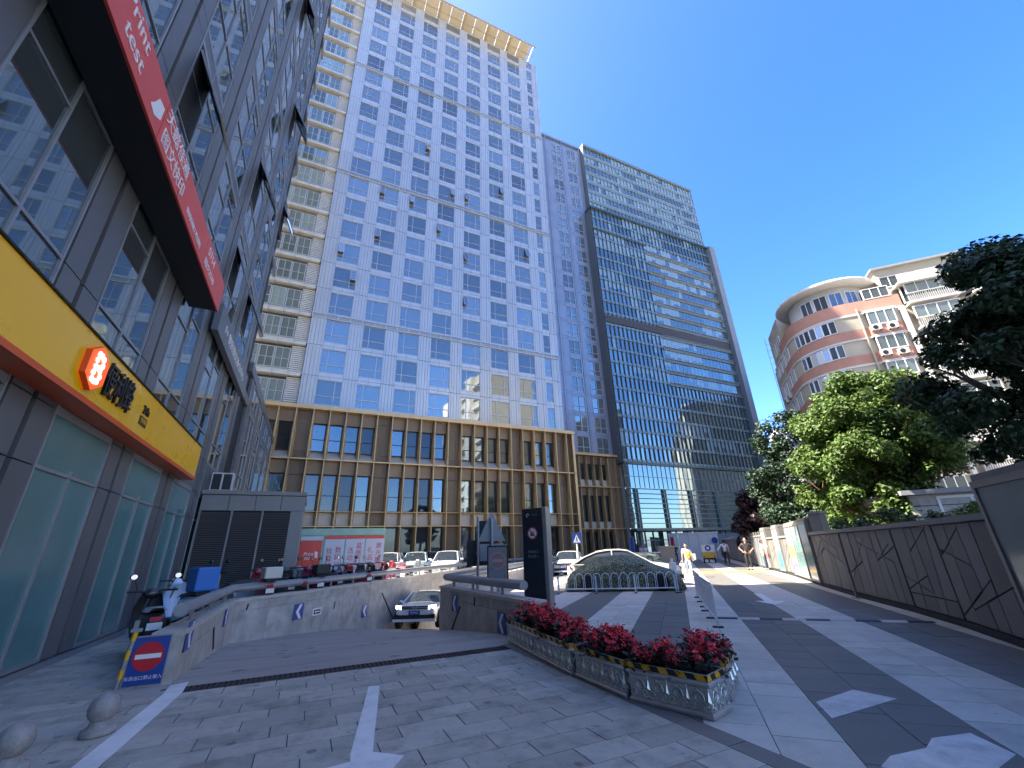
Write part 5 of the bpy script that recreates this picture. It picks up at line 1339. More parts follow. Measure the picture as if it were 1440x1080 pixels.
# information pylon
m_navy = M('navy_pylon_face', (.014, .02, .032), .25, var=.08, scale=3)
m_pgrey = M('pylon_silver_edge', (.4, .4, .39), .35, metal=.7, var=.08)
pa, pc = at_d(738.4, 843, 10.9), at_d(769, 880, 10.6); A = Vector((pa.x, pa.y, 0)); d = Vector((pc.x - pa.x, pc.y - pa.y, 0)); Lp_ = d.length; d.normalize(); n = Vector((d.y, -d.x, 0))
if n.dot(-A) < 0: n = -n
t = thing('sign_pylon', 'tall dark navy pylon with no entry disc and silver side beside the flower boxes', 'pylon', A)
H_ = 2.52
MB().obox(-n * .2, d * Lp_, n * .2, UPZ * H_).build('body', m_navy, t)
MB().obox(d * (Lp_ + .002) - n * .24, d * .1, n * .2, UPZ * (H_ + .02)).build('silver_side', m_pgrey, t)
MB().obox(-d * .012 - n * .2, d * .011, n * .205, UPZ * (H_ - .05)).build('edge_strip', m_steel, t)
c = d * Lp_ * .52 + n * .004 + UPZ * (H_ - .58)
MB().disc(c, n, .145, 40, 0, .004).build('red_ring', m_sred, t); MB().disc(c + n * .002, n, .115, 36, 0, .004).build('white_disc', m_swhite, t)
b = MB(); e1 = (d - UPZ).normalized(); e2 = (d + UPZ).normalized()
b.obox(c + n * .007 - e1 * .12 - e2 * .014, e1 * .24, e2 * .028, n * .002); b.build('red_slash', m_sred, t)
b = MB(); b.obox(c + n * .0065 - d * .06 - UPZ * .06, d * .035, UPZ * .075, n * .001).obox(c + n * .0065 - d * .025 - UPZ * .06, d * .07, UPZ * .035, n * .001).obox(c + n * .0063 - d * .02 - UPZ * .02, (d + UPZ) * .06, (d - UPZ) * .018, n * .001); b.build('black_arrow', m_black, t)
lettering('车库出口\n禁止驶入', .075, m_steel, d * Lp_ * .52 + n * .004 + UPZ * (H_ - 1.05), d, UPZ, t, .001, spacing=1.3)
b = MB(); lc = d * Lp_ * .3 + n * .003 + UPZ * (H_ - .16); 
b.tube([lc + d * (.035 * cos(a)) + UPZ * (.035 * sin(a)) for a in [radians(k * 30) for k in range(0, 10)]], .008, 5); b.build('emblem', m_swhite, t)
lettering('便民中心', .045, m_steel, d * Lp_ * .66 + n * .003 + UPZ * (H_ - .16), d, UPZ, t, .001)
# lit box no entry sign on the short wall
p = at_d(700, 800, 11.6); t = thing('lamp_box_sign', 'grey lamp box with faded round no entry symbol on the short ramp wall', 'lamp box', (p.x, p.y, .62), atan2(p.y, p.x) - pi / 2)
m_lamp = M('dusty_lamp_face', (.2, .2, .2), .6, var=.2, scale=9, dirt=.3); m_fade = M('faded_red', (.3, .14, .14), .6, var=.15, scale=12)
MB().box(-.04, -.04, 0, .04, .04, .16).build('stem', m_steel, t)
MB().box(-.27, -.05, .15, .27, .09, 1.08).build('case', m_black, t); MB().box(-.235, -.058, .19, .235, -.051, 1.04).build('face', m_lamp, t)
MB().disc((0, -.06, .72), (0, -1, 0), .2, 32, 0, .003).build('white_ring', m_frame2, t); MB().disc((0, -.064, .72), (0, -1, 0), .175, 32, 0, .003).build('red_disc', m_fade, t)
MB().box(-.145, -.071, .68, .145, -.0675, .76).build('white_bar', m_frame2, t)
# pole with dark backs of road signs
p = at_d(672, 820, 14.6); t = thing('sign_pole', 'grey pole carrying black backs of square signs behind the short ramp wall', 'sign pole', (p.x, p.y, -.2), atan2(p.y, p.x) - pi / 2)
MB().tube([(0, 0, 0), (0, 0, 2.85)], .045, 12).build('pole', m_steel, t)
MB().box(-.36, .06, 1.35, .42, .1, 2.12).build('sign_back', m_black, t); MB().box(.04, .061, 2.16, .42, .1, 2.72).build('sign_back', m_black, t)
MB().box(-.06, -.05, 1.68, .06, .06, 1.74).box(-.06, -.05, 2.4, .06, .06, 2.46).build('clamp', m_steel, t)
p = at_d(692, 815, 13.6); t = thing('sign_pole', 'grey pole with triangular warning sign seen from its back above the lamp box', 'sign pole', (p.x, p.y, -.2), atan2(p.y, p.x) - pi / 2)
MB().tube([(0, 0, 0), (0, 0, 2.72)], .045, 12).build('pole', m_steel, t)
b = MB(); b.add([(-.42, .06, 2.05), (.42, .06, 2.05), (0, .06, 2.95), (-.42, .08, 2.05), (.42, .08, 2.05), (0, .08, 2.95)], [(0, 1, 2), (5, 4, 3), (0, 3, 4, 1), (1, 4, 5, 2), (2, 5, 3, 0)]); b.build('triangle_sign_back', m_steel, t)
MB().box(-.36, .06, 1.5, .36, .08, 1.98).build('sign_back', m_steel, t)
# pedestrian crossing sign
p = at_d(813, 785, 31); t = thing('crossing_sign', 'blue square pedestrian crossing sign on a thin white pole', 'road sign', (p.x, p.y, 0), atan2(p.y, p.x) - pi / 2 + .1)
MB().tube([(0, 0, 0), (0, 0, 2.6)], .05, 10).build('pole', m_whitep, t); MB().box(-.33, -.08, 1.9, .33, -.055, 2.62).build('blue_plate', m_sblue, t)
b = MB(); b.add([(-.25, -.083, 1.98), (.25, -.083, 1.98), (0, -.083, 2.5)], [(0, 1, 2)]); b.build('white_triangle', m_swhite, t)
b = MB(); b.ball((.01, -.09, 2.33), (.03, .01, .03), 8).add([(-.05, -.087, 2.14), (.04, -.087, 2.14), (.04, -.087, 2.3), (-.03, -.087, 2.3)], [(0, 1, 2, 3)]).add([(-.04, -.087, 2.14), (-.1, -.087, 2.02), (-.06, -.087, 2.02), (0, -.087, 2.14)], [(3, 0, 1, 2)]).add([(0, -.0875, 2.14), (.06, -.0875, 2.02), (.1, -.0875, 2.02), (.04, -.0875, 2.14)], [(0, 1, 2, 3)]); b.build('walking_figure', m_black, t)
# white arched railings
def fence(label, A, B, hgt, arches, tilt=0, dense=False):
    A, B = Vector((*A, 0)), Vector((*B, 0)); d = (B - A).normalized(); L_ = (B - A).length; nrm = Vector((-d.y, d.x, 0))
    t = thing('white_railing', label, 'railing', A, 0, 'white movable railings by the parked cars')
    MB().tube([UPZ * .16, d * L_ + UPZ * .16], .022, 8).build('bottom_rail', m_whitep, t)
    w = L_ / arches; r_ = .013
    if not dense:
        am = MB(); pts = [(.03, 0, .16), (.03, 0, hgt - w * .5)] + [(w / 2 - (w / 2 - .03) * cos(a), 0, hgt - w * .5 + (w / 2 - .03) * sin(a)) for a in [pi * k / 8 for k in range(1, 8)]] + [(w - .03, 0, hgt - w * .5), (w - .03, 0, .16)]
        am.tube(pts, r_, 6); am.tube([(-.03, 0, hgt - w * .62), (.03, 0, hgt - w * .62)], .016, 6); me = am.mesh('arch', m_whitep)
    else:
        am = MB(); am.tube([(w / 2, 0, .16), (w / 2, 0, hgt - .1)], .011, 6); me = am.mesh('bar', m_whitep)
        MB().tube([UPZ * (hgt - .1), d * L_ + UPZ * (hgt - .1)], .02, 8).build('top_rail', m_whitep, t); MB().tube([UPZ * (hgt - .25), d * L_ + UPZ * (hgt - .25)], .014, 8).build('mid_rail', m_whitep, t)
    for k in range(arches): inst('bar' if dense else 'arch', me, t, d * (k * w), atan2(d.y, d.x))
    n_ = max(1, round(L_ / 1.55))
    for k in range(n_ + 1):
        p = d * (L_ * k / n_); MB().obox(p - d * .03 - nrm * .02, d * .06, nrm * .04, UPZ * (hgt - .12)).build('post', m_whitep, t); MB().obox(p - d * .04 - nrm * .1, d * .08, nrm * .2, UPZ * .03).build('foot', m_dsteel, t)
    return t
fence('white arched railing in front of the shaded silver sedan', (8.9, 15.3), (12.3, 12.75), .72, 13)
fence('white arched railing beside the woman with the yellow bag', (12.35, 12.7), (14.5, 14.9), .72, 8)
fence('white railing edge on to the camera, nearest the flower boxes', (11.6, 11.15), (9.95, 9.4), .9, 14, dense=True)
fence('white railing edge on, with its near end behind the red flowers', (9.4, 8.85), (7.75, 7.05), .9, 14, dense=True)
# folding barrier at the car park edge
p = Vector((13.6, 14.1, 0)); t = thing('barrier_post', 'white and dark barrier post at the nose of the shaded sedan', 'barrier', p)
MB().box(-.09, -.08, 0, .09, .08, .55).build('cabinet', m_dsteel, t); MB().box(-.11, -.1, .55, .11, .1, .95).build('head', m_whitep, t); MB().tube([(0, 0, .95), (0, 0, 1.1)], .05, 8).build('lamp', m_whitep, t)
# ---- louvred shed
m_shed = M('shed_grey_panel', (.24, .235, .22), .5, metal=.2, var=.06, scale=2, dirt=.2); m_lv = M('shed_louvre', (.17, .165, .17), .5, metal=.3, var=.06)
t = thing('louvred_shed', 'dark grey plant shed with louvred panels between office slab and scooters', 'shed', (-3.62, 18.4, 0))
MB().box(.02, .12, 0, 3.2, 3.5, 3.75).build('body', m_gap, t); MB().box(-.02, -.05, 3.76, 3.36, 3.6, 3.9).build('roof', m_shed, t)
for k in range(4): MB().box(.02 + k * .84, -.001, 3.2, .84 + k * .84, .12, 3.74).build('fascia_panel', m_shed, t)
MB().box(2.9, -.002, 0, 3.3, .12, 3.19).build('side_pier', m_shed, t); MB().box(2.9, .121, 0, 3.32, 3.5, 3.75).build('side_wall', m_shed, t)
for k in range(3):
    x0 = .02 + k * .965; MB().box(x0, -.01, 0, x0 + .06, .12, 3.19).build('frame', m_shed, t)
    sl = MB().obox((x0 + .062, .0, 0), (.9, 0, 0), (0, .07, .0), (0, -.02, .035)).mesh('slat', m_lv)
    for j in range(52): inst('slat', sl, t, (0, .03, .04 + j * .06))
# air conditioner unit on the low block
t = thing('air_conditioner', 'white outdoor air conditioner unit above the louvred shed roof', 'air conditioner', (-3.25, 19.3, 3.9))
MB().box(-.35, -.16, .05, .35, .16, .75).build('case', m_acu, t); MB().box(-.31, -.165, .12, -.03, -.161, .7).box(.03, -.165, .12, .31, -.161, .7).build('grille', m_black, t); MB().box(-.3, -.15, 0, -.22, .15, .05).box(.22, -.15, 0, .3, .15, .05).build('foot', m_dsteel, t)
# ---- print shop posters on a stand
m_mint = M('mint_green_header', (.3, .5, .4), .5, var=.12, scale=2)
m_pbg = M('poster_pale_blue', (.55, .62, .68), .5, var=.05, scale=2)
m_ptx = M('poster_text_red', (.5, .06, .06), .5, var=0)
t = thing('print_shop_posters', 'row of tall print shop posters with mint header standing behind the scooters', 'posters', (-.3, 25, 0))
MB().box(-.05, 0.02, .0, 4.12, .12, 2.92).build('back_board', m_mint, t)
MB().box(-.05, -.03, 2.6, 4.12, .02, 2.93).build('header', m_mint, t)
MB().box(-.02, -.02, .3, 1.0, .015, 2.35).build('red_poster', m_red, t); MB().box(-.02, -.021, 2.36, 1.0, .015, 2.56).build('white_strip', m_pbg, t)
lettering('Print\ntest', .24, m_swhite, (.42, -.025, 1.62), (1, 0, 0), UPZ, t, .002, shear=.2, spacing=.75)
b = MB(); b.add([(.72, -.024, 1.55), (.86, -.024, 1.5), (.84, -.024, 1.8), (.7, -.024, 1.84)], [(0, 1, 2, 3)]); b.build('logo_mark', m_swhite, t)
for k, (x0, c1, c2) in enumerate([(1.12, '批量印刷', '数码印'), (2.14, '活动物料', '蓝图打印'), (3.14, '礼品定制', '激光雕刻')]):
    MB().box(x0, -.02, .05, x0 + .95, .015, 2.4).build('poster', m_pbg, t); MB().box(x0, -.022, 2.41, x0 + .95, .015, 2.56).build('red_strip', m_red, t)
    lettering('\n'.join(c1), .32, m_ptx, (x0 + .26, -.024, 1.28), (1, 0, 0), UPZ, t, .002, spacing=1.12); lettering('\n'.join(c2), .32, m_ptx, (x0 + .68, -.024, 1.5), (1, 0, 0), UPZ, t, .002, spacing=1.12)
# ================================================================ cars
m_glass_car = M('car_glass', (.02, .025, .028), .04, var=0, spec=.9); m_head = M('headlight', (.7, .72, .74), .1, var=0, metal=.2, em=(1, .97, .9), ems=1.2); m_headoff = M('headlight_off', (.55, .57, .6), .1, var=0, metal=.4)
m_tail = M('tail_light', (.55, .03, .05), .15, var=0, spec=.8)
def car(label, loc, rz, col, L_=4.6, Wd=1.8, Ht=1.46, kind='sedan', group=None, lit=False, pitch=0, plate=None, flank=None, name='parked_car', wheel=.32):
    """nose towards local +x"""
    paint = M('car_paint', col, .25, metal=.3, var=.01, coat=.8) if not isinstance(col, bpy.types.Material) else col
    t = thing(name, label, 'car', loc, rz, group); t.rotation_euler = (0, pitch, rz)
    hl = L_ / 2; hw = Wd / 2
    def prof(x):
        """(bottom, belt) heights of the lower body and half width at x"""
        q_ = x / hl
        hood = .93 if kind == 'sedan' else 1.02
        if kind == 'sedan': top = hood - (.2 * max(0, (q_ - .45) / .55) ** 1.6) - (.06 * max(0, (-q_ - .55) / .45) ** 2)
        else: top = hood - (.16 * max(0, (q_ - .5) / .5) ** 1.8)
        w = hw * (1 - .16 * abs(q_) ** 5 - .04 * q_ * q_); bot = .2 + .1 * max(0, abs(q_) - .82) / .18
        return bot, top, w
    xs_ = [-hl, -hl * .985, -hl * .93, -hl * .8, -hl * .6, -hl * .35, -hl * .1, hl * .15, hl * .35, hl * .55, hl * .72, hl * .86, hl * .95, hl * .99, hl]
    rows = []
    for x in xs_:
        b0, tp, w = prof(x); e = .86 if abs(x) > hl * .995 else (.95 if abs(x) > hl * .98 else 1)
        b0 += .05 * (1 - e) * 8; tp2 = tp - (1 - e) * .6; w *= (.5 + .5 * e)
        hs = [(w * .9, b0), (w * .985, b0 + .12), (w, b0 + (tp2 - b0) * .45), (w * .99, b0 + (tp2 - b0) * .78), (w * .93, tp2 - .035), (w * .8, tp2), (w * .4, tp2 + .02), (0, tp2 + .028)]
        rows.append([Vector((x, -y, z)) for y, z in hs] + [Vector((x, y, z)) for y, z in hs[::-1][1:]])
    mb = MB(); mb.grid(rows, 0, True, flip=True); mb.poly(rows[0]); mb.poly(rows[-1][::-1])
    if flank:
        for i, f in enumerate(mb.f):
            if len(f) == 4 and all(abs(mb.v[k][1]) > hw * .55 for k in f) and max(mb.v[k][2] for k in f) < 1.2: mb.m[i] = 1
    mb.build('body', [paint, flank or paint], t)
    # greenhouse
    if kind == 'sedan': gx = [(-hl * .9, .0), (-hl * .68, .55), (-hl * .46, .88), (-hl * .25, 1.0), (-hl * .02, 1.0), (hl * .12, .92), (hl * .3, .55), (hl * .52, .0)]
    else: gx = [(-hl * .96, .0), (-hl * .84, .97), (-hl * .4, 1.0), (hl * .02, .985), (hl * .14, .93), (hl * .5, .0)]
    g0 = .9 if kind == 'sedan' else 1.0; gh = Ht - g0
    rws = []
    for x, q_ in gx:
        zt = g0 + gh * q_; wb = hw * .9; wt = hw * (.9 - .2 * q_)
        rws.append([Vector((x, -wb if q_ == 0 else -wb * .985, g0)), Vector((x, -wt, zt - .04 * (q_ > 0))), Vector((x, -wt * .6, zt + .01 * (q_ > 0))), Vector((x, 0, zt + .02 * (q_ > 0))), Vector((x, wt * .6, zt + .01 * (q_ > 0))), Vector((x, wt, zt - .04 * (q_ > 0))), Vector((x, wb if q_ == 0 else wb * .985, g0))])
    gm = MB(); gm.grid(rws, 0, True, flip=True)
    for i in range(len(gx) - 1):
        for k in range(6):
            f = i * 6 + k
            side = k in (0, 5); ends_ = i in (0, len(gx) - 2) or (kind == 'sedan' and i in (1, len(gx) - 3))
            gm.m[f] = 1 if (side and not ends_) or (not side and ends_) else (1 if side and ends_ else 0)
    gm.build('cabin', [paint, m_glass_car], t)
    # pillars and sills
    pl = MB()
    for s_ in (-1, 1):
        y = lambda q_: s_ * (hw * .9 - .2 * hw * q_) * 1.0
        for i in range(len(gx) - 1):
            a = Vector((gx[i][0], y(gx[i][1]) + s_ * .004, g0 + gh * gx[i][1] - .035 * (gx[i][1] > 0))); c_ = Vector((gx[i + 1][0], y(gx[i + 1][1]) + s_ * .004, g0 + gh * gx[i + 1][1] - .035 * (gx[i + 1][1] > 0)))
            pl.tube([a, c_], .03, 6)
        pl.tube([Vector((-hl * .17, s_ * hw * .905, g0)), Vector((-hl * .17, s_ * hw * .715, g0 + gh * .95))], .03, 6); pl.tube([Vector((gx[0][0], s_ * hw * .91, g0)), Vector((gx[-1][0], s_ * hw * .91, g0))], .018, 6)
    pl.build('pillars', paint, t)
    for s_ in (-1, 1):
        m_ = MB(); m_.ball((hl * .32, s_ * (hw + .09), g0 + .08), (.07, .1, .07), 10); m_.build('side_mirror', paint, t)
    for x in (-hl * .6, hl * .63):
        for s_ in (-1, 1):
            o = thing('wheel', None, None, (x, s_ * (hw - .1), wheel)); o.parent = t
            w_ = MB(); w_.lathe([(wheel * .62, -.09), (wheel * .93, -.1), (wheel, -.07), (wheel, .07), (wheel * .93, .1), (wheel * .62, .09)], 24); w_.xf(Matrix.Rotation(pi / 2, 4, 'X')); w_.build('tyre', m_rubber, o)
            rm = MB(); rm.disc((0, s_ * .085, 0), (0, s_, 0), wheel * .64, 20, 0, .01)
            for k in range(5): a = k * 1.2566; rm.obox(Vector((0, s_ * .087, 0)) + Vector((-sin(a), 0, cos(a))) * -.03, Vector((cos(a), 0, sin(a))) * wheel * .6, Vector((-sin(a), 0, cos(a))) * .06, (0, s_ * .012, 0))
            rm.build('rim', m_chrome, o)
            MB().disc((x, s_ * (hw * .992), wheel + .03), (0, s_, 0), wheel * 1.17, 24).build('wheel_arch', m_black, t)
            o.location.y = s_ * (hw - .02 - .07)
    # front: grille, lamps, bumper intake, plate, emblem
    xf_ = hl * 1.004
    MB().box(xf_ - .1, -.52, .62, xf_ + .022, .52, .735).build('grille', m_black, t); MB().box(xf_ + .0225, -.5, .665, xf_ + .03, .5, .678).build('chrome_bar', m_chrome, t)
    for s_ in (-1, 1):
        hd = MB(); hd.obox((xf_ - .14, s_ * .53, .62), (.16, 0, .0), (-.1, s_ * .25, .04), (-.05, 0, .12)); hd.build('headlight', m_head if lit else m_headoff, t)
        tl = MB(); tl.obox((-hl * .985, s_ * .5, .74), (-.02, 0, 0), (.12, s_ * .32, .02), (.02, 0, .14)); tl.build('tail_light', m_tail, t)
    bi = MB(); bi.add([(xf_ + .022, -.78, .3), (xf_ + .022, .78, .3), (xf_ + .022, .8, .46), (xf_ + .03, .45, .42), (xf_ + .03, -.45, .42), (xf_ + .022, -.8, .46)], [(0, 1, 2, 3, 4, 5)]); bi.obox((xf_ - .2, -.8, .3), (.215, 0, 0), (0, 1.6, 0), (0, 0, .13)); bi.build('lower_intake', m_black, t)
    MB().box(xf_ - .3, -.82, .2, xf_ + .03, .82, .29).build('bumper_lip', paint, t)
    po = MB().box(xf_ + .032, -.22, .43, xf_ + .042, .22, .57).build('number_plate', m_sblue, t)
    lettering(plate or '京N·27416', .1, m_swhite, (xf_ + .044, 0, .5), (0, 1, 0), UPZ, po, .001, sx=.8, name='plate_text')
    em = MB(); em.tube([(xf_ + .036, .075 * cos(a), .68 + .075 * sin(a)) for a in [2 * pi * k / 20 for k in range(21)]], .009, 5, cap=False)
    if lit:
        em.tube([(xf_ + .036, -.045, .73), (xf_ + .036, 0, .62), (xf_ + .036, .045, .73)], .007, 4)
    em.build('emblem', m_chrome, t)
    for s_ in (-1, 1): MB().obox((-hl * .05, s_ * hw * .993, .76), (.16, 0, 0), (0, s_ * .02, 0), (0, 0, .03)).obox((-hl * .45, s_ * hw * .993, .77), (.16, 0, 0), (0, s_ * .02, 0), (0, 0, .03)).build('door_handle', m_chrome, t)
    return t
wcar = (.84, .84, .84)
def rampz(y): 
    pts_ = [(13.8, -.4), (17.15, -.74), (20.6, -1.38), (24.2, -2.1), (28.6, -2.9)]
    for (a, za), (b_, zb) in zip(pts_, pts_[1:]):
        if a <= y <= b_: return za + (zb - za) * (y - a) / (b_ - a)
    return -3
cpos = at_d(583, 850, 18.6)
car('white sedan with lit headlights driving up the garage ramp', (cpos.x + 1.0, cpos.y + 2.0, -1.4), atan2(-.89, -.45), wcar, L_=4.5, Wd=1.78, Ht=1.46, lit=True, pitch=-radians(9), plate='京J·59622', name='moving_car')
m_flank = M('dark_mottled_green', (.17, .17, .095), .45, var=.5, scale=26, det=3, bump=.6, bscale=45)
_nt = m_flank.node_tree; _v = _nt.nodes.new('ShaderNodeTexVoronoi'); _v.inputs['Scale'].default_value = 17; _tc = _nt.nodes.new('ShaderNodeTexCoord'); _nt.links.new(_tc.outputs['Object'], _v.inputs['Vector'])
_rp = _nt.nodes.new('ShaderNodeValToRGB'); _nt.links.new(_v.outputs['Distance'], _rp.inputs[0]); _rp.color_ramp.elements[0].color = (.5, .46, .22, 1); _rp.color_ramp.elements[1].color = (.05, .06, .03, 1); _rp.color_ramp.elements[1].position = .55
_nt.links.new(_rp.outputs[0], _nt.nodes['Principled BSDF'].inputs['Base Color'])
car('silver sedan parked behind the mottled car-shaped form and the white arched railing', (13.15, 16.75, 0), atan2(-.58, .81), (.8, .77, .7), L_=4.9, Wd=1.85, Ht=1.5)
t = thing('mottled_car_form', 'low car-shaped form in mottled olive green behind the white arched railing', 'covered car', (11.75, 15.0, 0), atan2(-.6, .8))  # car-shaped form added for a mottled dark shape of unclear nature
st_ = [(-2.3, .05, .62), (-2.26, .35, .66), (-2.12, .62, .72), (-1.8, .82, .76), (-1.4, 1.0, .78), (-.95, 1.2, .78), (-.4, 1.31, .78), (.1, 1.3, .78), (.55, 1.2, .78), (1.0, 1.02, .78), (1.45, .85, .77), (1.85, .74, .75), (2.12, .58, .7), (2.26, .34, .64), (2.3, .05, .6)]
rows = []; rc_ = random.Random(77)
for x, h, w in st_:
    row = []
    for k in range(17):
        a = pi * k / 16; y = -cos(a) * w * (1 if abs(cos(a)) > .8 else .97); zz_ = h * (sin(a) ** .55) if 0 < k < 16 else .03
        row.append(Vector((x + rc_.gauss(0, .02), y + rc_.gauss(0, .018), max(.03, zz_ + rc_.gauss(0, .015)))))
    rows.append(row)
mb = MB(); mb.grid(rows, sm=True, flip=True); mb.poly(rows[0]); mb.poly(rows[-1][::-1]); cv = mb.build('mottled_hull', m_flank, t)
sbs = cv.modifiers.new('s', 'SUBSURF'); sbs.levels = sbs.render_levels = 2
for x in (-1.35, 1.4): MB().lathe([(0, -.06), (.26, -.08), (.3, -.05), (.3, .05), (.26, .08), (0, .06)], 20).xf(Matrix.Translation((x, -.74, .3)) @ Matrix.Rotation(pi / 2, 4, 'X')).build('tyre', m_rubber, t)
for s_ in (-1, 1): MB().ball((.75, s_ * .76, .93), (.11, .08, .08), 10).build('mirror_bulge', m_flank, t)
for i, (px, py, dd, rz, kind, c_, lab) in enumerate([(630, 790, 30, -2.0, 'suv', wcar, 'white car facing the camera beside the round bicycle wheel'), (545, 795, 31, -1.9, 'suv', (.75, .75, .76), 'white car behind the posters and scooters'), (585, 795, 33, -1.9, 'suv', (.55, .68, .66), 'pale green and white taxi car behind the scooters'), (603, 793, 35, -1.9, 'suv', (.7, .71, .72), 'white hatchback behind the round bicycle wheel'), (763, 790, 31, -2.2, 'suv', (.03, .033, .035), 'black car parked right of the pylon'), (800, 790, 32, -2.3, 'sedan', (.74, .75, .77), 'white sedan under the pedestrian crossing sign'), (870, 790, 42, 2.6, 'sedan', (.1, .1, .11), 'dark car behind the roof of the silver sedan')]):
    p = at_d(px, py, dd); car(lab, (p.x, p.y, .1 if px < 660 else 0), rz + .0, c_, L_=4.3, Wd=1.78, Ht=1.6 if kind == 'suv' else 1.45, kind=kind, group='cars parked before the bronze podium')
# ================================================================ scooters along the wall
def scooter(label, loc, rz, col, seat=(.03, .03, .03), box=None, boxlab='top_box', mirror=True, plate=True, style=0):
    t = thing('motor_scooter', label, 'scooter', loc, rz, 'scooters parked along the ramp wall')
    paint = M('scooter_paint', col, .3, var=.02, coat=.5); st = M('seat_vinyl', seat, .6, var=.1)
    for x in (-.6, .62):
        o = thing('wheel', None, None, (x, 0, .22)); o.parent = t
        w = MB(); w.lathe([(.13, -.04), (.2, -.05), (.22, -.03), (.22, .03), (.2, .05), (.13, .04)], 20); w.xf(Matrix.Rotation(pi / 2, 4, 'X')); w.build('tyre', m_rubber, o)
        MB().disc((0, -.03, 0), (0, -1, 0), .13, 12, 0, .06).disc((0, .03, 0), (0, 1, 0), .13, 12).build('rim', m_chrome, o)
    # rear body shell, floor and front shield
    rows = []
    for x, w, z0, z1 in ((-.85, .05, .55, .66), (-.75, .13, .42, .72), (-.5, .17, .35, .74), (-.25, .17, .3, .72), (-.1, .14, .28, .6)):
        rows.append([Vector((x, -w, z0)), Vector((x, -w * 1.05, (z0 + z1) / 2)), Vector((x, -w * .7, z1)), Vector((x, w * .7, z1)), Vector((x, w * 1.05, (z0 + z1) / 2)), Vector((x, w, z0))])
    mb = MB(); mb.grid(rows, sm=True, flip=True); mb.poly(rows[0]); mb.poly(rows[-1][::-1]); mb.build('rear_body', paint, t)
    MB().box(-.12, -.14, .26, .35, .14, .33).build('floor_board', m_black, t)
    rows = []
    for x, w, z in ((.34, .16, .3), (.42, .2, .5), (.48, .19, .75), (.43, .13, .95)): rows.append([Vector((x - .06, -w, z)), Vector((x + .03, -w * .6, z)), Vector((x + .06, 0, z)), Vector((x + .03, w * .6, z)), Vector((x - .06, w, z))])
    mb = MB(); mb.grid(rows, sm=True); mb.grid([[p - Vector((.05, 0, 0)) for p in r_] for r_ in rows], sm=True, flip=True); mb.build('front_shield', paint, t)
    MB().tube([(.62, .06, .22), (.5, .05, .6), (.42, 0, .98)], .025, 8).tube([(.62, -.06, .22), (.5, -.05, .6)], .025, 8).build('fork', m_chrome, t)
    mb = MB(); mb.obox((.47, -.09, .22 + .2), (.3, 0, -.02), (0, .18, 0), (0, 0, .05)); mb.build('front_mudguard', paint, t)
    rows = [[Vector((x, -w, z)), Vector((x, -w * .6, z + .06)), Vector((x, w * .6, z + .06)), Vector((x, w, z))] for x, w, z in ((-.8, .1, .74), (-.5, .16, .74), (-.15, .14, .7), (.0, .08, .66))]
    mb = MB(); mb.grid(rows, sm=True, flip=True); mb.build('seat', st, t)
    MB().tube([(.33, -.33, 1.0), (.4, -.18, 1.0), (.42, 0, .98), (.4, .18, 1.0), (.33, .33, 1.0)], .018, 8).build('handlebar', m_black, t)
    mb = MB(); mb.ball((.46, 0, .95), (.1, .13, .09), 12); mb.build('head_cover', paint, t); MB().disc((.56, 0, .93), (1, 0, .1), .06, 14, 0, .015).build('headlight', m_headoff, t)
    if mirror:
        for s_ in (-1, 1):
            o = MB().tube([(.38, s_ * .2, 1.0), (.36, s_ * .27, 1.2)], .008, 5).ball((.35, s_ * .29, 1.24), (.02, .065, .05), 10, 0); o.disc((.327, s_ * .29, 1.24), (-1, 0, 0), .042, 12, 1, .004); o.build('mirror', [m_black, m_chrome], t)
    MB().tube([(-.5, .1, .3), (-.45, .2, .02)], .012, 5).box(-.86, -.09, .38, -.84, .09, .5).build('stand_and_mudflap', m_black, t)
    if plate: MB().obox((-.865, -.09, .5), (-.01, 0, .0), (0, .18, 0), (0, 0, .1)).build('number_plate', m_swhite, t)
    MB().box(-.87, -.07, .62, -.84, .07, .68).build('tail_light', m_tail, t)
    if box:
        bm_ = M('box_shell', box, .45, var=.05); hb = .42 if boxlab == 'delivery_box' else .26
        mb = MB(); mb.box(-1.0, -.2, .82, -.58, .2, .82 + hb); mb.build(boxlab, bm_, t, bevel=.03); MB().box(-.9, -.12, .76, -.6, .12, .815).build('rack', m_dsteel, t)
    return t
def along(i, s, o):
    """plan point beside the long wall: segment i, distance s along it, o metres to its outer side"""
    a, c_ = Vector((*LW[i], 0)), Vector((*LW[i + 1], 0)); d = (c_ - a).normalized(); return a + d * s + Vector((-d.y, d.x, 0)) * o
def pxscoot(px, o):
    """scooter spot on the line o metres behind the wall seen at column px"""
    best = None
    for i in range(0, len(LW) - 1):
        a, c_ = along(i, 0, o), along(i, (Vector(LW[i + 1]) - Vector(LW[i])).length, o); d = ray(px, 815); dd = Vector((d.x, d.y, 0)).normalized(); n = Vector((-dd.y, dd.x, 0))
        u, v_ = a.dot(n), c_.dot(n)
        if u * v_ <= 0: return a.lerp(c_, u / (u - v_))
    p = at_d(px, 790, 25.5); return Vector((p.x, p.y, 0))
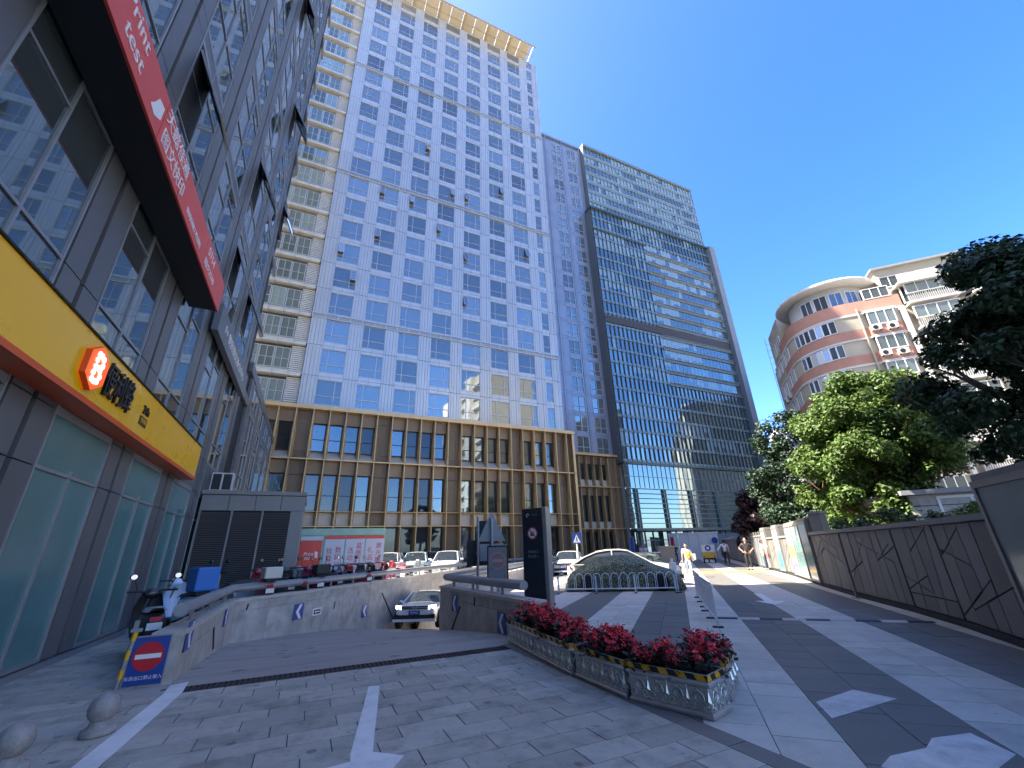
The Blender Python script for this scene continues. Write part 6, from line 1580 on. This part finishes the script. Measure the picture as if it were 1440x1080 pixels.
specs = [(213, .75, -1.9, (.02, .02, .022), None, 'top_box', 'black and white moped with silver tank, nearest the no entry board', (.3, .3, .3)),
 (262, 1.0, -1.75, (.55, .7, .85), (.02, .16, .5), 'delivery_box', 'pale blue scooter carrying a blue delivery box', (.03, .03, .03)),
 (300, .9, -1.4, (.6, .68, .66), None, 'top_box', 'pale mint scooter right of the blue delivery box', (.03, .03, .03)),
 (322, 1.2, -2.4, (.35, .36, .37), None, 'top_box', 'grey scooter at the bend of the pipe rail', (.03, .03, .03)),
 (368, .9, -1.0, (.3, .02, .04), (.6, .58, .5), 'top_box', 'dark red scooter with cream top box before the shed louvres', (.3, .02, .04)),
 (410, .9, -1.1, (.05, .05, .055), None, 'top_box', 'black scooter between the dark red and maroon scooters', (.03, .03, .03)),
 (438, .9, -1.0, (.22, .02, .07), (.02, .02, .02), 'top_box', 'maroon scooter with black rear box before the red poster', (.22, .02, .07)),
 (474, .95, 2.1, (.02, .035, .09), None, 'top_box', 'navy blue scooter with large front shield facing the wall', (.03, .03, .03)),
 (498, .9, -1.0, (.35, .06, .06), None, 'top_box', 'dark red scooter leaning before the middle posters', (.03, .03, .03)),
 (524, .9, -1.2, (.04, .05, .045), None, 'top_box', 'dark green scooter before the last poster', (.03, .03, .03)),
 (545, .9, -.9, (.16, .03, .05), None, 'top_box', 'plum scooter at the right edge of the posters', (.03, .03, .03)),
 (566, .9, -1.3, (.75, .74, .72), None, 'top_box', 'white scooter with red seat in the sunlight', (.5, .05, .07)),
 (387, 1.3, 0, (.12, .12, .13), None, 'top_box', 'dark grey scooter behind the cream top box', (.03, .03, .03)),
 (425, 1.3, 0, (.4, .4, .42), None, 'top_box', 'silver scooter just left of the maroon scooter', (.03, .03, .03)),
 (455, 1.3, 0, (.1, .02, .03), None, 'top_box', 'brown scooter between maroon and navy scooters', (.03, .03, .03)),
 (487, 1.4, 0, (.6, .6, .62), None, 'top_box', 'pale silver scooter right of the navy scooter', (.03, .03, .03)),
 (511, 1.3, 0, (.08, .09, .1), None, 'top_box', 'black scooter left of the dark green scooter', (.03, .03, .03)),
 (556, 1.4, 0, (.62, .1, .12), None, 'top_box', 'bright red scooter next to the white scooter with red seat', (.5, .05, .07)),
 (590, .9, -1.1, (.7, .69, .66), None, 'top_box', 'white scooter with black seat before the parked taxi', (.03, .03, .03))]
for k, (px, o, ra, col, bx, bl, lab, seat) in enumerate(specs):
    p = pxscoot(px, o) if k else Vector((-2.42, 10.5, 0))
    base = atan2(p.y, p.x); off_ = [.1, .35, .5, 2.2, .25, .4, .3, 3.0, .6, .3, .45, .2, .5, .3, .6, .1, .4, .5, .3][k]
    o = scooter(lab, (p.x, p.y, .1 if p.y > 14.4 else .0), base + off_, col, seat, bx, bl, mirror=k % 3 != 1, plate=k % 2 == 0)
    o.scale = (1.14, 1.14, 1.14 if k else 1.05)
# bicycles near the white cars
def bicycle(label, loc, rz, col):
    t = thing('bicycle', label, 'bicycle', loc, rz, 'bicycles parked by the white cars'); pm_ = M('cycle_paint', col, .3, var=0)
    for x in (-.5, .5):
        o = thing('wheel', None, None, (x, 0, .34)); o.parent = t
        MB().tube([(.32 * cos(a), 0, .32 * sin(a)) for a in [2 * pi * k / 28 for k in range(29)]], .018, 6, cap=False).build('tyre', m_whitep if x < 0 else m_rubber, o)
        sp = MB()
        for k in range(10): a = k * pi / 10; sp.tube([(-.31 * cos(a), 0, -.31 * sin(a)), (.31 * cos(a), 0, .31 * sin(a))], .0025, 3)
        sp.build('spokes', m_chrome, o)
    MB().tube([(-.5, 0, .34), (-.08, 0, .32), (.34, 0, .8), (-.18, 0, .78), (-.08, 0, .32)], .02, 6).tube([(-.5, 0, .34), (-.18, 0, .78), (-.22, 0, .95)], .016, 6).tube([(.5, 0, .34), (.36, 0, .85), (.33, 0, 1.0)], .018, 6).build('frame', pm_, t)
    MB().ball((-.23, 0, .97), (.13, .07, .03), 10).build('saddle', m_black, t); MB().tube([(.22, -.28, 1.03), (.33, 0, 1.0), (.22, .28, 1.03)], .012, 6).build('handlebar', m_chrome, t)
    b_ = MB().box(.4, -.17, .78, .72, .17, .8); 
    for k in range(5): b_.box(.4 + k * .078, -.17, .8, .41 + k * .078, -.16, 1.0).box(.4 + k * .078, .16, .8, .41 + k * .078, .17, 1.0)
    b_.box(.4, -.17, 1.0, .72, -.155, 1.015).box(.4, .155, 1.0, .72, .17, 1.015).build('basket', m_dsteel, t)
p = pxscoot(622, 1.2); bicycle('white bicycle with its round front wheel before the white car', (p.x, p.y, .15), 2.6, (.7, .7, .68))
p = pxscoot(604, 1.1); bicycle('grey bicycle left of the white bicycle in the sunlight', (p.x, p.y, .1), 2.2, (.3, .32, .33))

# ================================================================ delivery trike
p = at_d(997, 783, 47); t = thing('delivery_trike', 'small delivery trike with white and yellow cargo box driving away', 'trike', (p.x, p.y, 0), radians(44))
m_ty = M('trike_yellow', (.65, .42, .04), .4, var=.05); 
MB().box(-1.0, -.55, .45, .7, .55, .95).build('lower_box', m_ty, t); MB().box(-1.0, -.55, .955, .7, .55, 1.6).build('upper_box', m_whitep, t)
MB().box(-1.02, -.5, .32, .9, .5, .45).build('chassis', m_black, t); MB().box(.7, -.45, .45, 1.3, .45, 1.55).build('cab', m_whitep, t); MB().box(1.0, -.42, 1.0, 1.305, .42, 1.45).build('windscreen', m_glass_car, t)
MB().disc((-1.003, 0, 1.3), (-1, 0, 0), .26, 24, 0, .004).build('blue_roundel', m_sblue, t); MB().disc((-1.009, 0, 1.3), (-1, 0, 0), .13, 20, 0, .003).build('white_centre', m_swhite, t)
for x, y in ((-.6, -.48), (-.6, .48), (1.1, 0)):
    w = MB(); w.lathe([(.0, -.05), (.2, -.06), (.24, -.04), (.24, .04), (.2, .06), (0, .05)], 18); w.xf(Matrix.Translation((x, y, .24)) @ Matrix.Rotation(pi / 2, 4, 'X')); w.build('wheel', m_rubber, t)
for s_ in (-1, 1): MB().box(-1.03, s_ * .45 - .06, .5, -1.001, s_ * .45 + .06, .62).build('tail_light', m_tail, t)
# white booth and grey hoarding at the lobby, round sign, red banner
p = at_d(978, 775, 60); t = thing('white_hoarding', 'sunlit white panelled hoarding box before the glass tower lobby', 'hoarding', (p.x, p.y, 0), radians(-38))
for k in range(5): MB().box(-2.9 + k * 1.16, -.05, 0, -2.9 + k * 1.16 + 1.12, .05, 2.9).build('panel', m_awhite, t)
MB().box(-3, -.1, 2.9, 3, .1, 3.1).build('cap', m_awhite, t)
p = at_d(1000, 770, 66); t = thing('grey_hoarding', 'grey panelled hoarding right of the white one at the lobby', 'hoarding', (p.x + 1, p.y, 0), radians(-38))
for k in range(6): MB().box(-3 + k * 1.5, -.05, 0, -3 + k * 1.5 + 1.45, .05, 3.0).build('panel', m_gwall, t)
p = at_d(1006, 765, 60); t = thing('round_sign', 'small round blue traffic sign beside the trike', 'road sign', (p.x, p.y, 0), radians(-45))
MB().tube([(0, 0, 0), (0, 0, 2.4)], .05, 8).build('pole', m_steel, t); MB().disc((0, -.06, 2.1), (0, -1, 0), .36, 20, 0, .02).build('blue_disc', m_sblue, t)
p = at_d(945, 775, 52); t = thing('red_banner', 'narrow red banner flag at the lobby steps', 'banner', (p.x, p.y, 0)); MB().tube([(0, 0, 0), (0, 0, 2.6)], .03, 6).build('pole', m_steel, t); MB().box(.03, -.01, .6, .5, .01, 2.5).build('cloth', m_sred, t)
p = at_d(893, 775, 50); t = thing('blue_banner', 'blue advertising flag left of the lobby doors', 'banner', (p.x, p.y, 0)); MB().tube([(0, 0, 0), (0, 0, 2.7)], .03, 6).build('pole', m_steel, t); MB().box(-.5, -.01, .5, -.03, .01, 2.6).build('cloth', m_sblue, t)
p = at_d(938, 785, 38); t = thing('stone_pier', 'grey square stone pier at the end of the glass balustrade', 'pier', (p.x, p.y, 0), radians(-30)); MB().box(-.6, -.35, 0, .6, .35, 1.5).build('shaft', m_bstone, t); MB().box(-.65, -.4, 1.5, .65, .4, 1.58).build('cap', m_bcap, t)
pa_, pb_ = at_d(885, 785, 36), at_d(930, 785, 36); t = thing('glass_balustrade', 'low glass balustrade behind the silver sedan', 'balustrade', (pa_.x, pa_.y, 0)); d = Vector((pb_.x - pa_.x, pb_.y - pa_.y, 0))
MB().obox((0, 0, .1), d, Vector((.02, .02, 0)), (0, 0, 1.0)).build('glass_panel', g_lobby, t); MB().tube([Vector((0, 0, 1.15)), d + UPZ * 1.15], .05, 8).build('hand_rail', m_steel, t)

# ================================================================ people
def skin_mesh(name, pts, edges, rads, mat, sub=1, root=0):
    me = bpy.data.meshes.new(name); me.from_pydata([tuple(p) for p in pts], edges, []); o = bpy.data.objects.new(name, me); COL.objects.link(o)
    o.modifiers.new('s', 'SKIN'); me.skin_vertices[0].data[root].use_root = True
    for i, r_ in enumerate(rads): me.skin_vertices[0].data[i].radius = r_ if isinstance(r_, tuple) else (r_, r_)
    sb = o.modifiers.new('u', 'SUBSURF'); sb.levels = sb.render_levels = sub
    bpy.context.view_layer.update()
    m2 = bpy.data.meshes.new_from_object(o.evaluated_get(bpy.context.evaluated_depsgraph_get())); bpy.data.objects.remove(o)
    m2.name = name; m2.materials.clear(); m2.materials.append(mat)
    for p in m2.polygons: p.use_smooth = True
    return m2
m_skin = M('skin', (.5, .28, .19), .5, var=.05); m_hair = M('black_hair', (.012, .01, .01), .5, var=.1); m_eyew = M('eye', (.02, .015, .012), .3, var=0); m_lip = M('lip', (.4, .14, .12), .5, var=0)
def person(label, loc, rz, H_, top, bottom, armL, armR, stride=.0, hair='short', sleeves='short', legs='long', female=False, shoes=(.03, .03, .03)):
    """faces local +x; armL/armR: (elbow, wrist) offsets from the shoulder in head-free body units"""
    t = thing('person', label, 'person', loc, rz); s = H_ / 1.72; sw = .185 if not female else .165
    J = {}
    hip = .93
    J['pelvis'] = (0, 0, hip); J['waist'] = (.0, 0, 1.08); J['chest'] = (.0, 0, 1.28); J['neck'] = (.005, 0, 1.45); J['head0'] = (.02, 0, 1.53)
    P = [J['pelvis'], J['waist'], J['chest'], J['neck'], J['head0']]; R_ = [(.13, .11), (.125, .1), (.145, .105), .055, .05]; E = [(0, 1), (1, 2), (2, 3), (3, 4)]
    TB = {}
    for sd, y, arm in (('L', 1, armL), ('R', -1, armR)):
        sh = (0, y * sw, 1.4); el = tuple(sh[k] + arm[0][k] * (y if k == 1 else 1) for k in range(3)); wr = tuple(el[k] + arm[1][k] * (y if k == 1 else 1) for k in range(3)); dv = Vector(arm[1]).normalized(); dv.y *= y; hd = tuple(Vector(wr) + dv * .09)
        i = len(P); P += [sh, el, wr, hd]; R_ += [.058, .042, .03, .036]; E += [(2, i), (i, i + 1), (i + 1, i + 2), (i + 2, i + 3)]; TB[sd] = (sh, el, wr, hd)
        st = stride * y; hp = (0, y * .09, hip - .04); kn = (st * .25 + .02, y * .1, .5); an = (st * .5 - (.12 if st < 0 else 0), y * .1, .09 + (.04 if st < 0 else 0)); toe = (an[0] + .15, an[1] + y * .02, an[2] - .055)
        i = len(P); P += [hp, kn, an, toe]; R_ += [.085, .058, .04, (.04, .03)]; E += [(0, i), (i, i + 1), (i + 1, i + 2), (i + 2, i + 3)]; TB['leg' + sd] = (hp, kn, an, toe)
    S_ = lambda L_: [Vector(p) * s for p in L_]; Q = lambda L_: [tuple(x * s for x in r_) if isinstance(r_, tuple) else r_ * s for r_ in L_]
    inst('body', skin_mesh('body', S_(P), E, Q(R_), m_skin, 2), t)
    # head with face
    hb = MB(); hb.ball((0, 0, 0), (.095, .075, .118), 16)
    for v_ in range(len(hb.v)):
        x, y, z = hb.v[v_]
        if z < 0: hb.v[v_] = (x * (1 + z * 1.2) + .012, y * (1 + z * 2.2), z)
    hb.add([(.09, -.014, -.02), (.09, .014, -.02), (.115, 0, -.022), (.092, 0, .03)], [(0, 2, 3), (2, 1, 3), (1, 0, 3), (0, 1, 2)])
    for y in (-1, 1): hb.ball((-.005, y * .077, -.01), (.02, .01, .03), 8)
    T = Matrix.Translation(Vector((.03, 0, 1.625)) * s) @ Matrix.Scale(s, 4); hb.xf(T); ho = hb.build('head', m_skin, t)
    ey = MB(); [ey.ball((.083, y * .03, .012), (.008, .012, .007), 8) for y in (-1, 1)]; ey.xf(T); ey.build('eye', m_eyew, ho)
    mo = MB(); mo.ball((.08, 0, -.058), (.008, .022, .007), 8); mo.xf(T); mo.build('mouth', m_lip, ho)
    hr = MB(); hr.ball((-.012, 0, .022), (.1, .084, .112), 16)
    keep = [(f) for f in hr.f if not (sum(hr.v[k][0] for k in f) / 4 > .03 and sum(hr.v[k][2] for k in f) / 4 < .075) and sum(hr.v[k][2] for k in f) / 4 > (-.06 if hair != 'bald' else -.02) and not (hair == 'bald' and sum(hr.v[k][2] for k in f) / 4 > .07)]
    hr.f = keep; hr.m = [0] * len(keep); hr.s = [True] * len(keep)
    if hair == 'long': hr.ball((-.07, 0, -.09), (.05, .085, .16), 12)
    hr.xf(T); hr.build('hair', m_hair, t)
    # shirt and trousers as close skins over the body
    mt = M('shirt_cloth', top, .8, var=.06, scale=20); mb_ = M('trouser_cloth', bottom, .8, var=.08, scale=20)
    sp = [(0, 0, .9), J['waist'], J['chest'], (.005, 0, 1.42)]; sr = [(.16, .135), (.15, .125), (.165, .125), (.08, .08)]; se = [(0, 1), (1, 2), (2, 3)]
    for sd in 'LR':
        sh, el, wr, hd = TB[sd]; i = len(sp); end = tuple(Vector(sh).lerp(Vector(el), .8)) if sleeves == 'short' else wr
        sp += [sh, end] if sleeves == 'short' else [sh, el, wr]; sr += [.076, .066] if sleeves == 'short' else [.074, .056, .045]; se += [(2, i), (i, i + 1)] + ([] if sleeves == 'short' else [(i + 1, i + 2)])
    inst('shirt', skin_mesh('shirt', S_(sp), se, Q(sr), mt, 2), t)
    tp = [(0, 0, .96), (0, 0, .86)]; tr = [(.145, .125), (.14, .12)]; te = [(0, 1)]
    for sd in 'LR':
        hp, kn, an, toe = TB['leg' + sd]; i = len(tp); end = tuple(Vector(kn).lerp(Vector(an), .93)); tp += [hp, kn, end]; tr += [.105, .078, .062]; te += [(1, i), (i, i + 1), (i + 1, i + 2)]
        sm_ = MB(); sm_.ball((an[0] + .06, an[1], an[2] - .045), (.135, .05, .045), 10); sm_.xf(Matrix.Scale(s, 4)); sm_.build('shoe', M('shoe', shoes, .5, var=0), t)
        # five fingers on each hand
        sh, el, wr, hd = TB[sd]; dv = (Vector(hd) - Vector(wr)).normalized(); sd_ = dv.cross(Vector((1, 0, .1))).normalized(); fg = MB()
        for k in range(4): b0 = Vector(hd) + sd_ * ((k - 1.5) * .018); fg.tube([b0, b0 + dv * .035, b0 + dv * (.06 - .006 * abs(k - 1.4)) + Vector((.012, 0, 0))], [.0085, .008, .006], 6)
        b0 = Vector(hd) - dv * .03 + sd_ * .03; fg.tube([b0, b0 + (dv + sd_ * 1.1).normalized() * .03, b0 + (dv * 1.4 + sd_ * .8).normalized() * .055], [.01, .009, .007], 6)
        fg.xf(Matrix.Scale(s, 4)); fg.build('fingers', m_skin, t)
    inst('trousers', skin_mesh('trousers', S_(tp), te, Q(tr), mb_, 2), t)
    return t, s, TB
ARM_DOWN = ((0, .05, -.29), (.03, .02, -.25)); HIPS = ((-.06, .2, -.22), (.1, -.14, -.14))
p = on_z(1056, 801.5); face = atan2(-p.y, -p.x)
person('man in black shirt and trousers standing with hands on hips', (p.x, p.y, 0), face, 1.9, (.02, .018, .02), (.022, .022, .026), HIPS, HIPS, hair='bald')
p = on_z(1079, 802); person('person in white patterned shirt and jeans by the poster wall', (p.x, p.y, 0), face + 1.3, 1.75, (.65, .6, .6), (.07, .12, .18), ARM_DOWN, ((.1, .1, -.2), (.2, .05, .1)))
p = on_z(1024, 794.5); t, s_, TB = person('man walking away in white shirt with a black shoulder bag', (p.x, p.y, 0), radians(46), 1.92, (.62, .64, .72), (.03, .035, .05), ((-.1, .2, -.22), (.0, .15, -.2)), ARM_DOWN, stride=.55, sleeves='long')
bg_ = thing('shoulder_bag', 'black shoulder bag hanging at the left hip of the walking man', 'bag', t.location, radians(46)); MB().box(-.2, .2, .75, .12, .3, 1.12).build('bag_body', m_black, bg_, bevel=.03); MB().tube([(-.15, .25, 1.1), (-.05, .1, 1.55), (.05, -.1, 1.5), (-.05, -.2, 1.3)], .018, 5).build('strap', m_black, bg_)
p = on_z(971, 812); t, s_, TB = person('woman in white top and yellow scarf carrying shopping bags', (p.x, p.y, 0), atan2(-p.y, -p.x) + .15, 1.66, (.68, .7, .72), (.5, .56, .62), ((.02, .1, -.27), (.12, .0, -.18)), ((.02, .08, -.27), (.02, .02, -.24)), stride=.3, hair='long', female=True, shoes=(.6, .58, .55))
m_yc = M('yellow_cloth', (.7, .6, .08), .8, var=.12, scale=20)
fz = atan2(-p.y, -p.x) + .15
b_ = thing('yellow_bag', 'pale yellow bag held at the front of the woman', 'bag', (p.x, p.y, 0), fz); MB().ball((.17, .03, 1.12), (.07, .15, .19), 12).build('bag_body', m_yc, b_); MB().box(.06, .2, .85, .18, .42, 1.15).build('paper_bag', M('cream_paper', (.7, .66, .5), .7, var=.05), b_, bevel=.01)
b_ = thing('white_bag', 'white plastic shopping bag hanging from the hand of the woman', 'bag', (p.x, p.y, 0), fz); MB().box(-.04, -.45, .28, .18, -.2, .68).build('bag_body', m_whitep, b_, bevel=.04); MB().tube([(.07, -.4, .68), (.07, -.33, .84), (.07, -.25, .68)], .01, 5).build('handle', m_whitep, b_)
for px, py, dd, lab, tc, bc in [(950.5, 779, 50, 'person in dark clothes standing by the red banner', (.03, .03, .04), (.03, .03, .035)), (903, 779, 50, 'person in pale pink top near the lobby doors', (.6, .35, .4), (.1, .1, .14)), (909, 779, 51, 'person in light green top right of the pink one at the lobby', (.45, .62, .55), (.2, .2, .25))]:
    p = at_d(px, py, dd); person(lab, (p.x, p.y, 0), atan2(-p.y, -p.x), 1.75, tc, bc, ARM_DOWN, ARM_DOWN)
